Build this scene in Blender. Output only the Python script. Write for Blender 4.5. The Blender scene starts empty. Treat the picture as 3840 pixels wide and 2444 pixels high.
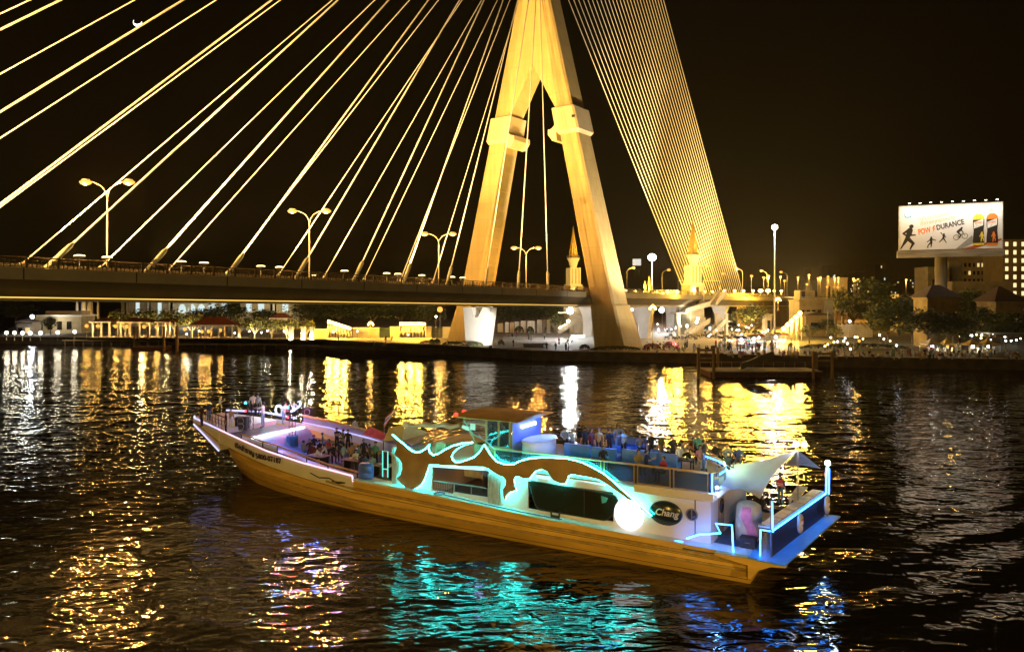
import bpy, bmesh, math, random
from mathutils import Vector, Matrix

R = math.radians
rnd = random.Random(7)
scene = bpy.context.scene
COL = scene.collection

# ------------------------------------------------------------------ camera
CAM_H, FPX = 13.0, 2850.0
cam_d = bpy.data.cameras.new('camera')
cam = bpy.data.objects.new('camera', cam_d)
COL.objects.link(cam)
cam.location = (0, 0, CAM_H)
cam.rotation_euler = (R(90), 0, 0)
cam_d.sensor_width = 36.0
cam_d.lens = 36.0 * FPX / 3840.0
cam_d.shift_y = -(1222 - 1120) / 3840.0
cam_d.clip_start = 0.5
cam_d.clip_end = 9000
scene.camera = cam

# ------------------------------------------------------------------ night sky
world = bpy.data.worlds.new('World')
scene.world = world
world.use_nodes = True
wn, wl = world.node_tree.nodes, world.node_tree.links
bg = wn['Background']
sky = wn.new('ShaderNodeTexSky')
sky.sky_type = 'NISHITA'
sky.sun_disc = False
sky.sun_elevation = R(-8)
sky.sun_rotation = R(200)
tc = wn.new('ShaderNodeTexCoord')
sep = wn.new('ShaderNodeSeparateXYZ')
ramp = wn.new('ShaderNodeValToRGB')
ramp.color_ramp.elements[0].position = 0.0
ramp.color_ramp.elements[0].color = (0.0040, 0.0026, 0.0003, 1)
ramp.color_ramp.elements[1].position = 0.55
ramp.color_ramp.elements[1].color = (0.0002, 0.00013, 0.00008, 1)
e = ramp.color_ramp.elements.new(0.16)
e.color = (0.0018, 0.0011, 0.0002, 1)
addc = wn.new('ShaderNodeMixRGB')
addc.blend_type = 'ADD'
addc.inputs[0].default_value = 1
wl.new(tc.outputs['Generated'], sep.inputs[0])
wl.new(sep.outputs['Z'], ramp.inputs[0])
skymul = wn.new('ShaderNodeMixRGB')
skymul.blend_type = 'MULTIPLY'
skymul.inputs[0].default_value = 1
skymul.inputs[2].default_value = (0.005, 0.005, 0.005, 1)
wl.new(sky.outputs[0], skymul.inputs[1])
wl.new(ramp.outputs[0], addc.inputs[1])
wl.new(skymul.outputs[0], addc.inputs[2])
wl.new(addc.outputs[0], bg.inputs[0])
bg.inputs[1].default_value = 1.0

scene.view_settings.view_transform = 'Standard'
scene.view_settings.look = 'None'
scene.view_settings.exposure = 0.0
scene.view_settings.gamma = 1.0
cy = scene.cycles
cy.use_denoising = True
cy.max_bounces = 6
cy.diffuse_bounces = 2
cy.glossy_bounces = 3
cy.transmission_bounces = 4
cy.transparent_max_bounces = 8
cy.sample_clamp_indirect = 6.0
cy.sample_clamp_direct = 0.0
cy.use_light_tree = True
cy.caustics_reflective = False
cy.caustics_refractive = False

# ------------------------------------------------------------------ pixel helpers (3840 x 2444 photograph)
def px(x, y, Y):
    """point on the ray of pixel x, y at distance Y from the camera"""
    return Vector(((x - 1920) / FPX * Y, Y, CAM_H - (y - 1120) / FPX * Y))

def gp(x, y, z=2.0):
    """point of pixel x, y on the level z"""
    return px(x, y, FPX * (CAM_H - z) / (y - 1120))

# ------------------------------------------------------------------ materials
MATS = {}
def mat(name, col, rough=0.6, metal=0.0, var=0.25, scale=3.0, bump=0.0, stretch=(1, 1, 1), dirt=None, spec=None):
    if name in MATS: return MATS[name]
    m = bpy.data.materials.new(name); m.use_nodes = True
    n, l = m.node_tree.nodes, m.node_tree.links
    b = n['Principled BSDF']
    b.inputs['Roughness'].default_value = rough
    b.inputs['Metallic'].default_value = metal
    if spec is not None: b.inputs['Specular IOR Level'].default_value = spec
    t = n.new('ShaderNodeTexCoord'); mp = n.new('ShaderNodeMapping')
    mp.inputs['Scale'].default_value = stretch
    l.new(t.outputs['Object'], mp.inputs[0])
    nz = n.new('ShaderNodeTexNoise'); nz.inputs['Scale'].default_value = scale
    nz.inputs['Detail'].default_value = 5.0
    l.new(mp.outputs[0], nz.inputs['Vector'])
    rp = n.new('ShaderNodeValToRGB')
    lo = [c * (1 - var) for c in col]; hi = [min(1, c * (1 + var)) for c in col]
    rp.color_ramp.elements[0].position = 0.3; rp.color_ramp.elements[0].color = (*lo, 1)
    rp.color_ramp.elements[1].position = 0.7; rp.color_ramp.elements[1].color = (*hi, 1)
    if dirt:
        q = rp.color_ramp.elements.new(0.22); q.color = (*dirt, 1)
        rp.color_ramp.elements[0].color = (*dirt, 1) if rp.color_ramp.elements[0].position < 0.25 else (*lo, 1)
    l.new(nz.outputs['Fac'], rp.inputs[0])
    l.new(rp.outputs[0], b.inputs['Base Color'])
    if bump:
        bp = n.new('ShaderNodeBump'); bp.inputs['Strength'].default_value = 0.6
        bp.inputs['Distance'].default_value = bump
        l.new(nz.outputs['Fac'], bp.inputs['Height']); l.new(bp.outputs[0], b.inputs['Normal'])
    MATS[name] = m
    return m

def emis(name, col, strength):
    if name in MATS: return MATS[name]
    m = bpy.data.materials.new(name); m.use_nodes = True
    b = m.node_tree.nodes['Principled BSDF']
    b.inputs['Base Color'].default_value = (0.02, 0.02, 0.02, 1)
    b.inputs['Emission Color'].default_value = (*col, 1)
    b.inputs['Emission Strength'].default_value = strength
    MATS[name] = m
    return m

def glass(name, col=(0.02, 0.03, 0.03), rough=0.05, alpha=1.0):
    if name in MATS: return MATS[name]
    m = bpy.data.materials.new(name); m.use_nodes = True
    b = m.node_tree.nodes['Principled BSDF']
    b.inputs['Base Color'].default_value = (*col, 1)
    b.inputs['Roughness'].default_value = rough
    b.inputs['Alpha'].default_value = alpha
    b.inputs['Specular IOR Level'].default_value = 0.8
    MATS[name] = m
    return m

CONC = mat('pale concrete', (0.50, 0.45, 0.38), 0.8, var=0.10, scale=0.35, bump=0.02)
CONC_D = mat('dark concrete', (0.20, 0.17, 0.13), 0.85, var=0.25, scale=0.4, bump=0.03)
PAVE = mat('paving', (0.34, 0.30, 0.25), 0.8, var=0.2, scale=0.25)
WHITE = mat('white paint', (0.75, 0.75, 0.73), 0.45, var=0.05, scale=1.5)
STEEL = mat('grey steel', (0.30, 0.30, 0.30), 0.4, 0.6, var=0.1)
DARK = mat('dark metal', (0.03, 0.03, 0.032), 0.5, 0.3, var=0.2)
CABLE = mat('pale cable sheath', (0.75, 0.74, 0.80), 0.45, var=0.05)
WOOD = mat('weathered wood', (0.16, 0.10, 0.05), 0.8, var=0.3, scale=2, stretch=(1, 1, 6))
BARK = mat('bark', (0.14, 0.10, 0.07), 0.9, var=0.3, scale=4)
BARK_P = mat('pale bark', (0.45, 0.38, 0.27), 0.9, var=0.2, scale=4)
ROOF_R = mat('red roof tiles', (0.26, 0.07, 0.04), 0.8, var=0.25, scale=1.2, stretch=(4, 1, 1))
ROOF_D = mat('dark roof tiles', (0.07, 0.045, 0.035), 0.9, var=0.3, scale=1.2, stretch=(4, 1, 1))
CREAM = mat('cream wall', (0.48, 0.42, 0.28), 0.85, var=0.15, scale=0.5)
LENS_O = emis('sodium lamp glow', (1.0, 0.40, 0.06), 1.7)
LENS_W = emis('white lamp glow', (1.0, 0.93, 0.80), 14.0)
LENS_B = emis('cold lamp glow', (0.80, 0.90, 1.0), 14.0)
LENS_Y = emis('flood lamp glow', (1.0, 0.72, 0.22), 10.0)

# ------------------------------------------------------------------ mesh builder
class MB:
    def __init__(s): s.v = []; s.f = []; s.m = []; s.mi = 0; s.sm = []
    def mat(s, i): s.mi = i; return s
    def face(s, idx, smooth=False): s.f.append(tuple(idx)); s.m.append(s.mi); s.sm.append(smooth)
    def quad(s, *p):
        b = len(s.v); s.v += [Vector(q) for q in p]; s.face(range(b, b + len(p))); return s
    def box(s, c, d, rz=0.0, rx=0.0, ry=0.0, taper=1.0):
        M = Matrix.Translation(c) @ Matrix.Rotation(rz, 4, 'Z') @ Matrix.Rotation(ry, 4, 'Y') @ Matrix.Rotation(rx, 4, 'X')
        b = len(s.v)
        for z in (-.5, .5):
            k = taper if z > 0 else 1.0
            for x, y in ((-.5, -.5), (.5, -.5), (.5, .5), (-.5, .5)):
                s.v.append(M @ Vector((x * d[0] * k, y * d[1] * k, z * d[2])))
        for q in ((0, 3, 2, 1), (4, 5, 6, 7), (0, 1, 5, 4), (1, 2, 6, 5), (2, 3, 7, 6), (3, 0, 4, 7)):
            s.face([b + i for i in q])
        return s
    def box2(s, lo, hi): return s.box([(a + b) / 2 for a, b in zip(lo, hi)], [abs(b - a) for a, b in zip(lo, hi)])
    def tube(s, pts, r, n=6, cap=True, smooth=True):
        pts = [Vector(p) for p in pts]
        if not isinstance(r, (list, tuple)): r = [r] * len(pts)
        b = len(s.v); up = Vector((0, 0, 1))
        for i, p in enumerate(pts):
            d = (pts[min(i + 1, len(pts) - 1)] - pts[max(i - 1, 0)])
            d = d.normalized() if d.length > 1e-9 else Vector((0, 0, 1))
            u = up if abs(d.z) < 0.92 else Vector((1, 0, 0))
            a = d.cross(u).normalized(); c = a.cross(d).normalized()
            for k in range(n):
                t = 2 * math.pi * k / n
                s.v.append(p + (a * math.cos(t) + c * math.sin(t)) * r[i])
        for i in range(len(pts) - 1):
            for k in range(n):
                k2 = (k + 1) % n
                s.face((b + i * n + k, b + i * n + k2, b + (i + 1) * n + k2, b + (i + 1) * n + k), smooth)
        if cap:
            s.face([b + k for k in range(n)][::-1]); s.face([b + (len(pts) - 1) * n + k for k in range(n)])
        return s
    def ring(s, c, rr, r, axis='z', n=16, k=6):
        pts = []
        for i in range(n + 1):
            t = 2 * math.pi * i / n; x, y = rr * math.cos(t), rr * math.sin(t)
            pts.append(Vector(c) + Vector({'z': (x, y, 0), 'y': (x, 0, y), 'x': (0, x, y)}[axis]))
        return s.tube(pts, r, k, False)
    def lathe(s, c, prof, n=12, sx=1.0, sy=1.0, smooth=True, rot=0.0):
        b = len(s.v); c = Vector(c)
        for r, z in prof:
            for k in range(n):
                t = 2 * math.pi * k / n + rot
                s.v.append(c + Vector((r * math.cos(t) * sx, r * math.sin(t) * sy, z)))
        for i in range(len(prof) - 1):
            for k in range(n):
                k2 = (k + 1) % n
                s.face((b + i * n + k, b + i * n + k2, b + (i + 1) * n + k2, b + (i + 1) * n + k), smooth)
        s.face([b + k for k in range(n)][::-1]); s.face([b + (len(prof) - 1) * n + k for k in range(n)])
        return s
    def ball(s, c, r, n=10, m=6, sz=1.0):
        return s.lathe(c, [(r * math.sin(math.pi * i / m) + 1e-4, -r * sz * math.cos(math.pi * i / m)) for i in range(m + 1)], n)
    def prism(s, poly, d, frame=None):
        """polygon (list of 3D points) pushed along d"""
        b = len(s.v); n = len(poly); d = Vector(d)
        s.v += [Vector(p) for p in poly] + [Vector(p) + d for p in poly]
        s.face(range(b, b + n)); s.face(range(b + 2 * n - 1, b + n - 1, -1))
        for i in range(n):
            j = (i + 1) % n; s.face((b + i, b + n + i, b + n + j, b + j))
        return s
    def loft(s, rings, closed=True, caps=True, smooth=False):
        b = len(s.v); n = len(rings[0])
        for r in rings: s.v += [Vector(p) for p in r]
        for i in range(len(rings) - 1):
            for k in range(n if closed else n - 1):
                k2 = (k + 1) % n
                s.face((b + i * n + k, b + i * n + k2, b + (i + 1) * n + k2, b + (i + 1) * n + k), smooth)
        if caps and closed:
            s.face([b + k for k in range(n)][::-1]); s.face([b + (len(rings) - 1) * n + k for k in range(n)])
        return s
    def mesh(s, name, mats, fix=True):
        me = bpy.data.meshes.new(name)
        me.from_pydata([tuple(v) for v in s.v], [], s.f)
        for m in (mats if isinstance(mats, (list, tuple)) else [mats]): me.materials.append(m)
        for p, i, sm in zip(me.polygons, s.m, s.sm): p.material_index = i; p.use_smooth = sm
        me.update()
        if fix:
            bm = bmesh.new(); bm.from_mesh(me)
            bmesh.ops.recalc_face_normals(bm, faces=bm.faces); bm.to_mesh(me); bm.free()
        return me
    def build(s, name, mats, parent=None, fix=True):
        o = bpy.data.objects.new(name, s.mesh(name, mats, fix)); COL.objects.link(o)
        if parent: o.parent = parent
        return o

def tag(o, label, cat, group=None, kind=None):
    if label: o['label'] = label
    if cat: o['category'] = cat
    if group: o['group'] = group
    if kind: o['kind'] = kind
    return o

def thing(name, label, cat, loc=(0, 0, 0), rz=0.0, group=None):
    o = bpy.data.objects.new(name, None); COL.objects.link(o)
    o.location = loc; o.rotation_euler = (0, 0, rz); o.empty_display_size = 0.2
    return tag(o, label, cat, group)

def struct(o): o['kind'] = 'structure'; return o

def dup(root, loc, rz=None, label=None, group=None, s=None):
    r = root.copy(); COL.objects.link(r); r.location = loc
    if rz is not None: r.rotation_euler = (0, 0, rz)
    if label: r['label'] = label
    if group: r['group'] = group
    if s is not None: r.scale = (s, s, s) if not isinstance(s, tuple) else s
    for ch in list(root.children):
        c = ch.copy(); COL.objects.link(c); c.parent = r
        for g in ch.children:
            d = g.copy(); COL.objects.link(d); d.parent = c
    return r

def plight(parent, loc, col, watt, rad=0.3):
    d = bpy.data.lights.new('bulb_light', 'POINT'); d.color = col; d.energy = watt; d.shadow_soft_size = rad
    o = bpy.data.objects.new('bulb_light', d); COL.objects.link(o); o.location = loc
    if parent: o.parent = parent
    return o

def slight(parent, loc, target, col, watt, angle, rad=0.4, blend=0.5):
    d = bpy.data.lights.new('flood_light', 'SPOT'); d.color = col; d.energy = watt
    d.spot_size = R(angle); d.spot_blend = blend; d.shadow_soft_size = rad
    o = bpy.data.objects.new('flood_light', d); COL.objects.link(o); o.location = loc
    o.rotation_euler = (Vector(target) - Vector(loc)).to_track_quat('-Z', 'Y').to_euler()
    if parent: o.parent = parent
    return o

def text_mesh(name, body, size, m, parent, M, depth=0.01, align='CENTER', shear=0.0, bold=0.0, width=None):
    """lettering turned into a thin solid mesh, placed by the matrix M"""
    cu = bpy.data.curves.new(name, 'FONT'); cu.body = body; cu.size = size; cu.extrude = depth
    cu.align_x = align; cu.align_y = 'CENTER'; cu.shear = shear; cu.offset = bold; cu.resolution_u = 3
    t = bpy.data.objects.new(name, cu); COL.objects.link(t)
    me = bpy.data.meshes.new_from_object(t.evaluated_get(bpy.context.evaluated_depsgraph_get()))
    bpy.data.objects.remove(t); me.name = name
    if width:
        xs = [v.co.x for v in me.vertices]; k = width / (max(xs) - min(xs)); c = (max(xs) + min(xs)) / 2
        me.transform(Matrix.Diagonal((k, 1, 1, 1)) @ Matrix.Translation((-c, 0, 0)))
    me.materials.clear(); me.materials.append(m); me.transform(M)
    o = bpy.data.objects.new(name, me); COL.objects.link(o); o.parent = parent
    return o

# ------------------------------------------------------------------ water
def water_material():
    m = bpy.data.materials.new('river water'); m.use_nodes = True
    n, l = m.node_tree.nodes, m.node_tree.links
    b = n['Principled BSDF']
    b.inputs['Base Color'].default_value = (0.007, 0.005, 0.003, 1)
    b.inputs['Roughness'].default_value = 0.085
    b.inputs['IOR'].default_value = 1.33
    t = n.new('ShaderNodeTexCoord')
    prev = None
    # calmer and rougher patches, and bands of wash trailing from the boat's stern
    pn = n.new('ShaderNodeTexNoise'); pn.inputs['Scale'].default_value = 0.035; pn.inputs['Detail'].default_value = 2.0
    l.new(t.outputs['Object'], pn.inputs['Vector'])
    pr_ = n.new('ShaderNodeMapRange'); pr_.inputs['From Min'].default_value = 0.3; pr_.inputs['From Max'].default_value = 0.7
    pr_.inputs['To Min'].default_value = 0.45; pr_.inputs['To Max'].default_value = 1.15
    l.new(pn.outputs['Fac'], pr_.inputs['Value'])
    wmap = n.new('ShaderNodeMapping'); wmap.inputs['Location'].default_value = (-0.95, -0.86, 0); wmap.inputs['Scale'].default_value = (0.036, 0.036, 0.036)
    l.new(t.outputs['Object'], wmap.inputs[0])
    gr = n.new('ShaderNodeTexGradient'); gr.gradient_type = 'SPHERICAL'; l.new(wmap.outputs[0], gr.inputs['Vector'])
    wrot = n.new('ShaderNodeMapping'); wrot.inputs['Rotation'].default_value = (0, 0, 1.15); l.new(t.outputs['Object'], wrot.inputs[0])
    wv = n.new('ShaderNodeTexWave'); wv.inputs['Scale'].default_value = 0.085; wv.inputs['Distortion'].default_value = 5.0; wv.inputs['Detail'].default_value = 1.5; wv.inputs['Detail Scale'].default_value = 0.6
    l.new(wrot.outputs[0], wv.inputs['Vector'])
    wm_ = n.new('ShaderNodeMath'); wm_.operation = 'MULTIPLY'; l.new(wv.outputs['Fac'], wm_.inputs[0]); l.new(gr.outputs['Fac'], wm_.inputs[1])
    prev = n.new('ShaderNodeBump'); prev.inputs['Distance'].default_value = 0.22; l.new(wm_.outputs[0], prev.inputs['Height'])
    for i, (sc, st, dist, det, rot) in enumerate(((0.16, (1, 1.5, 1), 0.33, 1.0, 0.3), (0.75, (0.8, 1.5, 1), 0.135, 1.5, -0.2), (2.8, (0.8, 1.2, 1), 0.020, 0.0, 0.1))):
        mp = n.new('ShaderNodeMapping'); mp.inputs['Scale'].default_value = st
        mp.inputs['Rotation'].default_value = (0, 0, rot)
        l.new(t.outputs['Object'], mp.inputs[0])
        nz = n.new('ShaderNodeTexNoise'); nz.inputs['Scale'].default_value = sc
        nz.inputs['Detail'].default_value = det; nz.inputs['Distortion'].default_value = 0.6
        l.new(mp.outputs[0], nz.inputs['Vector'])
        bp = n.new('ShaderNodeBump'); bp.inputs['Strength'].default_value = 1.0
        bp.inputs['Distance'].default_value = dist
        l.new(nz.outputs['Fac'], bp.inputs['Height']); l.new(pr_.outputs[0], bp.inputs['Strength'])
        if prev: l.new(prev.outputs[0], bp.inputs['Normal'])
        prev = bp
    l.new(prev.outputs[0], b.inputs['Normal'])
    return m
wm = MB(); wm.quad((-900, -160, 0), (900, -160, 0), (900, 300, 0), (-900, 300, 0))
struct(wm.build('river_water', water_material()))

# ------------------------------------------------------------------ far bank ground
edge = [(-900, 1120), (-300, 470), (-148.6, 221), (-52, 206), (-37, 194), (-18, 181), (4.5, 161.5), (36.5, 153.5), (60, 145), (93, 138.5), (160, 132), (900, 60)]
edge_px = edge[1:-1]
g = MB()
poly = [Vector((x, y, 2.0)) for x, y in edge] + [Vector((2500, 60, 2.0)), Vector((2500, 3800, 2.0)), Vector((-2500, 3800, 2.0)), Vector((-2500, 1120, 2.0))]
g.face_base = 0
bm = bmesh.new(); bf = bm.faces.new([bm.verts.new(p) for p in poly]); bmesh.ops.triangulate(bm, faces=[bf])
me = bpy.data.meshes.new('ground'); bm.to_mesh(me); bm.free()
def ground_material():
    m = bpy.data.materials.new('plaza ground'); m.use_nodes = True
    n, l = m.node_tree.nodes, m.node_tree.links
    b = n['Principled BSDF']; b.inputs['Roughness'].default_value = 0.75
    t = n.new('ShaderNodeTexCoord')
    nz = n.new('ShaderNodeTexNoise'); nz.inputs['Scale'].default_value = 0.08; nz.inputs['Detail'].default_value = 6
    br = n.new('ShaderNodeTexBrick'); br.inputs['Scale'].default_value = 0.25
    br.inputs['Color1'].default_value = (0.30, 0.26, 0.21, 1); br.inputs['Color2'].default_value = (0.36, 0.31, 0.25, 1)
    br.inputs['Mortar'].default_value = (0.16, 0.13, 0.10, 1); br.inputs['Mortar Size'].default_value = 0.01
    mx = n.new('ShaderNodeMixRGB'); mx.blend_type = 'MULTIPLY'; mx.inputs[0].default_value = 0.6
    rp = n.new('ShaderNodeValToRGB'); rp.color_ramp.elements[0].position = 0.3; rp.color_ramp.elements[0].color = (0.35, 0.33, 0.3, 1)
    rp.color_ramp.elements[1].position = 0.65; rp.color_ramp.elements[1].color = (1, 1, 1, 1)
    l.new(t.outputs['Object'], nz.inputs['Vector']); l.new(t.outputs['Object'], br.inputs['Vector'])
    l.new(nz.outputs['Fac'], rp.inputs[0]); l.new(br.outputs['Color'], mx.inputs[1]); l.new(rp.outputs[0], mx.inputs[2])
    l.new(mx.outputs[0], b.inputs['Base Color'])
    return m
me.materials.append(ground_material())
o = bpy.data.objects.new('ground', me); COL.objects.link(o); struct(o)
# quay wall: a row of wall stretches, each between two corners of the bank
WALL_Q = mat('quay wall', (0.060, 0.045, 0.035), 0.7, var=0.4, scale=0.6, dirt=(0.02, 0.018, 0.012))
quay_names = ['at the far left upstream', 'below the seven small path lamps', 'in front of the red roofed pavilions', 'where the bank steps forward by the lit fence', 'left of the far pylon leg', 'in front of the plaza between the pylon legs', 'below the pink bushes and the near pylon leg', 'behind the ferry pontoon', 'below the seated crowd by the trimmed trees', 'below the seated crowd by the tents', 'beyond the right edge']
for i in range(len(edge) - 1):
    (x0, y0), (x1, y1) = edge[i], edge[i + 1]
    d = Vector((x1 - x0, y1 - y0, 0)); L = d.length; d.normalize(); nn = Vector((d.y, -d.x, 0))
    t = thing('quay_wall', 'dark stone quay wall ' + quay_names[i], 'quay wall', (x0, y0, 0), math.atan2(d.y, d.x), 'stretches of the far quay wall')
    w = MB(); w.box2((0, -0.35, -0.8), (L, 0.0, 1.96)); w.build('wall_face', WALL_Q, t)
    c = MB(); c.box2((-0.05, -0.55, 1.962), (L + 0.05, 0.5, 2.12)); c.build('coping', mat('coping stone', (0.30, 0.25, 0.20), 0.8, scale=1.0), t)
# ------------------------------------------------------------------ cable-stayed bridge (local x runs along the deck, towards the far bank)
BO, BA = Vector((6.5, 186, 0)), R(54.07)
BM = Matrix.Translation(BO) @ Matrix.Rotation(BA, 4, 'Z')
def bw(x, y, z): return BM @ Vector((x, y, z))
bridge = thing('cable_stayed_bridge', 'floodlit cable stayed bridge with inverted Y concrete pylon across the river', 'bridge', BO, BA)
def rail_z(s): return 15.65 - 0.0143 * s if s < 0 else 15.65 - 0.008 * s
YN, YF = -15.6, 16.0
def pylon_material():
    m = mat('pylon concrete', (0.47, 0.375, 0.20), 0.75, var=0.07, scale=0.25)
    n, l = m.node_tree.nodes, m.node_tree.links
    b = n['Principled BSDF']; src = b.inputs['Base Color'].links[0].from_socket
    t = n.new('ShaderNodeTexCoord'); sp = n.new('ShaderNodeSeparateXYZ'); l.new(t.outputs['Object'], sp.inputs[0])
    # pour joints every 4.1 m up the leg, and rain streaks
    md = n.new('ShaderNodeMath'); md.operation = 'MODULO'; md.inputs[1].default_value = 4.1
    lt = n.new('ShaderNodeMath'); lt.operation = 'LESS_THAN'; lt.inputs[1].default_value = 0.14
    l.new(sp.outputs['Z'], md.inputs[0]); l.new(md.outputs[0], lt.inputs[0])
    mp = n.new('ShaderNodeMapping'); mp.inputs['Scale'].default_value = (1.2, 1.2, 0.06); l.new(t.outputs['Object'], mp.inputs[0])
    nz = n.new('ShaderNodeTexNoise'); nz.inputs['Scale'].default_value = 1.0; nz.inputs['Detail'].default_value = 4; l.new(mp.outputs[0], nz.inputs['Vector'])
    rp = n.new('ShaderNodeValToRGB'); rp.color_ramp.elements[0].position = 0.35; rp.color_ramp.elements[0].color = (0.90, 0.87, 0.82, 1)
    rp.color_ramp.elements[1].position = 0.6; rp.color_ramp.elements[1].color = (1, 1, 1, 1); l.new(nz.outputs['Fac'], rp.inputs[0])
    m1 = n.new('ShaderNodeMixRGB'); m1.blend_type = 'MULTIPLY'; m1.inputs[0].default_value = 1
    l.new(src, m1.inputs[1]); l.new(rp.outputs[0], m1.inputs[2])
    m2 = n.new('ShaderNodeMixRGB'); m2.blend_type = 'MIX'; m2.inputs[2].default_value = (0.33, 0.28, 0.20, 1)
    mm = n.new('ShaderNodeMath'); mm.operation = 'MULTIPLY'; mm.inputs[1].default_value = 0.6
    l.new(lt.outputs[0], mm.inputs[0]); l.new(mm.outputs[0], m2.inputs[0]); l.new(m1.outputs[0], m2.inputs[1]); l.new(m2.outputs[0], b.inputs['Base Color'])
    return m
PYL = pylon_material()
def o_out(z): return 25.5 - 0.243 * z if z < 86 else 4.6 - 0.012 * (z - 86)
def o_in(z): return 19.45 - 0.220 * z if z <= 58 else max(0.0, 6.69 * (69.5 - z) / 11.5)
def leg_ring(sg, z, grow=0.0, gl=0.0):
    a, b = o_out(z) + grow, o_in(z) - grow; l = 3.7 - 0.010 * z + gl; c = 0.45
    if b < 0.02: b = 0.0
    pts = [(-l + c, a), (-l, a - c), (-l, b + c), (-l + c, b), (l - c, b), (l, b + c), (l, a - c), (l - c, a)]
    return [Vector((x, sg * y, z)) for x, y in pts]
for sg, nm in ((-1, 'near'), (1, 'far')):
    lg = MB(); lg.loft([leg_ring(sg, z) for z in (11, 20, 35, 51.8)]); leg = lg.build('pylon_leg', PYL, bridge)
    up = MB(); up.loft([leg_ring(sg, z) for z in (58.2, 62, 66, 69.4)]); up.build('upper_leg', PYL, bridge)
    pd = MB(); pd.loft([leg_ring(sg, 0.6, 0.9, 1.3), leg_ring(sg, 11.6, 0.35, 0.3)]); pd.build('pedestal', PYL, bridge)
    # collar with a shadow gap above and a scooped bracket on the inner side
    cl = MB()
    cl.loft([leg_ring(sg, 51.6, 0.15, 0.15), leg_ring(sg, 52.4, 0.75, 0.7), leg_ring(sg, 57.9, 0.75, 0.7)])
    cl.build('collar', mat('collar concrete', (0.54, 0.46, 0.33), 0.7, var=0.06, scale=0.4), bridge)
    gp_ = MB(); gp_.loft([leg_ring(sg, 57.9, -0.25, -0.25), leg_ring(sg, 58.2, -0.25, -0.25)]); gp_.build('collar_joint', DARK, bridge)
    yi = o_in(53) - 0.75
    prof = [(yi, 54.6)] + [(yi - 1.9 + 1.9 * math.cos(t), 54.6 - 2.0 * math.sin(t) + 0.4) for t in [R(a) for a in (20, 40, 60, 80, 95)]] + [(yi - 2.1, 51.9), (yi - 0.9, 50.3), (yi + 0.3, 50.3)]
    br = MB(); br.prism([Vector((-3.4, sg * y, z)) for y, z in prof], (6.8, 0, 0)); br.build('collar_bracket', MATS['collar concrete'], bridge)
    # recessed service panel on the inner face
    rc = MB()
    for k in range(7):
        z0, z1 = 17 + 4.6 * k, 21.48 + 4.6 * k
        rc.prism([Vector((-1.9, sg * (o_in(z0) - 0.06), z0)), Vector((1.9, sg * (o_in(z0) - 0.06), z0)), Vector((1.9, sg * (o_in(z1) - 0.06), z1)), Vector((-1.9, sg * (o_in(z1) - 0.06), z1))], (0, sg * 0.05, 0))
    rc.build('inner_face_panels', mat('panel concrete', (0.30, 0.26, 0.14), 0.8, var=0.15, scale=0.6), bridge)
vn = MB(); vn.box2((-4.02, -12.6, 54.9), (-3.85, -11.9, 55.5)); vn.build('collar_vent', DARK, bridge)
hd = MB()
def head_ring(z):
    a = o_out(z); l = 3.7 - 0.010 * z; c = 0.45
    return [Vector(p) for p in ((-l + c, -a, z), (l - c, -a, z), (l, -a + c, z), (l, a - c, z), (l - c, a, z), (-l + c, a, z), (-l, a - c, z), (-l, -a + c, z))]
hd.loft([head_ring(z) for z in (69.4, 75, 80, 86, 100, 130, 165)]); hd.build('pylon_head', PYL, bridge)

# deck: slab and fascia, sloping web, bottom box
S = [-250, -200, -150, -100, -50, 0, 60, 130, 200, 300]
def deck_ring(s, prof): return [Vector((s, y, rail_z(s) + z)) for y, z in prof]
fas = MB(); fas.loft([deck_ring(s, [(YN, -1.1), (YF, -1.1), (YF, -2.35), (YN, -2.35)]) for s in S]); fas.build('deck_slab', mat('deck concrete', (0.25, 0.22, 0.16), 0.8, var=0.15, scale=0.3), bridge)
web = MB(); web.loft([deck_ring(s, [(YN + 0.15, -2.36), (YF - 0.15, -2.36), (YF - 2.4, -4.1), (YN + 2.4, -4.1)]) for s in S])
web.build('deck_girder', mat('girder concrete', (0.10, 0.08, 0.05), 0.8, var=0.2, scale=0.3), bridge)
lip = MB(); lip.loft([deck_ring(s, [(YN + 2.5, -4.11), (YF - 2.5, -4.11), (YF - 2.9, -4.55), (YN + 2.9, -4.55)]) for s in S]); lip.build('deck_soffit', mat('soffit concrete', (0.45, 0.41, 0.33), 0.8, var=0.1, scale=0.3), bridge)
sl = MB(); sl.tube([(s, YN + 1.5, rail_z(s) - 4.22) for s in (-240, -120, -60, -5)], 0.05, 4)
sl.build('added_soffit_glow', emis('lit concrete glow', (1.0, .58, .10), 1.8), bridge)  # added glowing tube standing in for the lit concrete of the soffit
road = MB(); road.loft([deck_ring(s, [(YN + 3, -1.096), (YF - 3, -1.096)]) for s in S], closed=False, caps=False)
road.build('roadway', mat('asphalt', (0.05, 0.05, 0.05), 0.85, var=0.2), bridge)
for s in range(-240, 0, 12):
    jt = MB(); jt.box2((s, YN - 0.02, rail_z(s) - 2.33), (s + 0.15, YN - 0.003, rail_z(s) - 1.12)); jt.build('fascia_joint', DARK, bridge)
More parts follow.
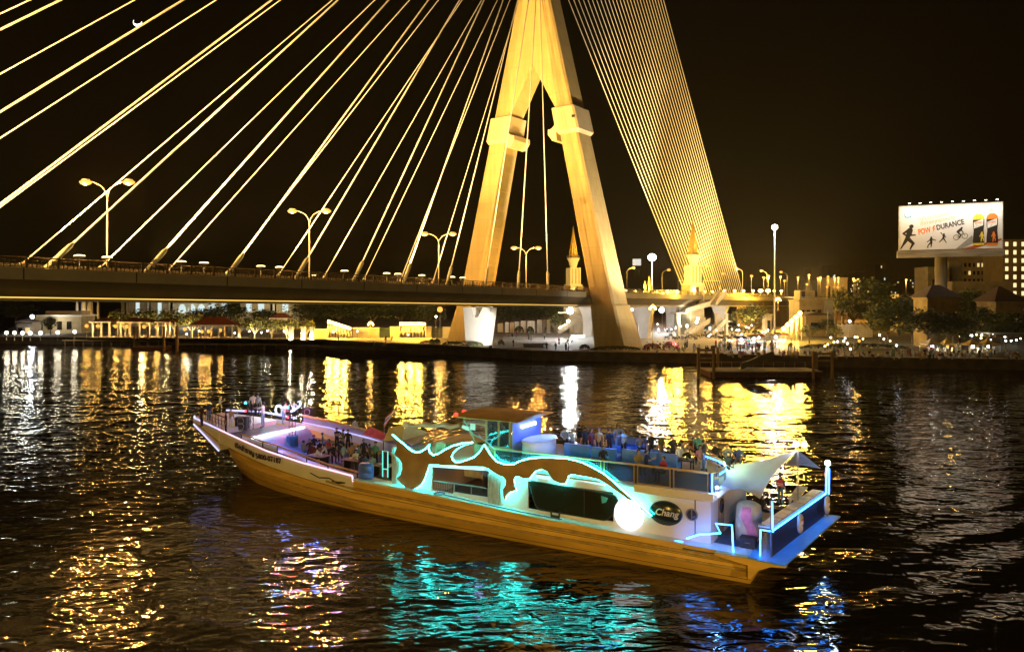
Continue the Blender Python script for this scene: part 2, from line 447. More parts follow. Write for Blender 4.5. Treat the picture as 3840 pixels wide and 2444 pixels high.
# railings: posts, top rail, infill of crossed ornament bars
RAILM = mat('bronze railing', (0.10, 0.075, 0.04), 0.5, 0.4, var=0.2)
for y in (YN + 0.25, YF - 0.25):
    r_ = MB()
    for a, b in zip(S[:-1], S[1:]):
        for dz, rr in ((0.0, 0.075), (-0.32, 0.035), (-0.98, 0.05)):
            r_.tube([(a, y, rail_z(a) + dz), (b, y, rail_z(b) + dz)], rr, 4)
    s = -235.0
    k = 0
    while s < 150:
        z = rail_z(s)
        if k % 6 == 0: r_.box((s, y, z - 0.5), (0.22, 0.22, 1.18))
        else: r_.box((s, y, z - 0.62), (0.08, 0.08, 0.9), ry=0.18 * (-1) ** k)
        if y < 0 and s > -140:
            r_.ring((s + 0.26, y, z - 0.62), 0.2, 0.03, 'y', 8, 3)
        s += 0.52; k += 1
    r_.build('railing', RAILM, bridge)
kb = MB()
for y in (YN + 3.0, YF - 3.0):
    for a, b in zip(S[:-1], S[1:]): kb.prism([Vector((a, y, rail_z(a) - 1.09)), Vector((a, y + .25, rail_z(a) - 1.09)), Vector((a, y + .25, rail_z(a) - 0.55)), Vector((a, y, rail_z(a) - 0.55))], (b - a, 0, rail_z(b) - rail_z(a)))
kb.build('roadside_barrier', CONC, bridge)

# stay cables, each with its anchor sleeve
def stay(p0, p1, r, sleeve=0.0):
    p0, p1 = Vector(p0), Vector(p1)
    c = MB(); c.tube([p0, p1], r, 6); co = c.build('stay_cable', CABLE, bridge)
    if sleeve:
        d = (p1 - p0).normalized()
        s_ = MB(); s_.tube([p0, p0 + d * sleeve, p0 + d * (sleeve + 0.5)], [0.30, 0.30, r], 8)
        s_.build('anchor_sleeve', mat('sleeve paint', (0.60, 0.58, 0.52), 0.5, var=0.05), co)
for k in range(-11, 10):
    s = -117.5 + 10.97 * k; zt = 130 - 4.0 * k
    stay((s, YN + 0.55, rail_z(s) - 1.0), (-1.5, -1.2, zt), 0.12, 3.6)
    stay((s - 3.2, YF - 0.3, rail_z(s) - 1.0), (-1.5, 1.2, zt + 1), 0.095, 2.4)
NB = 27
for k in range(NB):
    t = k / (NB - 1)
    s = 90 + 58 * t
    stay((s, 0, rail_z(s) - 1.0), (1.5, 0, 103 + 94 * t), 0.125, 1.6)
# branching white pier under the deck and plain piers under the ramp
for (x0, y0) in ((-12.5, 9.0),):
    p = MB()
    p.prism([Vector((-13, y, z)) for y, z in ((6.2, 0.9), (12.2, 0.9), (13.2, 10.9), (10.6, 10.9), (9.6, 8.6), (8.6, 8.6), (7.2, 10.9), (4.6, 10.9))], (2.2, 0, 0))
    p.build('branching_pier', mat('white concrete', (0.70, 0.68, 0.64), 0.7, var=0.05, scale=0.5), bridge)
for s in (40, 70, 98):
    for y in (-9, 9):
        p = MB(); p.prism([Vector((s - 1, y + yy, z)) for yy, z in ((-1.3, 0.9), (1.3, 0.9), (1.6, 7.5), (3.0, 10.7), (-3.0, 10.7), (-1.6, 7.5))], (2, 0, 0)); p.build('ramp_pier', CONC, bridge)
ab = MB()
ab.box2((104, YN + 2.8, 1.0), (300, YN + 3.3, rail_z(104) - 4.2)); ab.build('ramp_retaining_wall', mat('stained retaining wall', (0.13, 0.10, 0.07), 0.85, var=0.35, scale=0.15, stretch=(1, 1, 0.4)), bridge)

# floodlights of the bridge: small flat lamp heads on short brackets along both rails
AMB = (1.0, 0.58, 0.14)
FLG = 'floodlights along the bridge rails'
def deck_flood(s, y, tgt, watt, ang, label, lit=True, col=AMB):
    z = rail_z(s) + 0.35
    t = thing('bridge_floodlight', label, 'floodlight', bw(s, y, z - 0.35), BA, FLG)
    b_ = MB(); b_.tube([(0, 0, -1.05), (0, 0, 0.25)], 0.06, 6); b_.build('bracket', STEEL, t)
    h = MB(); h.lathe((0, 0, 0.3), [(0.35, 0), (0.62, 0.10), (0.62, 0.2)], 10); h.build('lamp_housing', STEEL, t)
    g_ = MB(); g_.lathe((0, 0, 0.3), [(0.58, 0.205), (0.5, 0.30), (0.2, 0.34)], 10); g_.build('lens', LENS_Y if lit else STEEL, t)
    if lit and watt:
        l_ = slight(None, bw(s, y, z + 0.75), bw(*tgt), col, watt, ang, 0.5)
    return t
flo_px = [(298, 953), (402, 953), (680, 977), (765, 977), (978, 990), (1048, 994), (1173, 985), (1292, 1011), (1450, 1020), (1492, 1024), (1582, 1029), (1695, 1039), (1735, 1041)]
for i, (fx, fy) in enumerate(flo_px):
    # point on the far rail or near rail line of the deck seen at that pixel column
    far = True
    yl = 3.0 if i in (6,) else YN + 0.9
    d = Vector(((fx - 1920) / FPX, 1.0, 0)); u = Vector((-math.sin(BA), math.cos(BA), 0))
    k = (yl + BO.dot(u)) / d.dot(u); P = d * k; s = (P - BO).dot(Vector((math.cos(BA), math.sin(BA), 0)))
    deck_flood(s, yl, (0, 0, 0), 0, 60, 'flat lit floodlight on the bridge rail, %s' % (['leftmost of the row', 'below the leftmost double street lamp', 'left of the third anchor sleeve', 'beside the third anchor sleeve', 'left of the second double street lamp', 'second left of the second double lamp', 'under the second double street lamp', 'right of the second double street lamp', 'right of the fifth anchor sleeve', 'nearest the fifth anchor sleeve', 'left of the third double street lamp', 'at the edge of the far pylon leg', 'in front of the far pylon leg'][i]))
# cable floods: strong warm spots at the deck that wash the stays and the pylon
for s in (-150, -105, -62, -25):
    for y, tgt in ((YN + 2.5, -6), (YF - 2.5, 6)):
        slight(None, bw(s, y, rail_z(s) + 0.6), bw(-2, tgt * 0.4, 100 if s < -40 else 120), AMB, {-150: 560000, -105: 330000, -62: 150000, -25: 75000}[s], 75, 0.6)
for s in (-230,): slight(None, bw(s, 0, rail_z(s) + 1), bw(-60, 0, 95), AMB, 1100000, 60, 0.8)
for s, w_ in ((55, 260000), (118, 150000), (195, 420000)):
    slight(None, bw(s, -14, rail_z(s) + 0.6), bw(30 if s < 100 else 70, 0, 85), (1.0, 0.66, 0.20), w_, 80, 0.6)

# double-armed street lamps on the bridge
def double_lamp(loc, h, rz, label, arm=2.6, watt=11000):
    t = thing('street_lamp', label, 'street lamp', loc, rz, 'double armed street lamps on the bridge')
    p = MB(); p.tube([(0, 0, 0), (0, 0, h * 0.80)], [0.13, 0.08], 8); p.build('pole', mat('lamp pole paint', (0.55, 0.52, 0.45), 0.5), t)
    for sg in (-1, 1):
        a = MB(); a.tube([(0, 0, h * 0.8)] + [(sg * arm * (1 - math.cos(q)) * 0.75, 0, h * (0.8 + 0.17 * math.sin(q))) for q in (R(25), R(50), R(75))] + [(sg * arm, 0, h * 0.995)], 0.06, 6); am = a.build('arm', MATS['lamp pole paint'], t)
        hd_ = MB(); hd_.lathe((sg * (arm + 0.3), 0, h), [(0.12, 0.18), (0.30, 0.12), (0.36, 0.0)], 10, sx=1.7); hd_.build('lamp_head', STEEL, am)
        gl = MB(); gl.lathe((sg * (arm + 0.3), 0, h), [(0.34, -0.003), (0.62, -0.25), (0.50, -0.55), (0.15, -0.72)], 12, sx=1.35); gl.build('lamp_glass', LENS_O, am)  # glass widened and glowing amber to stand in for the lamp's halo
        plight(t, (sg * (arm + 0.3), -.35, h - 0.70), (1.0, 0.42, 0.08), watt * (1 if sg < 0 else 1.6), 0.28 if sg < 0 else .38)
    return t
def deck_at(fx, yl):
    d = Vector(((fx - 1920) / FPX, 1.0, 0)); u = Vector((-math.sin(BA), math.cos(BA), 0))
    k = (yl + BO.dot(u)) / d.dot(u); P = d * k
    return (P - BO).dot(Vector((math.cos(BA), math.sin(BA), 0)))
for fx, ytop, lab in ((402, 675, 'leftmost double armed orange street lamp standing on the bridge deck'), (1160, 785, 'second double armed street lamp from the left on the bridge deck'), (1645, 872, 'double armed street lamp on the bridge just left of the far pylon leg'), (1973, 925, 'double armed street lamp seen between the two pylon legs')):
    s = deck_at(fx, 0.0); P = bw(s, 0, rail_z(s) - 1.1)
    h = (1120 - ytop) / FPX * P.y + CAM_H - P.z
    double_lamp(P, h, 0.0, lab)
for s in (-152, -192, -232):
    double_lamp(bw(s, 0, rail_z(s) - 1.1), 10.5, 0.0, 'double armed street lamp on the bridge left of the view', watt=5000)
# ------------------------------------------------------------------ far bank: lamps
def pole_lamp(P, top_z, label, lens, col, watt, name='park_lamp', cat='lamp', rad=0.30, group=None, pole=True, pr=0.06):
    """a globe lamp on a post: foot, post, globe with its light"""
    t = thing(name, label, cat, P, 0, group)
    h = top_z - P[2]
    m_ = MB(); m_.lathe((0, 0, 0), [(pr * 3, 0), (pr * 2.4, 0.15), (pr * 1.2, 0.3), (pr, h * 0.5), (pr * 0.8, max(0.32, h - rad))], 8); m_.build('post', mat('lamp post paint', (0.25, 0.23, 0.18), 0.5), t)
    g_ = MB(); g_.ball((0, 0, h), rad, 10, 6); g_.build('globe', lens, t)
    if watt: plight(t, (0, 0, h), col, watt, rad * 1.06)
    return t
OR, WW, WB = (1.0, 0.52, 0.10), (1.0, 0.82, 0.50), (0.86, 0.93, 1.0)
for i, (x, y) in enumerate(((15, 1250), (45, 1250), (75, 1252), (104, 1252), (143, 1251), (208, 1249), (272, 1246))):
    P = gp(x, y + 26, 2.0); P.y += 1.0
    pole_lamp(P, P.z + 2.0, 'small white path lamp on the far left quay, %s of the row of seven' % ['first', 'second', 'third', 'fourth', 'fifth', 'sixth', 'seventh'][i] , LENS_W, WW, 1800, group='seven path lamps on the left quay', rad=0.42)
left_orange = [(325, 1222, 'left of the first red roofed pavilion'), (367, 1222, 'under the left end of the first pavilion roof'), (433, 1223, 'between the first and second pavilions'), (475, 1224, 'under the left end of the second pavilion roof'), (540, 1225, 'under the right end of the second pavilion roof'), (587, 1226, 'under the third small pavilion roof'), (693, 1234, 'left of the large red roofed pavilion'), (757, 1243, 'at the left posts of the large pavilion'), (782, 1242, 'inside the large pavilion at its middle'), (826, 1238, 'inside the large pavilion at its right end')]
for x, y, lb in left_orange:
    Y = 214; top = px(x, y, Y)
    pole_lamp(Vector((top.x, Y, 2.0)), top.z, 'warm orange garden lamp ' + lb, LENS_O, OR, 3000, group='orange garden lamps by the pavilions', rad=0.5)
for x, y, lb in ((1092, 1272, 'leftmost'), (1137, 1268, 'middle'), (1171, 1265, 'rightmost')):
    P = px(x, 1292, 203); P.z = 1.0
    t = thing('gate_pillar', 'square lit stone pillar by the water, %s of the three carrying a white lamp' % lb, 'pillar', (P.x, 203, 1.0), 0, 'three lamp pillars on the left quay')
    m_ = MB(); m_.box((0, 0, 2.2), (1.0, 1.0, 4.4)); m_.box((0, 0, 4.47), (1.25, 1.25, 0.14)); m_.build('shaft', CREAM, t)
    m_ = MB(); m_.ball((0.0, -0.75, (1120 - y) * 203 / FPX + 12.0), 0.30); m_.build('lamp', LENS_W, t); plight(t, (0, -0.95, (1120 - y) * 203 / FPX + 12.0), WW, 3000, 0.31)
# searchlight at the far left
P = px(125, 1187, 235); t = thing('searchlight', 'dazzling white searchlight on a low roof at the far left bank', 'searchlight', (P.x, 235, P.z - 1.2))
m_ = MB(); m_.tube([(0, 0, 0), (0, 0, 0.8)], 0.12); m_.tube([(-0.7, 0.2, 0.9), (0.7, 0.2, 0.9)], 0.1); m_.build('yoke', DARK, t)
m_ = MB(); m_.lathe((0, 0, 1.2), [(0.6, -0.5), (0.75, 0), (0.75, 0.5)], 12); m_.build('drum', DARK, t)
m_ = MB(); m_.ball((0, -0.4, 1.2), 0.62, 12, 8); m_.build('lens', LENS_B, t); plight(t, (0, -0.9, 1.3), WB, 3500, 0.5)
# lit racks of floodlights that wash the bridge
def rack(x0, y0, x1, y1, Y, n, label, lens, watt, tgt, bars=True):
    a, b = px(x0, y0, Y), px(x1, y1, Y)
    t = thing('floodlight_rack', label, 'floodlight rack', (a.x, Y, 2.0), 0, 'floodlight racks on the far bank')
    A, B = Vector((0, 0, a.z - 2)), Vector((b.x - a.x, 0, b.z - 2))
    fr = MB(); fr.tube([A + Vector((0, 0.5, 0)), B + Vector((0, 0.5, 0))], 0.12); fr.tube([A + Vector((0, 0.5, -0.8)), B + Vector((0, 0.5, -0.8))], 0.08)
    fr.build('frame_rail', STEEL, t)
    for i in range(9 if bars else 5):
        k = i / (8 if bars else 4); p = A.lerp(B, k); q = A.lerp(B, min(1, k + 0.11))
        pm = MB(); pm.tube([(p.x, 0.5, -0.2), (p.x, 0.5, p.z)], 0.10)
        if i < 8: pm.tube([(p.x, 0.5, 0.2), (q.x, 0.5, q.z - 0.5)], 0.05)
        pm.build('post', mat('rack post paint', (0.5, 0.45, 0.35), 0.6), t)
    for i in range(n):
        p = A.lerp(B, (i + 0.5) / n); w = (B - A).length / n * (0.98 if bars else 0.62)
        ang = -math.atan2(B.z - A.z, B.x - A.x)
        hs = MB(); hs.box(p + Vector((0, 0.32, 0.1)), (w, 0.5, 0.85), ry=ang); ho = hs.build('flood_housing', STEEL, t)
        ln = MB(); ln.box(p + Vector((0, -0.02, 0.1)), (w * 0.94, 0.16, 0.72), ry=ang); ln.build('flood_lens', lens, ho)
        if i % max(1, n // 3) == 0: plight(t, p + Vector((0, -0.75, 0.5)), (1.0, 0.54, 0.06), watt, 0.5)
    return t
rack(1228, 1206, 1316, 1234, 212, 6, 'glaring sloping bank of yellow floodlights left of the fence gate', LENS_Y, 8000, None)
rack(1498, 1216, 1596, 1216, 212, 6, 'glaring level bank of yellow floodlights left of the far pylon leg', LENS_Y, 8000, None)
rack(2930, 1242, 3008, 1168, 196, 5, 'steep row of five yellow floodlights beside the market crowd', LENS_Y, 8000, None, bars=False)

# high masts
for x, ytop, Y, lb, r_, w_ in ((2905, 852, 225, 'tall slim mast with a dazzling white floodlight ring right of the back stays', 0.75, 24000), (2445, 965, 300, 'tall mast with a huge white glare left of the ornate stair tower', 1.35, 130000)):
    P = px(x, ytop, Y); t = thing('high_mast', lb, 'light mast', (P.x, Y, 2.0), 0)
    h = P.z - 2
    m_ = MB(); m_.tube([(0, 0, 0), (0, 0, h)], [0.32, 0.16], 8); m_.build('mast', mat('mast paint', (0.55, 0.53, 0.48), 0.5), t)
    m_ = MB(); m_.ring((0, 0, h), 0.9, 0.1); m_.build('lamp_ring', STEEL, t)
    m_ = MB(); m_.ball((0, 0, h), r_ * 1.25, 14, 8, .85); m_.build('lamp_cluster', LENS_W, t)
    plight(t, (0, -0.2, h - .4), (1.0, 0.93, 0.78), w_, r_ * 1.3)

# big cold floods hung under the deck and below the ramp
for x, y, Y, r_, w_, lb in ((2138, 1164, 205, 0.95, 80000, 'large blue white floodlight hanging under the deck between the pylon legs'), (2481, 1162, 245, 0.9, 70000, 'large blue white floodlight under the ramp left of the stair tower'), (2370, 1161, 235, 0.4, 2500, 'small blue white lamp under the ramp just right of the near pylon leg')):
    P = px(x, y, Y); t = thing('hanging_floodlight', lb, 'floodlight', P, 0, 'cold floodlights hung below the bridge')
    m_ = MB(); m_.tube([(0, 0, r_ * 0.6), (0, 0, 2.2)], 0.08); m_.build('hanger', DARK, t)
    m_ = MB(); m_.lathe((0, 0, 0), [(0.2, r_ * 0.9), (r_ * 0.8, r_ * 0.75), (r_ * 1.02, 0.3 * r_)], 10); m_.build('reflector', STEEL, t)
    m_ = MB(); m_.ball((0, -0.1, 0), r_, 12, 8); m_.build('lens', LENS_B, t)
    plight(t, (0, -0.2, -0.1), (0.9, 0.96, 1.0), w_, r_ * 1.08)
P = px(1650, 1160, 190); pole_lamp(Vector((P.x, 190, 2.0)), P.z, 'single orange globe lamp on a tall post left of the far pylon leg', LENS_O, OR, 14000, name='street_lamp', cat='street lamp', rad=0.7)
P = px(1635, 1187, 205); pole_lamp(Vector((P.x, 205, 2.0)), P.z, 'slim post with a small white lamp behind the orange globe lamp', LENS_W, WW, 300, rad=0.28)
# flood that whitens the branching pier, with its light on the quay in front
P = gp(1842, 1300, 2.0); t = thing('ground_floodlight', 'low white floodlight in the hedge lighting the branching pier', 'floodlight', (P.x, 168.5, 2.0))
m_ = MB(); m_.box((0, 0, 0.35), (0.7, 0.35, 0.5), rx=-0.5); m_.build('lamp_housing', DARK, t); m_ = MB(); m_.box((0, 0.20, 0.44), (0.6, 0.06, 0.4), rx=-0.5); m_.build('lens', LENS_W, t)
PV = bw(-13, 9.2, 6.5); slight(None, (P.x, 169.2, 2.9), PV, (1.0, 0.93, 0.80), 17000, 60, 0.3)
# floods washing the outer face of the near leg and both legs from the river side
slight(None, (44, 166, 3.2), bw(0, -15, 46), (1.0, 0.76, 0.42), 230000, 62, 0.5)
slight(None, (36, 158, 3.0), bw(0, -21, 22), (1.0, 0.82, 0.55), 26000, 80, 0.5)
t = thing('ground_floodlight', 'low dark floodlight on the quay right of the near pylon leg', 'floodlight', (44, 166.5, 2.0)); m_ = MB(); m_.box((0, 0, 0.4), (0.8, 0.5, 0.6), rx=0.4); m_.build('lamp_housing', DARK, t)

# distant orange lamps beyond the ramp: single armed street lamps
far_l = [(2376, 1004, 'L'), (2508, 1012, 'L'), (2650, 996, 'R'), (2712, 1026, 'R'), (2762, 1007, 'R'), (2818, 1035, 'n'), (2854, 1015, 'R'), (2864, 1041, 'n'), (2882, 1035, 'n'), (2929, 1020, 'R'), (2927, 1037, 'n'), (2942, 1053, 'n'), (2992, 1040, 'n'), (3026, 1066, 'n'), (3034, 1031, 'n'), (3067, 1043, 'n'), (3076, 1040, 'n'), (3105, 1037, 'n'), (3130, 1043, 'n'), (3144, 1041, 'n'), (3200, 1045, 'n'), (3206, 1052, 'n'), (3218, 1048, 'n'), (3101, 1076, 'n'), (3398, 1049, 'n'), (3453, 1052, 'n'), (3476, 1051, 'n')]
flab = {0: 'single armed orange street lamp just right of the near pylon leg', 1: 'single armed orange street lamp left of the ornate stair tower', 2: 'orange street lamp leaning over the ramp right of the stair tower', 3: 'orange street lamp seen through the lower back stays', 4: 'orange street lamp seen through the last back stays', 24: 'distant orange street lamp left below the billboard', 25: 'distant orange street lamp left of the billboard pole', 26: 'distant orange street lamp nearest the billboard pole'}
fproto = {}
for i, (x, y, k) in enumerate(far_l):
    Y = 270 if i < 2 else (300 if i < 10 else 380)
    P = px(x, y, Y); lb = flab.get(i, 'distant orange street lamp beyond the ramp among many like it')
    if k not in fproto:
        t = thing('street_lamp', lb, 'street lamp', (P.x, Y, 2.0), 0, 'distant orange street lamps beyond the ramp'); h = P.z - 2
        sg = {'L': 1, 'R': -1, 'n': 0}[k]; A = 2.4
        m_ = MB(); m_.tube([(-sg * A, 0, 0), (-sg * A, 0, h - 1.6)] + ([(-sg * A * math.cos(q), 0, h - 1.6 + 1.6 * math.sin(q)) for q in (R(25), R(50), R(75))] if sg else []) + [(0, 0, h + 0.1)], 0.085, 6); m_.build('pole', STEEL, t)
        m_ = MB(); m_.ball((0, 0, h), 0.62, 10, 6, 0.7); m_.build('lamp_glass', LENS_O, t)
        fproto[k] = (t, h)
    else:
        t0, h0 = fproto[k]; t = dup(t0, (P.x, Y, P.z - h0), label=lb)
    if i % 2 == 0: plight(None, (P.x, Y - 1.0, P.z - 0.6), (1.0, 0.44, 0.06), 14000, 0.7)
fl2 = [(2419, 1094), (2460, 1094), (2503, 1094), (2538, 1093), (2642, 1094), (2671, 1094), (2852, 1090), (2880, 1090), (2904, 1091), (2930, 1091), (2345, 1090), (2381, 1092), (2717, 1090), (2755, 1090), (2788, 1090), (2824, 1090)]
for i, (x, y) in enumerate(fl2):
    Y = 215 if i < 4 or i in (10, 11) else 262; P = px(x, y, Y)
    t = thing('bridge_floodlight', ['bright yellow lamp on the ramp rail, nearest the near pylon leg', 'bright yellow lamp on the ramp rail below the golden figures', 'bright yellow lamp on the ramp rail below the single armed lamp', 'bright yellow lamp on the ramp rail touching the stair tower', 'bright yellow lamp on the ramp rail just right of the stair tower', 'bright yellow lamp on the ramp rail amid the feet of the back stays', 'bright yellow lamp left of the high mast foot, outer of two', 'bright yellow lamp left of the high mast foot, inner of two', 'bright yellow lamp at the foot of the high mast', 'bright yellow lamp right of the high mast foot', 'yellow lamp on the ramp rail touching the near pylon leg', 'yellow lamp on the ramp rail second right of the near pylon leg', 'small yellow lamp among the back stay feet, first of four', 'small yellow lamp among the back stay feet, second of four', 'small yellow lamp at the last back stay feet, third of four', 'small yellow lamp beyond the last back stay foot, fourth of four'][i], 'floodlight', (P.x, Y, P.z - 0.5), 0, FLG)
    m_ = MB(); m_.tube([(0, 0, -0.9), (0, 0, 0.2)], 0.07); m_.build('bracket', STEEL, t)
    m_ = MB(); m_.ball((0, 0, 0.5), 0.5 if i not in (6, 7) else 0.85, 10, 6, 0.7); m_.build('lens', LENS_Y, t)
    plight(t, (0, -1.5, 0.9), (1.0, 0.54, 0.055), 15000, 0.8)

# ------------------------------------------------------------------ trees
def crown_mesh(name, seed, w, h, n, leaf, clumps, shell=0.5):
    r = random.Random(seed); m_ = MB(); cs = []
    for i in range(clumps):
        a, u = r.uniform(0, 6.28), r.uniform(-0.8, 1.0); q = r.uniform(shell, 1) * math.sqrt(max(0.05, 1 - u * u * 0.9))
        cs.append((Vector((math.cos(a) * q * w * 0.42, math.sin(a) * q * w * 0.42, u * h * 0.40)), r.uniform(0.13, 0.26) * w))
    for i in range(n):
        c, rad = r.choice(cs)
        d = Vector((r.gauss(0, 1), r.gauss(0, 1), r.gauss(0, 0.75))); d = d.normalized() * rad * r.uniform(0.35, 1.0) ** 0.6
        p = c + d; s_ = leaf * r.uniform(0.6, 1.4)
        a = Vector((r.gauss(0, 1), r.gauss(0, 1), r.gauss(0, 0.5))).normalized(); b = a.cross(Vector((r.gauss(0, 1), r.gauss(0, 1), r.gauss(0, 1)))).normalized()
        m_.mat(0 if r.random() < 0.6 else 1)
        m_.quad(p - a * s_, p + b * s_ * 0.45, p + a * s_, p - b * s_ * 0.45)
    me = m_.mesh(name, [LEAF_D, LEAF_L], fix=False); return me
LEAF_D = mat('dark leaf', (0.032, 0.045, 0.013), 0.6, var=0.4, scale=1.0)
LEAF_L = mat('light leaf', (0.055, 0.072, 0.02), 0.6, var=0.4, scale=1.0)
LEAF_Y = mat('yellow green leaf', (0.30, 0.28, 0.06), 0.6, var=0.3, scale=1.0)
CROWNS = {'round': [crown_mesh('round_crown', 1 + i, 1, 1, 1500, 0.040, 22, 0.35) for i in range(2)],
          'broad': [crown_mesh('broad_crown', 11 + i, 1, 0.62, 1900, 0.036, 30, 0.45) for i in range(3)],
          'frangi': [crown_mesh('frangipani_crown', 21 + i, 1, 0.55, 620, 0.055, 15, 0.6) for i in range(2)]}
def trunk_mesh(seed, kind, m):
    r = random.Random(seed); t = MB()
    top = Vector((0, 0, 0.42)); t.tube([(0, 0, 0), (0.01, 0, 0.2), top], [0.045, 0.035, 0.03], 7)
    for k in range(6 if kind == 'frangi' else 5):
        a = k * 6.28 / 5 + r.uniform(-.3, .3); o_ = r.uniform(0.18, 0.34)
        b0 = Vector((0, 0, 0.22 if kind == 'frangi' else 0.36)); e_ = Vector((math.cos(a) * o_, math.sin(a) * o_, 0.62 + r.uniform(-0.05, 0.12)))
        t.tube([b0, b0.lerp(e_, 0.5) + Vector((0, 0, -0.02)), e_], [0.028, 0.02, 0.010], 6)
    return t.mesh('trunk', m)
TRUNKS = {k: trunk_mesh(5, k, BARK_P if k == 'frangi' else BARK) for k in CROWNS}
def tree(x, y0, y1, w, Y, kind, label, group, name='tree', ly=False, seed=0):
    """crown centred on pixel x between y0 (top) and the ground, w pixels wide, at distance Y"""
    top = px(x, y0, Y); W = w / FPX * Y; H = top.z - 2.0
    t = thing(name, label, 'tree', (top.x, Y, 2.0), rnd.uniform(0, 6.28), group)
    c = bpy.data.objects.new('crown', CROWNS[kind][seed % len(CROWNS[kind])]); COL.objects.link(c); c.parent = t
    ch = H * (0.62 if kind != 'frangi' else 0.55)
    c.location = (0, 0, H - ch * 0.5); c.scale = (W, W, ch / {'round': 1, 'broad': 0.62, 'frangi': 0.55}[kind])
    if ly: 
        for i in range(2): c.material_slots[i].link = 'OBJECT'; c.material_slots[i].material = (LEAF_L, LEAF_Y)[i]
    k = bpy.data.objects.new('trunk', TRUNKS[kind]); COL.objects.link(k); k.parent = t; k.scale = (H * 0.9, H * 0.9, H * 0.98)
    return t
G1, G2, G3 = 'lit frangipani trees along the left promenade', 'dark trees behind the left promenade', 'dark trees among the houses on the right'
for i, (x, y0, w, Y, lb) in enumerate(((470, 1168, 130, 226, 'bushy half lit tree behind the gap between first two pavilions'), (560, 1163, 140, 228, 'bushy half lit tree behind the second and third pavilions'), (655, 1165, 130, 224, 'spreading half lit tree left of the large pavilion'), (720, 1176, 90, 219, 'small forked frangipani tree lit at the left end of the large pavilion'), (900, 1190, 90, 219, 'low frangipani tree just right of the large pavilion roof'), (955, 1192, 84, 211, 'brightly uplit frangipani tree with golden crown and white forked trunk'), (1018, 1200, 74, 213, 'dimly lit frangipani tree between two bright ones'), (1075, 1198, 90, 211, 'brightly uplit frangipani tree directly left of the lamp pillars'), (1150, 1203, 80, 214, 'dim frangipani tree behind the lamp pillars'))):
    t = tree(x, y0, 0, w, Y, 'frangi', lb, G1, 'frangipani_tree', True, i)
    if i in (3, 5, 7): slight(None, (t.location.x - 0.8, Y - 3.6, 2.4), (t.location.x, Y, 5.0), (1.0, 0.78, 0.36), 5200, 90, 0.15)
    elif i < 3: plight(None, (t.location.x, Y - 4.5, 4.2), (1.0, 0.75, 0.3), 1500, 0.25)
    else: plight(None, (t.location.x + 1, Y - 3.0, 2.6), (1.0, 0.75, 0.3), 350, 0.2)
for i, (x, y0, w, Y, lb) in enumerate(((190, 1190, 60, 232, 'dark round bush tree before the long low white roof'), (850, 1142, 170, 255, 'broad dark tree in front of the arched building'), (760, 1158, 120, 262, 'dark tree below the four arched windows'), (1000, 1165, 130, 250, 'dark tree left of the small red roof'), (1160, 1132, 190, 262, 'large dark tree just right of the arched building'), (1270, 1128, 170, 258, 'dark tree behind the sloping floodlight bank'), (1400, 1135, 170, 252, 'dark tree behind the beige fence walls'), (1500, 1140, 150, 255, 'dark tree left behind the level floodlight bank'), (1600, 1138, 150, 250, 'dark tree right behind the level floodlight bank'), (60, 1135, 140, 300, 'dark tree mass at the far left edge'))):
    tree(x, y0, 0, w, Y, 'broad', lb, G2, 'broad_tree', False, i)
for i, (x, y0, w, Y) in enumerate(((1880, 1140, 130, 268), (1965, 1136, 140, 275), (2050, 1140, 120, 270))):
    tree(x, y0, 0, w, Y, 'broad', ['leftmost', 'middle', 'rightmost'][i] + ' of three green trees behind the white screens below the deck', 'trees behind the white screens', 'broad_tree', False, i + 1)
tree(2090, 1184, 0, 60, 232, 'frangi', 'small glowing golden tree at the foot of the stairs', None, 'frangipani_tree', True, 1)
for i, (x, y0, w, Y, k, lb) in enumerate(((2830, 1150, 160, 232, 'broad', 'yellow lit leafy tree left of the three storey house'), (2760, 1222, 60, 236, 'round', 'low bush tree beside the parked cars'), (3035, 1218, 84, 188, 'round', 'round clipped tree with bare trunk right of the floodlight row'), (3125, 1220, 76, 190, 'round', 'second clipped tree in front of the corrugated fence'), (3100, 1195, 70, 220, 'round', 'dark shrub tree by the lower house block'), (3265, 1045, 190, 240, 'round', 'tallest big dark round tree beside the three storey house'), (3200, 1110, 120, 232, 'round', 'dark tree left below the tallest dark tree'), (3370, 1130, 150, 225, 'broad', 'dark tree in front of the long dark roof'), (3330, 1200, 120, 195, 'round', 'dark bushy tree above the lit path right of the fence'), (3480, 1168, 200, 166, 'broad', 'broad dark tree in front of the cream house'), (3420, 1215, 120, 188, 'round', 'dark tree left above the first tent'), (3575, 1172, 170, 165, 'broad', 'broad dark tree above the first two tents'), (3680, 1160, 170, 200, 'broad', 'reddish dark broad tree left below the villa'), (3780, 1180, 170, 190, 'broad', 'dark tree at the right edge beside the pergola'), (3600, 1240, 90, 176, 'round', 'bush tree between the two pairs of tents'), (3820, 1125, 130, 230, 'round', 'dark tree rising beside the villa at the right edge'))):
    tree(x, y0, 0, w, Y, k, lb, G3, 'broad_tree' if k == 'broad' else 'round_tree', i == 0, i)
for i, (x, y0, w, Y, k, lb) in enumerate(((3300, 1150, 150, 200, 'broad', 'dark tree mass right of the corrugated fence'), (3420, 1105, 170, 235, 'broad', 'tall dark tree left of the cream house roof'), (3640, 1095, 150, 232, 'broad', 'dark tree right of the billboard pole'), (3720, 1215, 130, 186, 'round', 'low dark tree above the rightmost tent'), (3525, 1160, 130, 176, 'round', 'dark round tree before the cream house wall'), (3160, 1085, 110, 262, 'round', 'dark tree behind the flat roofed house'))):
    tree(x, y0, 0, w, Y, k, lb, G3, 'dark_tree', False, i + 1)
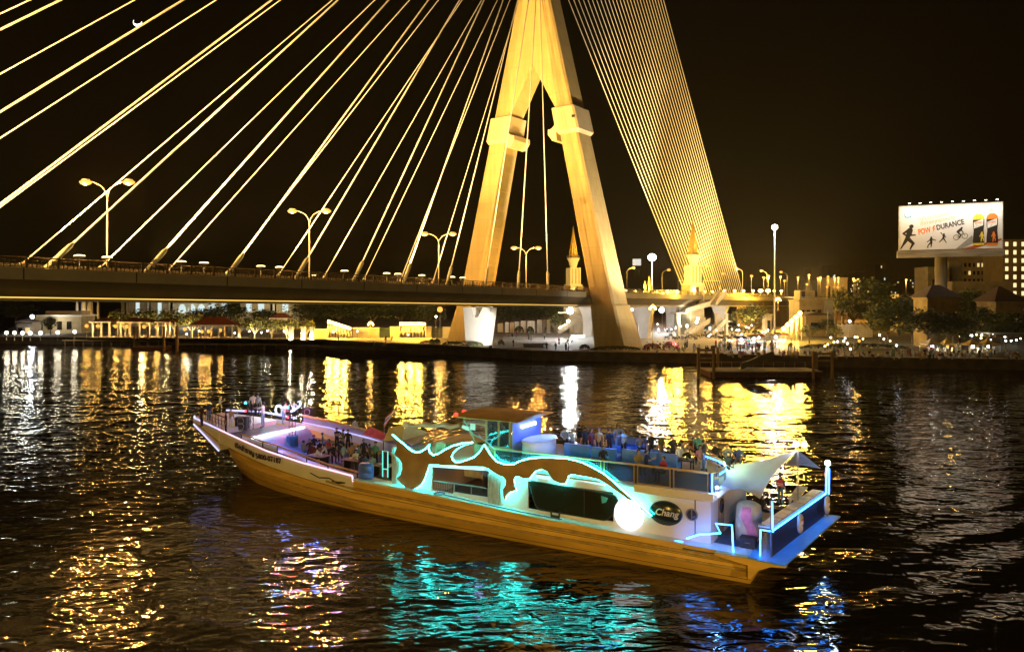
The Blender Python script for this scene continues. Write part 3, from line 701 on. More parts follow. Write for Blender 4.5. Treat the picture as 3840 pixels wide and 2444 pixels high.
# palm between the houses
P = px(3175, 1150, 218); t = thing('palm_tree', 'small palm with drooping fronds by the corrugated fence', 'palm', (P.x, 218, 2))
m_ = MB(); m_.tube([(0, 0, 0), (0.2, 0, 4), (0.1, 0, 7.2)], [0.22, 0.17, 0.14], 7); m_.build('trunk', BARK, t)
m_ = MB()
for k in range(11):
    a = k * 0.571; pts = [Vector((0.1, 0, 7.2)) + Vector((math.cos(a) * q * 2.6, math.sin(a) * q * 2.6, 1.1 * math.sin(q * 2.6) - 0.9 * q * q)) for q in (0, .33, .66, 1)]
    n_ = Vector((-math.sin(a), math.cos(a), 0)) * 0.22
    for p, q in zip(pts[:-1], pts[1:]): m_.quad(p - n_, p + n_, q + n_ * .8, q - n_ * .8)
m_.build('crown', LEAF_L, t, fix=False)
# low hedges and flowering bushes along the quay
def bush(x0, x1, y0, y1, Y, label, name, mats, group, seed, cat='bush'):
    a, b = px(x0, y1, Y), px(x1, y0, Y); r = random.Random(seed)
    cx, w, h = (a.x + b.x) / 2, b.x - a.x, b.z - 2.0
    m_ = MB()
    for i in range(int(260 + 70 * w)):
        u, v, q = r.uniform(-1, 1), r.gauss(0, .5), r.random()
        H_ = h * (math.sqrt(max(0, 1 - abs(u) ** 2.6)) * 0.9 + 0.1) * q ** 0.45
        p = Vector((u * w / 2, v * 0.9, H_)); s_ = r.uniform(.10, .24)
        aa = Vector((r.gauss(0, 1), r.gauss(0, 1), r.gauss(0, 1))).normalized(); bb = aa.cross(Vector((r.gauss(0, 1), r.gauss(0, 1), 1))).normalized()
        m_.mat(0 if r.random() < .6 else 1); m_.quad(p - aa * s_, p + bb * s_ * .6, p + aa * s_, p - bb * s_ * .6)
    o_ = m_.build(name, mats, None, fix=False); o_.location = (cx, Y, 2.0); tag(o_, label, cat, group); return o_
PINK = mat('magenta blossom', (0.32, 0.05, 0.08), 0.6, var=0.3)
bush(2412, 2478, 1288, 1322, 163, 'rounded pink flowering bush right of the near pylon leg', 'flowering_bush', [PINK, LEAF_D], None, 3)
bush(2486, 2548, 1280, 1318, 160, 'taller pink flowering bush beside the pontoon frames', 'flowering_bush', [PINK, LEAF_D], None, 4)
bush(1575, 1640, 1278, 1300, 186, 'reddish flowering bush left of the far pylon leg', 'flowering_bush', [PINK, LEAF_L], None, 5)
for i, (x0, x1, y0, y1, Y, lb) in enumerate(((1660, 1740, 1280, 1298, 180, 'low clipped hedge in front of the far pylon leg'), (1745, 1812, 1282, 1299, 177, 'low clipped hedge at the foot of the branching pier'), (1868, 1890, 1275, 1297, 181, 'short square hedge right of the branching pier'), (2175, 2210, 1292, 1325, 166, 'dark bush at the left foot of the near pylon leg'), (2215, 2400, 1298, 1325, 163, 'long dark hedge in front of the near pylon leg'), (2690, 2860, 1235, 1255, 232, 'long green hedge below the parked cars'), (3000, 3400, 1288, 1306, 168, 'long dark hedge behind the seated crowd on the right'), (1610, 1628, 1272, 1300, 184, 'small cone shaped bush by the orange globe lamp'), (1628, 1650, 1270, 1300, 185, 'second cone shaped bush by the orange globe lamp'))):
    bush(x0, x1, y0, y1, Y, lb, 'hedge', [LEAF_D, LEAF_L], 'hedges on the far bank', 30 + i, 'hedge')

# ------------------------------------------------------------------ left bank buildings
WIN_C = emis('cold window light', (0.75, 0.92, 0.90), 0.9)
WIN_Y = emis('warm window light', (1.0, 0.72, 0.28), 0.9)
WIN_D = glass('dark window glass', (0.010, 0.010, 0.010), 0.15)
def facade(name, label, cat, x0, x1, ytop, Y, dep, wall, wins=(), roof=None, roof_h=0.0, roof_over=0.6, rz=0.0, z0=2.0, group=None, cornice=True):
    """a building whose front spans pixels x0..x1 at distance Y; wins = (u0, u1, v0, v1, material) in fractions of the front"""
    a, b = px(x0, ytop, Y), px(x1, ytop, Y); W, H = b.x - a.x, a.z - z0
    t = thing(name, label, cat, (a.x, Y, z0), rz, group)
    m_ = MB(); m_.box2((0, 0, -0.2), (W, dep, H)); m_.build('wall', wall, t)
    if cornice: m_ = MB(); m_.box2((-0.25, -0.25, H + 0.003), (W + 0.25, dep + 0.25, H + 0.35)); m_.build('cornice', wall, t)
    for (u0, u1, v0, v1, mt) in wins:
        fr = MB(); fr.box2((u0 * W - 0.12, -0.10, v0 * H - 0.12), (u1 * W + 0.12, -0.003, v1 * H + 0.12)); fo = fr.build('window', wall, t)
        p_ = MB(); p_.box2((u0 * W, -0.13, v0 * H), (u1 * W, -0.103, v1 * H)); p_.build('pane', mt, fo)
    if roof:
        o_ = roof_over; z = H + 0.36 if cornice else H + 0.003
        m_ = MB(); q = min(W, dep) / 2 * 0.9
        A = [Vector(p) for p in ((-o_, -o_, z), (W + o_, -o_, z), (W + o_, dep + o_, z), (-o_, dep + o_, z))]
        ri = [Vector((min(q, W / 2 - .01), dep / 2, z + roof_h)), Vector((max(W - q, W / 2 + .01), dep / 2, z + roof_h))]
        b_ = len(m_.v); m_.v += A + ri
        for f in ((0, 1, 5, 4), (1, 2, 5), (2, 3, 4, 5), (3, 0, 4), (3, 2, 1, 0)): m_.face([b_ + i for i in f])
        m_.build('roof', roof, t)
    return t, W, H
# arched hall
cols = [(0.02 + 0.062 * i, 0.02 + 0.062 * i + 0.022, 0.25, 0.93, WIN_C if i in (1, 3) else WIN_D) for i in range(5)]
cols += [(0.50 + 0.068 * i, 0.50 + 0.068 * i + 0.034, 0.50, 0.90, WIN_C if i not in (2, 5) else WIN_D) for i in range(7)]
hall, W, H = facade('arched_hall', 'long cream hall with four lit pointed arch windows behind the pavilions', 'building', 455, 1120, 1112, 300, 14, CREAM, cols)
for i in range(4):
    xc = ((684 + 36 * i) - 455) / 665 * W; r_ = 1.55
    pts = [Vector((xc - r_, 0, 5.2))] + [Vector((xc + r_ * s_ * math.cos(a) ** 1.0, 0, 5.6 + 3.4 * math.sin(a) ** 0.8)) for s_, a in ((-1, .1), (-1, .6), (-1, 1.1), (1, 1.45), (1, 1.1), (1, .6), (1, .1))] + [Vector((xc + r_, 0, 5.2))]
    fr = MB(); fr.prism([p + Vector(((p.x - xc) * .12, -0.14, (p.z - 6) * .08)) for p in pts], (0, 0.137, 0)); fo = fr.build('arch_window', CREAM, hall)
    pn = MB(); pn.prism([p + Vector((0, -0.2, 0)) for p in pts], (0, 0.057, 0)); pn.build('pane', WIN_C, fo)
for i in range(9):
    m_ = MB(); x = W * (0.03 + 0.118 * i); m_.box2((x, -0.55, 0), (x + 0.7, -0.004, H - 0.2)); m_.build('pilaster', WHITE if i % 3 == 1 else CREAM, hall)
plight(None, px(700, 1160, 288), (0.9, 0.95, 0.85), 3500, 0.4); plight(None, px(1000, 1170, 288), (1, 0.85, 0.5), 3000, 0.4)
# slim memorial spires
for i, (x, wd, ml, col, w_) in enumerate(((289, 10, WHITE, 'slender grey white', 0), (314, 18, WHITE, 'widest white', 1800), (338, 20, CREAM, 'broad orange lit', 3000), (368, 8, CREAM, 'thin golden', 700))):
    P = px(x, 1040, 275); t = thing('memorial_spire', col + ' memorial spire standing below the deck at the far left', 'spire', (P.x, 275, 2.0), 0, 'memorial spires at the far left'); w2 = wd / FPX * 275 / 2
    m_ = MB(); m_.lathe((0, 0, 0), [(w2 * 1.25, 0), (w2 * 1.1, 1), (w2, 8), (w2 * .55, 12), (w2 * 0.1, 17)], 8); m_.build('shaft', ml, t)
    m_ = MB(); m_.box((0, 0, 0.25), (w2 * 3, w2 * 3, 0.5)); m_.build('plinth', CONC, t)
    if w_: slight(None, (P.x, 271, 2.8), (P.x, 275, 10), (1.0, 0.9, 0.75) if i < 2 else (1.0, 0.55, 0.1), w_, 70, 0.2)
tl, W, H = facade('low_white_building', 'long low building with a white lit roof edge at the far left', 'building', 125, 305, 1186, 245, 8, CREAM, [(0.1 + .2 * i, 0.2 + .2 * i, 0.2, 0.7, WIN_D) for i in range(4)], cornice=False)
m_ = MB(); m_.box2((-0.6, -1.0, H + .003), (W + 0.6, 8.6, H + 0.5)); m_.build('roof_slab', WHITE, tl); m_ = MB(); m_.box2((3, 1.5, H + .505), (W - 1, 7, H + 1.7)); m_.build('upper_storey', CREAM, tl)
plight(None, px(200, 1200, 241), (1, 0.9, 0.7), 900, 0.3)
tl, W, H = facade('park_shelter', 'dim grey shelter with a sloping dark roof at the left edge', 'shelter', 62, 118, 1212, 236, 5, CONC_D, [(0.1, 0.4, 0.1, 0.6, WIN_D), (0.6, 0.9, 0.1, 0.6, WIN_Y)], ROOF_D, 1.2)
# pavilions with hip roofs
def pavilion(x0, x1, yeave, yridge, Y, nposts, label, light=0):
    a, b = px(x0, yeave, Y), px(x1, yeave, Y); W, D, H = b.x - a.x, 5.0, a.z - 2.0; rh = (yeave - yridge) / FPX * Y
    t = thing('pavilion', label, 'pavilion', (a.x, Y, 2.0), 0, 'red roofed pavilions on the left promenade')
    m_ = MB(); q = W * 0.28; vs = [Vector(p) for p in ((-.4, -.4, H), (W + .4, -.4, H), (W + .4, D + .4, H), (-.4, D + .4, H), (q, D / 2, H + rh), (W - q, D / 2, H + rh))]
    m_.v += vs
    for f in ((0, 1, 5, 4), (1, 2, 5), (2, 3, 4, 5), (3, 0, 4), (3, 2, 1, 0)): m_.face(f)
    ro = m_.build('roof', ROOF_R, t)
    m_ = MB(); m_.box2((-.45, -.47, H - .32), (W + .45, -.405, H + .1)); m_.build('fascia', WHITE, ro)
    for i in range(nposts):
        for y in (0.2, D - 0.2):
            m_ = MB(); x = 0.3 + (W - 0.6) * i / (nposts - 1); m_.box2((x - .17, y - .17, 0), (x + .17, y + .17, H - .33)); m_.build('post', WHITE if y < 1 else CREAM, t)
    m_ = MB(); m_.box2((-.3, -.3, 0.005), (W + .3, D + .3, 0.18)); m_.build('floor', CONC, t)
    m_ = MB(); m_.box2((0.8, D / 2, .45), (W - .8, D / 2 + .5, .55)); 
    for x in (1.0, W - 1.2): m_.box2((x, D / 2 + .1, .18), (x + .2, D / 2 + .4, .45))
    m_.build('bench', WOOD, t)
    return t
pavilion(342, 412, 1206, 1193, 215, 3, 'first small red roofed pavilion from the left on the promenade')
pavilion(447, 562, 1207, 1192, 215, 4, 'second, longer red roofed pavilion from the left')
pavilion(586, 634, 1207, 1195, 215, 3, 'third, smallest red roofed pavilion beside the tall mooring post')
pavilion(712, 874, 1219, 1189, 211, 4, 'large pavilion with a big dark red hip roof')
pavilion(1016, 1078, 1193, 1174, 240, 2, 'distant pavilion with a dark red hip roof between the trees')
# beige boundary walls and gate
for i, (x0, x1, y0, Y, lb) in enumerate(((1176, 1228, 1236, 213, 'beige boundary wall just right of the lamp pillars'), (1322, 1422, 1230, 214, 'tall beige boundary wall right of the sloping floodlight bank'), (1462, 1497, 1226, 214, 'short beige boundary wall left of the level floodlight bank'), (1598, 1618, 1226, 214, 'narrow beige wall right of the level floodlight bank'), (1660, 1690, 1228, 213, 'beige wall beside the far pylon leg'))):
    a, b = px(x0, y0, Y), px(x1, y0, Y); t = thing('boundary_wall', lb, 'wall', (a.x, Y, 2.0), 0, 'beige boundary walls'); W, H = b.x - a.x, a.z - 2
    m_ = MB(); m_.box2((0, 0, 0), (W, .4, H)); m_.build('wall_panel', CREAM, t); m_ = MB(); m_.box2((-.08, -.08, H + .002), (W + .08, .48, H + .18)); m_.build('coping', WHITE, t)
for i, (x0, x1) in enumerate(((1424, 1462), (1619, 1660))):
    a, b = px(x0, 1232, 214), px(x1, 1232, 214); t = thing('metal_gate', 'green railing gate %s the level floodlight bank' % ('left of' if i == 0 else 'right of'), 'gate', (a.x, 214, 2.0)); W, H = b.x - a.x, a.z - 2
    m_ = MB()
    for k in range(14): m_.box2((W * k / 13 - .03, 0, .1), (W * k / 13 + .03, .06, H))
    m_.build('bars', mat('green gate paint', (0.08, 0.12, 0.08), 0.5), t); m_ = MB(); m_.box2((0, -.02, H + .002), (W, .08, H + .12)); m_.box2((0, -.02, .0), (W, .08, .1)); m_.build('gate_frame', MATS['green gate paint'], t)

# ------------------------------------------------------------------ between the legs: screens, planters, stairs
SCR = [(1866, 1886, 1212), (1894, 1908, 1208), (1912, 1928, 1208), (1930, 1946, 1206), (1953, 1972, 1203), (1978, 2006, 1203), (2014, 2032, 1199), (2036, 2046, 1199), (2050, 2064, 1199)]
for i, (x0, x1, y0) in enumerate(SCR):
    Y = 250 - i * 1.0; a, b = px(x0, y0, Y), px(x1, y0, Y); W, H = b.x - a.x, a.z - 2
    t = thing('white_screen', 'white slatted screen wall below the deck, %s of nine from the left' % ['first', 'second', 'third', 'fourth', 'fifth', 'sixth', 'seventh', 'eighth', 'last'][i], 'screen wall', (a.x, Y, 2.0), 0, 'white screen walls behind the plaza')
    m_ = MB(); m_.box2((0, 0, 0), (W, .3, H)); m_.build('panel', WHITE if i not in (0, 2, 7) else CREAM, t)
    m_ = MB()
    for k in range(5): m_.box2((W * (k + .5) / 5 - .06, -.06, .2), (W * (k + .5) / 5 + .06, -.003, H - .2))
    m_.build('slats', STEEL if i % 2 else CREAM, t)
for i, (x0, x1, y0) in enumerate(((1930, 1964, 1222), (1976, 2002, 1224), (2040, 2076, 1220))):
    bush(x0, x1, y0, 1246, 243, 'cone shaped bush in a planter below the white screens, %s of three' % ['left', 'middle', 'right'][i], 'cone_bush', [LEAF_D, LEAF_L], 'cone bushes below the white screens', 60 + i)
def stair_flight(name, label, A, B, wd, n, m, parent=None, rail=True):
    A, B = Vector(A), Vector(B); d = Vector((B.x - A.x, B.y - A.y, 0)); L = d.length; d.normalize(); s_ = Vector((-d.y, d.x, 0)) * wd / 2
    m_ = MB(); H = B.z - A.z
    poly = [A - s_]
    for i in range(n):
        p = A - s_ + d * L * i / n; poly += [p + Vector((0, 0, H * (i + 1) / n)), p + d * L / n + Vector((0, 0, H * (i + 1) / n))]
    poly += [B - s_ + Vector((0, 0, -0.5)), A - s_ + d * 0.6 + Vector((0, 0, -.05))]
    m_.prism(poly, s_ * 2); o_ = m_.build(name, m, parent)
    if rail:
        r_ = MB()
        for q in (-1, 1):
            r_.prism([A + s_ * q + Vector((0, 0, .2)), B + s_ * q + Vector((0, 0, .1)), B + s_ * q + Vector((0, 0, 1.1)), A + s_ * q + Vector((0, 0, 1.1))], s_.normalized() * 0.12 * q)
        r_.build('parapet', mat('parapet paint', (0.55, 0.50, 0.40), 0.7), o_ if parent else o_)
    return o_
# ornate stair towers
GOLD = mat('gilded lattice', (0.62, 0.40, 0.10), 0.4, 0.4, var=0.2)
def stair_tower(x, Y, label, stairs):
    P = px(x, 1100, Y); t = thing('stair_tower', label, 'tower', (P.x, Y, 2.0), R(20), 'ornate stair towers beside the ramp')
    m_ = MB(); m_.box((0, 0, 7.6), (4.9, 4.9, 15.2)); m_.build('lower_shaft', CREAM, t)
    m_ = MB(); m_.box((0, -2.47, 11.4), (1.1, .03, 6.4)); m_.build('shaft_slot', DARK, t)
    m_ = MB(); m_.box((0, 0, 15.45), (4.5, 4.5, .5)); m_.box((0, 0, 18.45), (3.7, 3.7, 5.5)); m_.build('upper_shaft', WHITE, t)
    for sx in (-1, 0, 1):
        m_ = MB(); m_.box((sx * 1.2, -1.92, 18.4), (.5, .12, 5.0)); m_.build('pilaster', CREAM, t)
    m_ = MB(); m_.lathe((0, 0, 0), [(1.15, 21.2), (1.1, 21.7), (1.3, 22.2), (1.55, 23.2), (2.05, 24.1), (2.1, 24.45)], 12); m_.build('bell_capital', WHITE, t)
    m_ = MB(); m_.ring((0, 0, 25.1), 2.2, .06, n=12)
    for k in range(12): a = k * .5236; m_.tube([(2.2 * math.cos(a), 2.2 * math.sin(a), 24.45), (2.2 * math.cos(a), 2.2 * math.sin(a), 25.15)], .05, 4)
    m_.build('gallery_railing', STEEL, t)
    m_ = MB()
    for k in range(8):
        a = k * math.pi / 4
        m_.tube([(q * math.cos(a), q * math.sin(a), z) for q, z in ((1.3, 24.45), (1.25, 26.4), (.85, 29.0), (.4, 31.6), (.06, 34.8))], [.17, .16, .14, .11, .05], 5)
    for q, z in ((1.28, 25.6), (1.1, 27.4), (.8, 29.2), (.5, 31)): m_.ring((0, 0, z), q, .11, n=8)
    m_.build('lattice_spire', GOLD, t)
    m_ = MB(); m_.lathe((0, 0, 0), [(.7, 24.4), (.55, 27), (.22, 31), (.04, 35.2)], 8); m_.build('spire_core', mat('spire core paint', (0.5, 0.38, 0.18), 0.6), t)
    plight(None, (P.x, Y - 3.2, 15.5), (1.0, 0.62, 0.2), 1100, .2); slight(None, (P.x + 2.5, Y - 5, 26.8), (P.x, Y, 32), (1, .66, .22), 6000, 60, .2); slight(None, (P.x - 6, Y - 12, 3), (P.x, Y, 17), (1, .88, .62), 17000, 60, .3)
    if stairs:
        def fl(A, B, n, nm='stair_flight'): return stair_flight(nm, '', A, B, 2.2, n, mat('stair concrete', (0.50, 0.47, 0.40), 0.7), t)
        fl((-6.5, -5, 7.0), (2.5, -4.2, 9.2), 12); fl((4.2, -4.5, 9.2), (9, -3, 13.0), 16); fl((2.5, -5.0, 0.2), (8.5, -4.2, 4.4), 16); fl((-5.5, -5.2, 0.2), (2.0, -5, 4.3), 18)
        for c, d_ in (((-8, -4.5, 6.8), (4.2, 3, .4)), ((3.4, -3.6, 8.95), (2.4, 3.2, .4)), ((9.2, -4.0, 4.15), (2.6, 3, .4))):
            m_ = MB(); m_.box(c, d_); m_.build('landing', MATS['stair concrete'], t)
        for c in ((-8, -4.5), (9.2, -4.0), (5.8, -4.0)):
            m_ = MB(); m_.box((c[0], c[1], 3.3), (.9, .9, 6.6)); m_.build('landing_pier', CONC, t)
        for i_, (x_, y_, lb) in enumerate(((2617, 1194, 'upper globe lamp on the stair landing'), (2612, 1207, 'lower globe lamp by the stair landing'), (2576, 1222, 'globe lamp at the foot of the stairs'))):
            Q = px(x_, y_, Y - 9); pole_lamp(Vector((Q.x, Y - 9, 2)), Q.z, 'warm ' + lb + ' of the tower', LENS_W, WW, 900, rad=.42, group='globe lamps of the stair tower')
stair_tower(2598, 232, 'white ornate tower with golden spire and zigzag stairs right of the pylon', True)
stair_tower(2150, 252, 'white ornate tower with golden spire seen between the pylon legs', False)
st = thing('plaza_stairs', 'curved grey public stairs under the deck left of the near pylon leg', 'stairs', px(2090, 1248, 240) * 1.0)
st.location.z = 2.0
stair_flight('lower_flight', '', (0, 0, 0.1), (5, 1, 3.2), 3, 14, CONC, st); stair_flight('upper_flight', '', (3.5, 3.5, 6.6), (9.5, 2.8, 3.4), 2.6, 14, CONC, st)
m_ = MB(); m_.box((2.4, 3.4, 6.6), (4, 3, .4)); m_.build('landing', CONC, st); m_ = MB(); m_.box((6.2, 2.5, 2.9), (2.4, 4, .4)); m_.build('landing', CONC, st); m_ = MB(); m_.box((6.5, 3, 1.4), (2.2, 2.2, 2.7)); m_.build('landing_pier', CREAM, st)
Q = px(2131, 1204, 236); pole_lamp(Vector((Q.x, 236, 2)), Q.z, 'warm globe lamp above the curved plaza stairs', LENS_W, WW, 1200, rad=.5)
# golden lamp post clusters and golden figures on the ramp rail
def gold_post(x, ytop, ybot, Y, label):
    a, b = px(x, ytop, Y), px(x, ybot, Y); t = thing('ornate_lamp_post', label, 'lamp post', (a.x, Y, b.z)); h = a.z - b.z
    m_ = MB(); m_.lathe((0, 0, 0), [(.35, 0), (.3, .4), (.12, .8), (.09, h * .5), (.12, h * .52), (.07, h * .8)], 8); m_.build('post', GOLD, t)
    for k in range(5):
        m_ = MB(); q = (k - 2) * .33; m_.ball((q, 0, h * .84 + (2 - abs(k - 2)) * .42), .26, 8, 5, 1.2); m_.build('lantern', LENS_Y if k != 2 else LENS_O, t)
    plight(None, (a.x, Y - .9, a.z - 1), OR, 700, .3); return t
gold_post(2448, 1132, 1290, 176, 'slender golden lamp post with clustered lanterns in front of the ramp')
gold_post(2918, 1118, 1165, 226, 'golden clustered lantern post at the foot of the high mast')
gold_post(1390, 1208, 1262, 209, 'small golden lamp post by the beige wall')
for x, y0, lb in ((2434, 1034, 'taller golden guardian figure on the ramp rail'), (2419, 1052, 'smaller golden guardian figure on the ramp rail')):
    Y = 214; a = px(x, y0, Y); b = px(x, 1098, Y); h = a.z - b.z
    t = thing('golden_statue', lb, 'statue', (a.x, Y, b.z)); m_ = MB(); m_.lathe((0, 0, 0), [(.28, 0), (.22, h * .25), (.3, h * .5), (.34, h * .66), (.14, h * .78), (.22, h * .84), (.2, h * .92), (.03, h)], 9); m_.build('figure', GOLD, t)
    m_ = MB(); m_.box((0, 0, .15), (.8, .8, .3)); m_.build('plinth', CONC, t)
plight(None, px(2430, 1075, 211), (1, .7, .25), 900, .2)
# overhead sign gantry on the ramp
a = px(2543, 1052, 258); t = thing('sign_gantry', 'road sign gantry over the ramp behind the stair tower', 'sign gantry', (a.x, 258, 13)); w = (2700 - 2543) / FPX * 258
m_ = MB(); m_.tube([(0, 0, 0), (0, 0, a.z - 13), (w, 0, a.z - 13), (w, 0, 0)], .16, 6); m_.build('frame', mat('gantry paint', (.5, .5, .48), .5), t); m_ = MB(); m_.box((w * .45, -.2, a.z - 12.6), (4, .12, 2.4)); m_.build('sign_panel', mat('green road sign', (.04, .10, .08), .5), t)
# river-front signboard high behind the legs
t = thing('rooftop_billboard', 'small white lit billboard far behind, right of the near pylon leg', 'billboard', px(2388, 983, 420)); m_ = MB(); m_.box((0, 0, 0), (4.6, .3, 3.6)); m_.build('panel', emis('backlit white sign', (.95, .95, .85), .75), t); m_ = MB(); m_.tube([(-1.5, 0.3, -7), (-1.5, 0.3, -1.8)], .2); m_.tube([(1.5, 0.3, -7), (1.5, 0.3, -1.8)], .2); m_.build('support', DARK, t)

lw = MB(); lw.quad(*[(p.x, p.y, 2.012) for p in (gp(3000, 1331), gp(3839, 1343), gp(4600, 1343), gp(4300, 1190), gp(2990, 1215))])
struct(lw.build('lawn', mat('dark lawn', (.035, .032, .014), .95, var=.5, scale=.4)))

# small garden and path lights scattered over both banks
lp0 = None
rl_ = random.Random(5)
sp = [(x, y, 'W', 'low garden light on the lawn along the left promenade') for x, y in ((700, 1262), (747, 1263), (935, 1264), (980, 1265), (1003, 1265), (1065, 1266), (880, 1262), (1130, 1262), (660, 1262), (1250, 1266), (1340, 1266), (1530, 1268))]
sp += [(rl_.uniform(2560, 2900), rl_.uniform(1228, 1262), rl_.choice('WOB'), 'tiny stall light in the far part of the plaza below the ramp') for _ in range(22)]
sp += [(rl_.uniform(3080, 3830), rl_.uniform(1262, 1318), rl_.choice('WWOB'), 'tiny light among the dark trees and stalls on the right bank') for _ in range(30)]
sp += [(rl_.uniform(2420, 2560), rl_.uniform(1226, 1250), rl_.choice('WB'), 'tiny light beside the bright plaza left of the stair tower') for _ in range(8)]
for x, y, k, lb in sp:
    P = gp(x, y + 8, 2.0); lens, c_ = {'W': (LENS_W, WW), 'O': (LENS_Y, OR), 'B': (LENS_B, WB)}[k]; h = rl_.uniform(.7, 2.4)
    t = thing('garden_light', lb, 'lamp', P, 0, lb)
    m_ = MB(); m_.tube([(0, 0, 0), (0, 0, h - .15)], .05, 5); m_.build('post', DARK, t)
    m_ = MB(); m_.ball((0, 0, h), .2, 7, 5); m_.build('globe', lens, t)
for x, y, w_, c_ in ((2700, 1245, 2500, WW), (3200, 1290, 700, OR), (3480, 1296, 700, WB), (3700, 1296, 700, WW)):
    P = gp(x, y, 2.0); plight(None, (P.x, P.y, 4.5), c_, w_, .25)
# ------------------------------------------------------------------ moon
t = thing('moon', 'small bright crescent moon crossed by a stay cable at the upper left', 'moon', px(515, 84, 6000))
m_ = MB(); pts = []; Rm = 34.0
for i in range(25): a = R(150 + 8.75 * i); pts.append(Vector((Rm * math.cos(a), 0, Rm * math.sin(a))))
for i in range(25): a = R(360 - 8.75 * i); pts.append(Vector((Rm * 0.98 * math.cos(a), 0, Rm * .62 * math.sin(a) + 6)))
m_.prism(pts, (0, 6, 0)); m_.build('lit_crescent', emis('moonlight', (1, 1, .92), 3.0), t)

# ------------------------------------------------------------------ billboard
BBW, BBH = 21.6, 10.8
bbP = Vector((97.0, 190, 25.1)); bbE = Vector((116.7, 181, 25.1))
bb = thing('billboard', 'huge floodlit drink advertising billboard on a single round pole', 'billboard', bbP, math.atan2(-9, 19.7))
m_ = MB(); m_.box2((0, 0, 0), (BBW, 0.9, BBH)); panel = m_.build('panel', mat('billboard vinyl', (0.80, 0.79, 0.76), 0.6, var=0.015, scale=.2), bb)
m_ = MB()
for lo, hi in (((-.25, -.08, BBH), (BBW + .25, 1, BBH + .22)), ((-.25, -.08, -.2), (-.003, 1, BBH - .003)), ((BBW + .003, -.08, -.2), (BBW + .25, 1, BBH - .003))): m_.box2(lo, hi)
m_.build('frame', mat('billboard frame', (.55, .55, .52), .5), bb)
m_ = MB(); m_.box2((-.7, -1.5, -1.9), (BBW + .3, 1.2, -.25)); sk = m_.build('catwalk', mat('catwalk steel', (.30, .29, .26), .7, var=.35, scale=.5, stretch=(.4, 1, 2)), bb)
m_ = MB(); m_.tube([(9.0, .6, -24.5), (9.0, .6, -1.9)], 1.35, 16); m_.build('pole', mat('billboard pole paint', (.17, .145, .085), .8, var=.35, scale=.5, stretch=(1, 1, .2)), bb)
for i in range(9):
    u = 2.0 + i * (BBW - 3.2) / 8; m_ = MB(); m_.tube([(u, .4, BBH + .2), (u, -.6, BBH + .75), (u, -1.9, BBH + .7)], .05, 5); m_.box((u, -2.0, BBH + .65), (.55, .35, .18)); la = m_.build('lamp_arm', DARK, bb)
    m_ = MB(); m_.box((u, -2.0, BBH + .54), (.5, .3, .03)); m_.build('lamp_lens', LENS_W, la)
    if i % 2 == 0:
        Mw = Matrix.Translation(bbP) @ Matrix.Rotation(math.atan2(-9, 19.7), 4, 'Z')
        slight(None, Mw @ Vector((u, -3.4, BBH + .6)), Mw @ Vector((u, 0, 3.6)), (1.0, .95, .86), 1450, 150, .4, 1.0)
def BM_(u, v, dy=-0.03): return Vector((u * BBW, dy, v * BBH))
BLK = mat('black print', (.015, .013, .012), .6); ORG = mat('orange print', (.85, .22, .02), .6, var=.05); ORG_P = mat('pale orange print', (.86, .50, .28), .6, var=.05)
def flat_fig(name, segs, m, parent, org, sc, dy=-0.02):
    """silhouette from tapered strokes: (x0, z0, x1, z1, w0, w1); a stroke of zero length is a disc"""
    mb = MB()
    for k, (x0, z0, x1, z1, w0, w1) in enumerate(segs):
        y = dy - 0.004 * k; a, b = Vector((x0, z0)), Vector((x1, z1)); d = b - a
        ang = math.atan2(d.y, d.x) if d.length > 1e-6 else 0; pts = []
        for j in range(7): q = ang + math.pi / 2 + math.pi * j / 6; pts.append(a + Vector((math.cos(q), math.sin(q))) * w0)
        for j in range(7): q = ang - math.pi / 2 + math.pi * j / 6; pts.append(b + Vector((math.cos(q), math.sin(q))) * w1)
        mb.prism([Vector((org[0] + p.x * sc, y, org[1] + p.y * sc)) for p in pts], (0, .015, 0))
    return mb.build(name, m, parent)
def uv(cx, cy): return ((cx - 283) / 1469 * BBW, (1 - (cy - (300 - 65 * (cx - 283) / 1469)) / (612 + 33 * (cx - 283) / 1469)) * BBH)
runner = [(5.6, 13.2, 5.7, 13.3, 1.15, 1.1), (5.3, 11.8, 5.5, 12.6, .6, .6), (4.9, 11.0, 3.6, 6.6, 1.5, 1.1), (4.2, 11.2, 1.5, 9.3, .75, .5), (1.5, 9.3, 3.2, 7.8, .5, .4), (5.6, 10.6, 5.2, 8.2, .6, .5), (5.2, 8.2, 7.6, 8.2, .5, .35), (3.7, 6.4, 6.6, 3.4, 1.15, .75), (6.6, 3.4, 5.0, .2, .7, .35), (3.4, 6.2, 1.8, 3.4, 1.1, .7), (1.8, 3.4, 0.2, .6, .6, .3)]
flat_fig('runner_silhouette', runner, BLK, bb, (uv(290, 905)[0], .15), .43)
skate = [(3.1, 6.6, 3.1, 6.7, .55, .5), (3.0, 5.6, 3.1, 3.4, .8, .6), (3.0, 5.4, .7, 3.6, .35, .25), (3.2, 5.5, 5.6, 4.6, .35, .25), (2.9, 3.3, 1.4, 1.6, .5, .35), (1.4, 1.6, .8, .1, .3, .2), (3.2, 3.2, 3.0, .3, .5, .25), (.6, 0, 1.5, 0.05, .2, .2)]
flat_fig('skater_silhouette', skate, BLK, bb, uv(672, 872), .37)
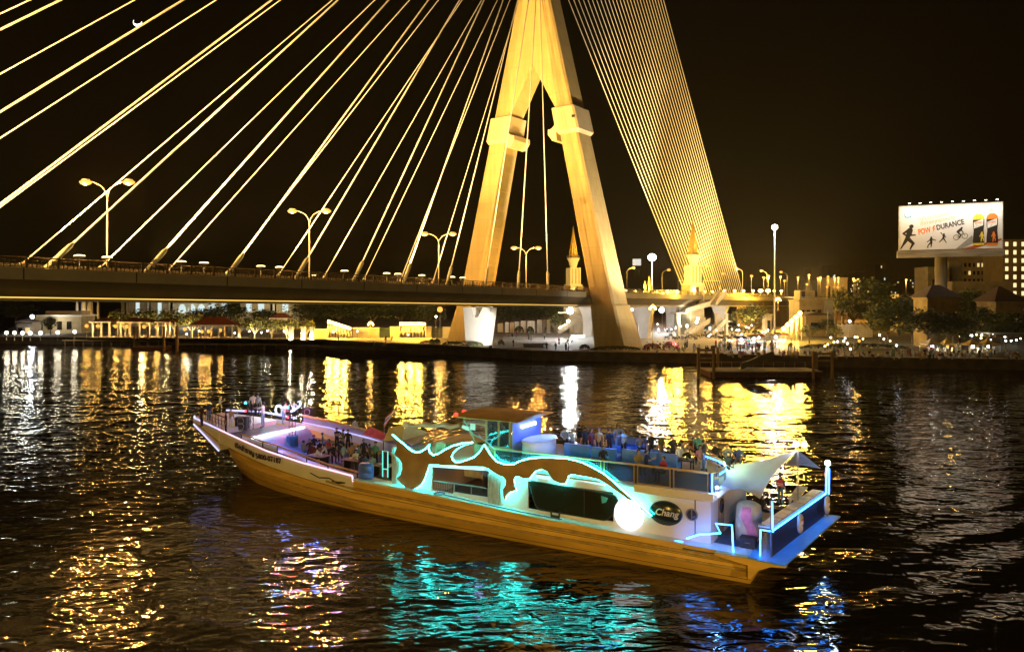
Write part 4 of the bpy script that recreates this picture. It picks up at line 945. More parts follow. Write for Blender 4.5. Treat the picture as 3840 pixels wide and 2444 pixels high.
player = [(2.9, 6.0, 2.9, 6.0, .5, .5), (2.8, 5.2, 2.6, 3.4, .7, .55), (2.5, 5.3, 1.2, 6.6, .3, .22), (1.2, 6.8, 1.3, 6.9, .35, .3), (3.2, 5.0, 4.0, 3.6, .3, .2), (2.5, 3.2, .2, .6, .45, .2), (2.7, 3.2, 3.4, 1.8, .45, .3), (3.4, 1.8, 4.3, .2, .3, .18)]
flat_fig('player_silhouette', player, BLK, bb, uv(862, 812), .37)
flat_fig('cyclist_silhouette', [(4.1, 6.9, 4.2, 6.9, .6, .5), (3.6, 6.0, 2.0, 4.6, .8, .7), (3.6, 5.8, 4.8, 4.4, .3, .22), (2.1, 4.4, 3.6, 2.6, .5, .3), (3.6, 2.6, 3.0, 1.0, .3, .2), (1.5, 1.3, 3.0, 1.2, .1, .1), (3.0, 1.2, 4.8, 4.4, .1, .1), (4.8, 4.4, 5.6, 2.2, .1, .1), (2.2, 3.9, 3.0, 1.2, .1, .1)], BLK, bb, uv(1080, 760), .40)
m_ = MB(); o_ = uv(1080, 760)
for cx, cz in ((1.2, 1.3), (5.7, 2.0)): m_.ring((o_[0] + cx * .4, -.03, o_[1] + cz * .4), 1.5 * .4, .05, 'y', 18, 4)
m_.build('bicycle_wheels', BLK, bb)
lc = uv(403, 410); m_ = MB(); m_.ring((lc[0], -.03, lc[1]), .72, .10, 'y', 20, 4); m_.prism([Vector((lc[0] + .9 * math.cos(a), -.03, lc[1] - .45 + .35 * math.sin(a))) for a in [R(180 + 20 * i) for i in range(10)]], (0, .02, 0)); m_.build('round_emblem', mat('blue print', (.12, .42, .68), .6), bb)
m_ = MB(); m_.prism([Vector((lc[0] + x, -.03, lc[1] + z)) for x, z in ((-.35, -.25), (0, .4), (.35, -.25), (0, -.05))], (0, .02, 0)); m_.build('emblem_mark', mat('pale blue print', (.35, .62, .8), .6), bb)
def bbtext(name, s_, cx, cy, size, m, ang, shear=0.0, bold=0.0, width=None):
    u, v = uv(cx, cy); return text_mesh(name, s_, size, m, bb, Matrix.Translation((u, -.03, v)) @ Matrix.Rotation(R(ang), 4, 'Y').inverted() @ Matrix.Rotation(R(90), 4, 'X'), .012, shear=shear, bold=bold, width=width)
bbtext('slogan_lettering', '\u201cเติมความสดชื่น', 800, 432, 1.25, ORG_P, 11, .15, .025, 7.4)
bbtext('second_slogan_lettering', 'ท้าทายทุกจุดหมาย', 842, 490, 1.25, ORG_P, 11, .15, .025, 7.6)
bbtext('orange_title_lettering', 'POW', 652, 640, 1.85, ORG, 12.0, .06, .06, 2.85)
bbtext('black_title_lettering', 'DURANCE', 1026, 553, 1.75, BLK, 12.0, .06, .05, 6.0)
o_ = uv(783, 612); m_ = MB(); m_.prism([Vector((o_[0] + x, -.045, o_[1] + z)) for x, z in ((.05, .95), (-.35, .05), (.0, .1), (-.2, -.85), (.38, .2), (.05, .17), (.35, .8))], (0, .03, 0)); m_.build('lightning_bolt', ORG, bb)
m_ = MB(); m_.prism([BM_(.56, .0), BM_(.72, .30), BM_(.73, .12), BM_(.62, .003)], (0, .015, 0)); m_.build('grey_swoosh', mat('grey print', (.30, .31, .27), .6), bb)
m_ = MB(); m_.prism([BM_(.61, .0, -.05), BM_(.80, .10, -.05), BM_(.998, .21, -.05), BM_(.998, .175, -.05), BM_(.82, .055, -.05), BM_(.74, .0, -.05)], (0, .015, 0)); m_.build('red_stripe', mat('red print', (.45, .07, .02), .6), bb)
for cx, col, cap in ((1430, (.80, .60, .04), 'yellow'), (1620, (.75, .22, .02), 'orange')):
    u0, v0 = uv(cx, 842); u1, v1 = uv(cx, 388 if cap == 'yellow' else 378); h = v1 - v0; w = 1.18
    prof = [(.85, .0), (1, .04), (1, .22), (.93, .34), (.86, .46), (.98, .62), (1, .80), (.9, .90), (.55, .955), (.42, .97)]
    def bp(pr, dy): return [Vector((u0 + w * a, dy, v0 + h * b)) for a, b in pr] + [Vector((u0 - w * a, dy, v0 + h * b)) for a, b in pr[::-1]]
    m_ = MB(); m_.prism(bp(prof, -.09), (0, .03, 0)); bo = m_.build('printed_bottle', BLK, bb)
    cm = mat(cap + ' print', col, .6)
    m_ = MB(); m_.prism(bp([(.99, .80), (.9, .90), (.55, .955), (.42, .97)], -.10), (0, .008, 0)); m_.prism(bp([(.85, .0), (.98, .03), (.98, .07)], -.10), (0, .008, 0)); m_.build('colour_bands', cm, bo)
    m_ = MB(); m_.prism(bp([(.42, .975), (.42, 1.0)], -.10), (0, .008, 0)); m_.build('cap', mat('clear print', (.6, .6, .58), .6), bo)
    m_ = MB(); m_.prism([Vector((u0 + w * a, -.105, v0 + h * b)) for a, b in ((-.85, .52), (-.85, .72), (.75, .82), (.85, .78), (.8, .62))], (0, .008, 0)); m_.build('label_patch', mat('white print', (.78, .77, .74), .6), bo)
    text_mesh('label_lettering', 'POW', .62, ORG, bo, Matrix.Translation((u0 - .05, -.115, v0 + h * .70)) @ Matrix.Rotation(R(-8), 4, 'Y') @ Matrix.Rotation(R(90), 4, 'X'), .004, bold=.02)
    flat_fig('runner_emblem', [(3.3, 11.6, 3.3, 11.7, .8, .8), (3.2, 10, 3.2, 6.4, 1.3, 1.0), (2.6, 10, 1, 6.6, .5, .4), (3.9, 10, 5.2, 6.8, .5, .4), (3.0, 6, 2.4, .4, .8, .4), (3.5, 6, 5.0, 3.4, .8, .5), (5.0, 3.4, 4.6, .8, .5, .3)], cm, bo, (u0 + (.02 if cap == 'yellow' else -.35), v0 + h * .10), .20, -.11)
text_mesh('small_print_lettering', 'ใหม่', .62, ORG, bb, Matrix.Translation((uv(1618, 340)[0], -.03, uv(1618, 340)[1])) @ Matrix.Rotation(R(90), 4, 'X'), .004, bold=.02)

# ------------------------------------------------------------------ right bank houses
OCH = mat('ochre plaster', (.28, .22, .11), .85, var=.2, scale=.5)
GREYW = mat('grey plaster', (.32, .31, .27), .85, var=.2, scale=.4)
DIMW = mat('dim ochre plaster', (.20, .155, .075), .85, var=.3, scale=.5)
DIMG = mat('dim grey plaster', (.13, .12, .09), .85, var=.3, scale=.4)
def wrow(n, v0, v1, u0=.06, u1=.94, fill=.6, mt=WIN_D): return [(u0 + (u1 - u0) * i / n, u0 + (u1 - u0) * (i + fill) / n, v0, v1, mt) for i in range(n)]
t, W, H = facade('three_storey_house', 'ochre three storey flat roofed house with four front windows beside the high mast', 'house', 2998, 3092, 1127, 235, 9, OCH, wrow(4, .46, .72) + wrow(3, .08, .30, mt=WIN_D))
m_ = MB(); m_.box2((.6, 1.2, H + .36), (5.2, 6, H + 3.2)); ht = m_.build('roof_hut', OCH, t); m_ = MB(); m_.box2((1.1, 1.15, H + .9), (2.2, 1.196, H + 2.9)); m_.build('hut_door', DARK, ht)
m_ = MB(); m_.box2((W + .003, -.1, 0), (W + 2.6, 9, H + .2)); m_.build('side_wing', GREYW, t)
m_ = MB()
for k in range(10): m_.box2((W * k / 10, -.22, H + .36), (W * k / 10 + .08, -.15, H + 1.1))
m_.box2((0, -.24, H + 1.103), (W, -.14, H + 1.2)); m_.build('roof_railing', STEEL, t)
t, W, H = facade('lower_house_block', 'low ochre house block with one wide dark window in front of the three storey house', 'house', 3022, 3104, 1186, 222, 6, OCH, [(.22, .82, .35, .68, WIN_D)])
m_ = MB(); m_.prism([Vector((-.6, -.7, H + .4)), Vector((W * .45, -.7, H + 1.3)), Vector((W + .6, -.7, H + .5)), Vector((W + .6, -.7, H + .36)), Vector((-.6, -.7, H + .36))], (0, 7.2, 0)); m_.build('roof', ROOF_D, t)
for x in (3104, 3132):
    a = px(x, 1165, 215); u_ = thing('utility_pole', 'bare concrete utility pole %s the corrugated fence' % ('at the left end of' if x < 3110 else 'just before'), 'utility pole', (a.x, 215, 2), 0, 'utility poles by the ochre houses'); m_ = MB(); m_.tube([(0, 0, 0), (0, 0, a.z - 2)], [.2, .14], 6); m_.build('shaft', CONC_D, u_); m_ = MB(); m_.box((0, 0, a.z - 2.8), (1.6, .12, .12)); m_.build('cross_arm', WOOD, u_)
a, b = px(3138, 1214, 212), px(3272, 1214, 212); t = thing('corrugated_fence', 'pale corrugated metal fence behind the clipped trees', 'fence', (a.x, 212, 2)); W, H = b.x - a.x, a.z - 2
m_ = MB()
for k in range(24): m_.box2((W * k / 24 + .02, -.05 * (k % 2), .2), (W * (k + 1) / 24 - .02, .06, H - .15 * ((k * 7) % 3)))
m_.build('sheets', CREAM, t); m_ = MB(); m_.box2((0, .07, H - .6), (W, .2, H - .4)); m_.box2((0, .07, .3), (W, .2, .5)); m_.build('fence_rails', WOOD, t)
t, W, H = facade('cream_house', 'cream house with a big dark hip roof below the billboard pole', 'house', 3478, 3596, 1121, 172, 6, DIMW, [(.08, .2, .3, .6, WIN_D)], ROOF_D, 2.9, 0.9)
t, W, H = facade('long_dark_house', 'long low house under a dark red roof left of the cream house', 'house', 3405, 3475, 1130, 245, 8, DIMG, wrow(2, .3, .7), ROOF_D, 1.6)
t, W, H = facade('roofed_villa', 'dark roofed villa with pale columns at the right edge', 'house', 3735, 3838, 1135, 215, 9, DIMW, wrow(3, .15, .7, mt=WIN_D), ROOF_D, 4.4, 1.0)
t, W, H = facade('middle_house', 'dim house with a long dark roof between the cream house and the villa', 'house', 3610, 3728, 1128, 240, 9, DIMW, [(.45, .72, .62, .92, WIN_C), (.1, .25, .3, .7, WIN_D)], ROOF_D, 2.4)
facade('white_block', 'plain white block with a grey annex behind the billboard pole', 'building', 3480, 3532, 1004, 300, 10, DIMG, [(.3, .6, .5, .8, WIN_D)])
facade('white_block', 'taller white block just right of the billboard pole', 'building', 3560, 3606, 985, 310, 10, DIMG, [(.2, .8, .08, .16, WIN_D)])
facade('long_low_block', 'long dark low block with faint lit windows below the apartment towers', 'building', 3570, 3790, 1058, 290, 8, CONC_D, wrow(11, .35, .62, fill=.5, mt=WIN_D))
facade('small_white_building', 'small pale building beneath the distant orange lamps', 'building', 3098, 3178, 1043, 420, 12, GREYW, wrow(4, .5, .8, mt=WIN_D))
facade('yard_wall', 'low pale yard building beyond the tallest dark tree', 'building', 3372, 3406, 1108, 250, 6, CREAM, [(.3, .6, .3, .7, WIN_D)])
ws = [(.05 + .095 * i, .05 + .095 * i + .05, .16 + .125 * j, .16 + .125 * j + .06, WIN_Y if (i, j) in ((4, 5), (5, 5), (2, 4), (7, 5), (1, 2)) else WIN_D) for i in range(9) for j in range(6)]
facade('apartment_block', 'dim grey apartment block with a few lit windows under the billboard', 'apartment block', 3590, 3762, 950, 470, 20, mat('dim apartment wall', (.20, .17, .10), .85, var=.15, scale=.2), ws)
ws = [(u, u + .13, .08 + .105 * j, .08 + .105 * j + .055, emis('bright warm window', (1.0, .78, .36), 1.3)) for u in (.10, .44, .78) for j in range(9)]
facade('apartment_block', 'apartment tower with three columns of bright yellow windows at the right edge', 'apartment block', 3760, 3850, 900, 430, 18, MATS['dim apartment wall'], ws)
# far skyline slabs with sparse lights
r = random.Random(12)
for i in range(16):
    x0 = 3000 + i * 36 + r.randint(-8, 8); w = r.randint(28, 52); yt = r.randint(985, 1060); Y = 900 + r.randint(-60, 60)
    wl_ = [(u, u + .10, v, v + .05, r.choice([WIN_C, WIN_Y])) for u, v in [(r.uniform(.08, .8), r.uniform(.35, .92)) for _ in range(3)]]
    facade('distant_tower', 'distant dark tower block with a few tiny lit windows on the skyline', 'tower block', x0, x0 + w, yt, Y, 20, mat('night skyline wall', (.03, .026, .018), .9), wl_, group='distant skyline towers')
for i, (x0, x1, yt, Y) in enumerate(((1835, 1900, 1072, 700), (1990, 2060, 1078, 720), (2240, 2330, 1085, 700), (1780, 1830, 985, 800))):
    facade('distant_tower', 'distant dark tower low behind the bridge deck, %s of four' % ['second', 'third', 'rightmost', 'leftmost and tallest'][i], 'tower block', x0, x1, yt, Y, 20, MATS['night skyline wall'], [(.3, .36, .8, .83, WIN_C), (.7, .76, .6, .63, WIN_Y)], group='distant towers behind the deck')
# white wall lamps among the houses
for x, y, Y, w_, lb in ((3450, 1141, 222, 2200, 'small cold white lamp on the cream house corner'), (3642, 1258, 182, 3500, 'bright white lamp above the tents on the right'), (3222, 1278, 178, 1500, 'small orange lamp on the path right of the clipped trees'), (3186, 1204, 210, 300, 'faint lamp on the corrugated fence')):
    P = px(x, y, Y); pole_lamp(Vector((P.x, Y, 2)), P.z, lb, LENS_O if 'orange' in lb else LENS_B, OR if 'orange' in lb else WB, w_, rad=.34)
a, b = px(3712, 1252, 180), px(3850, 1252, 180); t = thing('pergola', 'dark flat roofed pergola at the right edge of the bank', 'pergola', (a.x, 180, 2)); W, H = b.x - a.x, a.z - 2
m_ = MB(); m_.box2((-.3, -.3, H), (W, 5, H + .22)); m_.build('roof', STEEL, t)
for k in range(4): m_ = MB(); m_.box2((W * k / 3.2, 0, 0), (W * k / 3.2 + .16, .16, H - .003)); m_.build('post', DARK, t)
# market tents
def tent(x0, x1, ye, yp, Y, label, canopy, lens, watt, col):
    a, b = px(x0, ye, Y), px(x1, ye, Y); W, H, rh = b.x - a.x, a.z - 2.0, (ye - yp) / FPX * Y
    t = thing('market_tent', label, 'tent', ((a.x + b.x) / 2, Y, 2.0), 0, 'lit market tents on the right quay'); h = W / 2
    m_ = MB(); n = 4
    for q in range(4):
        A = [(-h, -h), (h, -h), (h, h), (-h, h)][q]; B = [(-h, -h), (h, -h), (h, h), (-h, h)][(q + 1) % 4]
        for k in range(n):
            def pt(c, k_): f = 1 - k_ / n; return Vector((c[0] * f, c[1] * f, H + rh * (k_ / n) ** 1.7))
            m_.quad(pt(A, k), pt(B, k), pt(B, k + 1), pt(A, k + 1))
        m_.quad((A[0], A[1], H - .3), (B[0], B[1], H - .3), (B[0], B[1], H), (A[0], A[1], H))
    m_.build('canopy', canopy, t, fix=False)
    for A in ((-h, -h), (h, -h), (h, h), (-h, h)): m_ = MB(); m_.tube([(A[0], A[1], 0), (A[0], A[1], H - .1)], .05, 5); m_.build('leg', STEEL, t)
    m_ = MB(); m_.box((0, -h * .5, .85), (W * .7, .8, .08)); 
    for sx in (-1, 1): m_.box((sx * W * .3, -h * .5, .4), (.08, .6, .8))
    m_.build('counter', WHITE, t)
    m_ = MB(); m_.ball((0, -.3, H - .55), .3, 8, 6); m_.build('hanging_bulb', lens, t); plight(t, (0, -.3, H - .75), col, watt, .3); return t
CAN_W = mat('white canopy cloth', (.72, .70, .64), .8, var=.05); CAN_Y = mat('yellow canopy cloth', (.62, .48, .12), .8, var=.08)
tent(3464, 3520, 1288, 1266, 158, 'white market tent with cold light, leftmost of the four tents', CAN_W, LENS_B, 1500, WB)
tent(3528, 3572, 1288, 1266, 159, 'market tent with an orange bulb, second from the left', CAN_Y, LENS_O, 1300, OR)
tent(3618, 3672, 1288, 1270, 157, 'yellow market tent, third from the left below the bright white lamp', CAN_Y, LENS_W, 1600, WW)
tent(3674, 3732, 1288, 1266, 158, 'yellow market tent, rightmost of the four tents', CAN_Y, LENS_W, 1600, WW)
# food stalls in the crowd, each a cart under a lit awning
def stall(x, y, label, w_, col, lens, awn):
    P = gp(x, y, 2.0); t = thing('food_stall', label, 'food stall', P, rnd.uniform(-.3, .3), 'lit food stalls on the plaza')
    m_ = MB(); m_.box((0, 0, .75), (2.0, 1.0, .7)); m_.box((0, -.1, 1.13), (2.2, 1.3, .05)); m_.build('cart', WHITE, t)
    m_ = MB(); m_.prism([Vector((-1.4, -1, 2.25)), Vector((1.4, -1, 2.25)), Vector((1.4, .8, 2.7)), Vector((-1.4, .8, 2.7))], (0, 0, .06)); m_.build('awning', awn, t)
    for sx in (-1, 1): m_ = MB(); m_.tube([(sx * 1.2, .5, 0), (sx * 1.2, .5, 2.6)], .04, 5); m_.build('leg', STEEL, t)
    for sx in (-1, 1): m_ = MB(); m_.ring((sx * .6, -.45, .3), .26, .05, 'y', 12, 5); m_.build('wheel', DARK, t)
    m_ = MB(); m_.ball((0, -.6, 2.1), .34, 8, 6); m_.build('lamp', lens, t); plight(t, (0, -.7, 1.95), col, w_, .34)
AWR = mat('red awning cloth', (.40, .05, .03), .8)
stall(2905, 1296, 'brightest white lit food stall in the crowd left of the floodlight row', 7000, (1, .96, .9), LENS_W, CAN_W)
stall(2842, 1298, 'food stall with a white lamp and red awning amid the crowd', 3500, WB, LENS_B, AWR)
stall(2822, 1303, 'second lit food stall with white awning amid the crowd', 2600, WB, LENS_B, CAN_W)
stall(2775, 1307, 'stall with a blue white lamp nearest the pontoon frame', 1800, WB, LENS_B, mat('blue awning cloth', (.04, .08, .35), .8))
stall(2932, 1290, 'food stall with a reddish lamp right of the brightest stall', 1500, (1, .5, .3), LENS_O, AWR)
stall(2612, 1252, 'lit stall under a dark awning at the foot of the stair tower', 2600, (.95, .95, 1), LENS_B, mat('dark awning cloth', (.05, .05, .06), .8))
# parked cars and motorbikes
def car_proto(P, rz, label, paint):
    t = thing('parked_car', label, 'car', P, rz, 'cars parked below the ramp wall')
    m_ = MB(); pr = [(-2.1, .35), (-2.15, .75), (-1.7, .88), (-1.1, .95), (-.6, 1.42), (.9, 1.45), (1.6, 1.0), (2.1, .9), (2.15, .4)]
    m_.loft([[Vector((x * (1 if abs(y) < .8 else .97), y * (1 if z < 1 else .8), z)) for x, z in pr] for y in (-.86, -.7, .7, .86)]); m_.build('body', paint, t)
    m_ = MB()
    for sy in (-1, 1): m_.prism([Vector((x, sy * .75, z)) for x, z in ((-.95, 1.0), (-.55, 1.36), (.85, 1.38), (1.35, 1.0))], (0, sy * .06, 0))
    m_.build('windows', WIN_D, t)
    for x in (-1.35, 1.35):
        for sy in (-1, 1):
            m_ = MB(); m_.lathe((0, 0, 0), [(.12, -.1), (.32, -.1), (.32, .1), (.12, .1)], 14); w_ = m_.build('wheel', DARK, t); w_.location = (x, sy * .82, .32); w_.rotation_euler = (R(90), 0, 0)
    for sy in (-1, 1): m_ = MB(); m_.box((-2.12, sy * .6, .68), (.1, .3, .14)); m_.build('headlight', WHITE, t)
    return t
PA = [mat('white car paint', (.65, .65, .63), .3, var=.02), mat('dark car paint', (.03, .03, .04), .3), mat('silver car paint', (.35, .36, .36), .3, .4), mat('red car paint', (.3, .03, .02), .3)]
c0 = car_proto(gp(2722, 1228, 2), R(8), 'white car parked at the left end of the row below the ramp wall', PA[0])
for i, (x, y, k, lb) in enumerate(((2760, 1226, 1, 'dark car parked second in the row below the ramp wall'), (2800, 1224, 2, 'silver car parked in the middle below the ramp wall'), (2838, 1222, 0, 'white car parked right of the silver car below the ramp wall'), (2868, 1222, 3, 'red car parked at the right end of the row below the ramp wall'), (2655, 1250, 2, 'silver car standing by the foot of the stair tower'))):
    t = dup(c0, gp(x, y, 2), R(8 + rnd.uniform(-8, 8)), lb); t.children[0].material_slots[0].link = 'OBJECT'; t.children[0].material_slots[0].material = PA[k]
def moto(P, rz, label, paint):
    t = thing('motorbike', label, 'motorbike', P, rz, 'motorbikes parked on the plaza')
    m_ = MB(); m_.tube([(-.5, 0, .62), (-.15, 0, .5), (.2, 0, .55), (.48, 0, .95)], [.14, .17, .12, .1], 7); m_.build('body', paint, t)
    m_ = MB(); m_.box((-.32, 0, .78), (.7, .24, .1)); m_.build('saddle', DARK, t)
    for x in (-.62, .62): m_ = MB(); m_.ring((x, 0, .3), .25, .06, 'y', 14, 5); m_.build('wheel', DARK, t)
    m_ = MB(); m_.tube([(.62, 0, .3), (.45, 0, 1.0)], .04, 5); m_.tube([(.42, -.33, 1.05), (.46, 0, 1.0), (.42, .33, 1.05)], .03, 5); m_.build('handlebar', STEEL, t); return t
mp_ = moto(gp(2500, 1272, 2), .4, 'motorbike in the crowded row of motorbikes left of the stair tower foot', PA[1])
for i in range(26):
    x = 2515 + i * 10.5; dup(mp_, gp(x, 1268 + rnd.uniform(-6, 8), 2), rnd.uniform(0, 3), 'parked motorbike in the crowded row between the stair tower and the food stalls')
for i in range(22): dup(mp_, gp(2715 + i * 8.3, 1236 + rnd.uniform(-4, 4), 2), rnd.uniform(0, 3), 'parked motorbike in the far row in front of the parked cars')
plight(None, px(2800, 1215, 226), (1, .75, .4), 3500, .3); plight(None, px(2740, 1240, 205), (1, .78, .42), 3500, .3)
# kiosk, plinth block and barriers
facade('ticket_kiosk', 'small cream kiosk by the yellow lit leafy tree', 'kiosk', 2870, 2894, 1182, 228, 3, CREAM, [(.3, .75, .2, .75, WIN_D)])
a, b = px(1963, 1291, 172), px(2050, 1291, 172); t = thing('dark_bin_shelter', 'low dark box shelter at the water edge in front of the plaza', 'shelter', (a.x, 172, 2)); W, H = b.x - a.x, a.z - 2
m_ = MB(); m_.box2((0, 0, 0), (W * .85, 2, H)); m_.build('wall', CONC_D, t); m_ = MB(); m_.box2((-.15, -.2, H + .003), (W, 2.3, H + .14)); m_.build('roof_slab', DARK, t)
a, b = px(2608, 1258, 205), px(2660, 1258, 205)
for i, (x0, x1, y, lb) in enumerate(((2140, 2196, 1258, 'white event barriers in a row left of the near pylon leg'), (2765, 2835, 1282, 'pale concrete blocks behind the food stalls'))):
    Y = 212 if i == 0 else 190; a, b = px(x0, y - 8, Y), px(x1, y - 8, Y); t = thing('barrier_row', lb, 'barrier', (a.x, Y, 2)); W = b.x - a.x; m_ = MB()
    m_.box2((0, 0, .9), (W, .06, 1.0)); m_.build('top_rail', WHITE, t)
    for k in range(6): m_ = MB(); m_.box2((W * k / 6 + .05, 0, 0), (W * (k + 1) / 6 - .1, .08, .86)); m_.build('panel', WHITE, t)

# ------------------------------------------------------------------ piers and pontoons
PILE = mat('mooring pile timber', (.22, .15, .08), .8, var=.3, scale=1, stretch=(1, 1, .3))
def pile_frame(x0, x1, ytop, ybot, label, group, cap=True):
    P = gp(x0, ybot, 0.0); Q = px(x1, ybot, P.y); H = px(x0, ytop, P.y).z
    t = thing('timber_gantry', label, 'mooring gantry', (P.x, P.y, 0), 0, group)
    for x in (0, Q.x - P.x): m_ = MB(); m_.tube([(x, 0, -1), (x, 0, H)], .26, 8); m_.build('pile', PILE, t)
    if cap:
        m_ = MB(); m_.box2((-.1, -.15, H - .62), (Q.x - P.x + .1, .15, H - .25)); m_.build('top_beam', PILE, t)
        m_ = MB(); m_.box2((-.1, -.12, H * .62), (Q.x - P.x + .1, .12, H * .62 + .28)); m_.build('cross_beam', PILE, t)
    return t
GF = 'timber mooring gantries of the ferry pontoon'
pile_frame(2619, 2676, 1302, 1420, 'tall timber mooring gantry at the left end of the ferry pontoon', GF)
pile_frame(2676, 2692, 1304, 1396, 'two close timber piles behind the left mooring gantry', GF, False)
pile_frame(3050, 3121, 1316, 1420, 'tall timber mooring gantry at the right end of the ferry pontoon', GF)
pile_frame(3056, 3062, 1316, 1404, 'slim timber pile pair just behind the right mooring gantry', GF, False)
A = gp(2665, 1415, 0); B = gp(3080, 1415, 0); t = thing('ferry_pontoon', 'low rusty floating ferry pontoon with a pale deck edge between two timber frames', 'pontoon', (A.x, A.y, 0)); W = B.x - A.x
m_ = MB(); m_.box2((0, 0, -.5), (W, 7, .85)); m_.build('float_tank', mat('rusty tank', (.07, .03, .02), .8, var=.4), t); m_ = MB(); m_.box2((-.15, -.15, .853), (W + .15, 7.1, 1.05)); m_.build('deck', CONC_D, t)
m_ = MB(); m_.prism([Vector((W * .32, 3, 1.06)), Vector((W * .72, 8, 2.9)), Vector((W * .72, 8, 3.9)), Vector((W * .32, 3, 2.06))], (0, .1, 0)); m_.prism([Vector((W * .32, 3, 1.06)), Vector((W * .72, 8, 2.9)), Vector((W * .72, 8, 2.75)), Vector((W * .32, 3, .96))], (0, 2, 0)); m_.build('gangway', STEEL, t)
m_ = MB()
for k in range(11): m_.tube([(W * k / 10, 6.9, 1.05), (W * k / 10, 6.9, 2.0)], .04, 5)
m_.tube([(0, 6.9, 2.0), (W, 6.9, 2.0)], .05, 5); m_.build('railing', STEEL, t)
for k in range(7): m_ = MB(); m_.ring((W * (.1 + .13 * k), -.2, .5), .32, .12, 'y', 12, 6); m_.build('tyre_fender', DARK, t)
# left pier
A, B = gp(496, 1312, 0), gp(618, 1312, 0); t = thing('floating_pontoon', 'small dark floating pontoon at the left promenade', 'pontoon', (A.x, A.y, 0)); W = B.x - A.x
m_ = MB(); m_.box2((0, 0, -.4), (W, 4, .7)); m_.build('float_tank', MATS['rusty tank'], t); m_ = MB(); m_.box2((-.1, -.1, .703), (W + .1, 4.1, .85)); m_.build('deck', WOOD, t)
for i, (x, yt, yb) in enumerate(((505, 1227, 1300), (516, 1227, 1296), (555, 1226, 1298), (615, 1228, 1316), (664, 1226, 1318))):
    P = gp(x, yb, 0); H = px(x, yt, P.y).z; t = thing('mooring_pile', 'tall timber mooring pile at the left pontoon, %s from the left' % ['first', 'second', 'third', 'fourth', 'thickest and last'][i], 'mooring pile', (P.x, P.y, 0), 0, 'mooring piles at the left pontoon')
    m_ = MB(); m_.tube([(0, 0, -1), (0, 0, H)], .34 if i < 4 else .42, 8); m_.build('shaft', PILE, t); m_ = MB(); m_.lathe((0, 0, H), [(.4, 0.003), (.42, .1), (.05, .3)], 8); m_.build('cap', CONC_D, t)
a, b = px(232, 1272, 214), px(625, 1280, 210); t = thing('promenade_jetty', 'long straight jetty with a lit edge along the left promenade', 'jetty', (a.x, 214, 0), math.atan2(-4, b.x - a.x)); W = b.x - a.x
m_ = MB(); m_.box2((0, 0, 1.15), (W, 2.6, 1.5)); m_.build('deck', mat('jetty planks', (.46, .36, .22), .8, var=.2), t)
for k in range(12): m_ = MB(); m_.tube([(W * k / 11, 1.2, -.8), (W * k / 11, 1.2, 1.148)], .2, 6); m_.build('jetty_pile', PILE, t)
a = px(670, 1276, 206); t = thing('promenade_jetty', 'pale landing stage between the thick mooring pile and the lamp pillars', 'jetty', (a.x, 206, 0)); W = (1075 - 670) / FPX * 206
m_ = MB(); m_.box2((0, 0, 1.5), (W, 3, 1.85)); m_.box2((0, .3, .5), (W, 2.5, .8)); m_.build('deck', MATS['jetty planks'], t)
for k in range(10): m_ = MB(); m_.tube([(W * k / 9, 1.2, -.8), (W * k / 9, 1.2, 1.497)], .2, 6); m_.build('jetty_pile', PILE, t)
# ------------------------------------------------------------------ party boat (local x: bow is negative, stern positive; local y: far side positive)
TO, TA = Vector((12.90, 38.45, 0)), R(-29.67)
TM = Matrix.Translation(TO) @ Matrix.Rotation(TA, 4, 'Z'); TI = TM.inverted()
UX, UY = Vector((math.cos(TA), math.sin(TA), 0)), Vector((-math.sin(TA), math.cos(TA), 0))
def bz(x, y, z):
    p = TI @ gp(x, y, z); return Vector((p.x, p.y, z))
def by(x, y, yl):
    d = px(x, y, 1.0) - Vector((0, 0, CAM_H)); k = (yl + TO.dot(UY)) / d.dot(UY); return TI @ (d * k + Vector((0, 0, CAM_H)))
boat = thing('party_boat', 'long wooden river party boat with cyan neon dolphin silhouette and blue lit stern', 'boat', TO, TA)
HULL = mat('cream hull paint', (.70, .45, .11), .5, var=.24, scale=.9, stretch=(.35, 1, 2.2), dirt=(.22, .13, .04), bump=.02)
BW = mat('boat white paint', (.72, .70, .66), .45, var=.06, scale=1.0)
DECK = mat('deck planks', (.20, .165, .13), .6, var=.2, scale=2.0, stretch=(.3, 4, 1))
BLUEF = mat('pale blue panel', (.42, .50, .70), .4, var=.05)
BROWN = mat('brown board', (.36, .25, .12), .5, var=.22, scale=1.2, dirt=(.22, .13, .04))
NEON_C = emis('cyan neon', (.03, .95, .86), 55); NEON_B = emis('blue neon', (.02, .24, 1.0), 30); GLOW_P = emis('lit gunwale glow', (1.0, .55, .70), 1.9); NEON_V = emis('violet strip light', (.50, .48, 1.0), 1.8)
st_ = [(.1, 1.30, 4.45, 4.35, 4.20), (-5, 1.40, 4.45, 4.40, 4.22), (-11, 1.50, 4.45, 4.40, 4.22), (-16, 1.75, 4.40, 4.35, 4.15), (-20, 1.92, 4.35, 4.25, 4.05), (-23.6, 2.02, 4.25, 4.10, 3.85), (-28, 2.46, 4.12, 3.85, 3.45), (-31.4, 2.84, 3.92, 3.45, 2.85), (-34, 3.2, 3.55, 2.85, 2.05), (-36, 3.42, 3.12, 2.15, 1.15), (-37.6, 3.58, 2.72, 1.5, .35)]
rings = []
for x, zt, yt, ym, yb in st_:
    zm = .55 + max(0, -(x + 24)) * .055; zk = -.9 if x > -36 else -.2
    half = [(yt, zt), (yt * .45 + ym * .55, (zt * .5 + zm * .5)), (ym, zm), (yb, -.35), (yb * .4, zk)]
    rings.append([Vector((x, -a, b)) for a, b in half] + [Vector((x, a, b)) for a, b in half[::-1]])
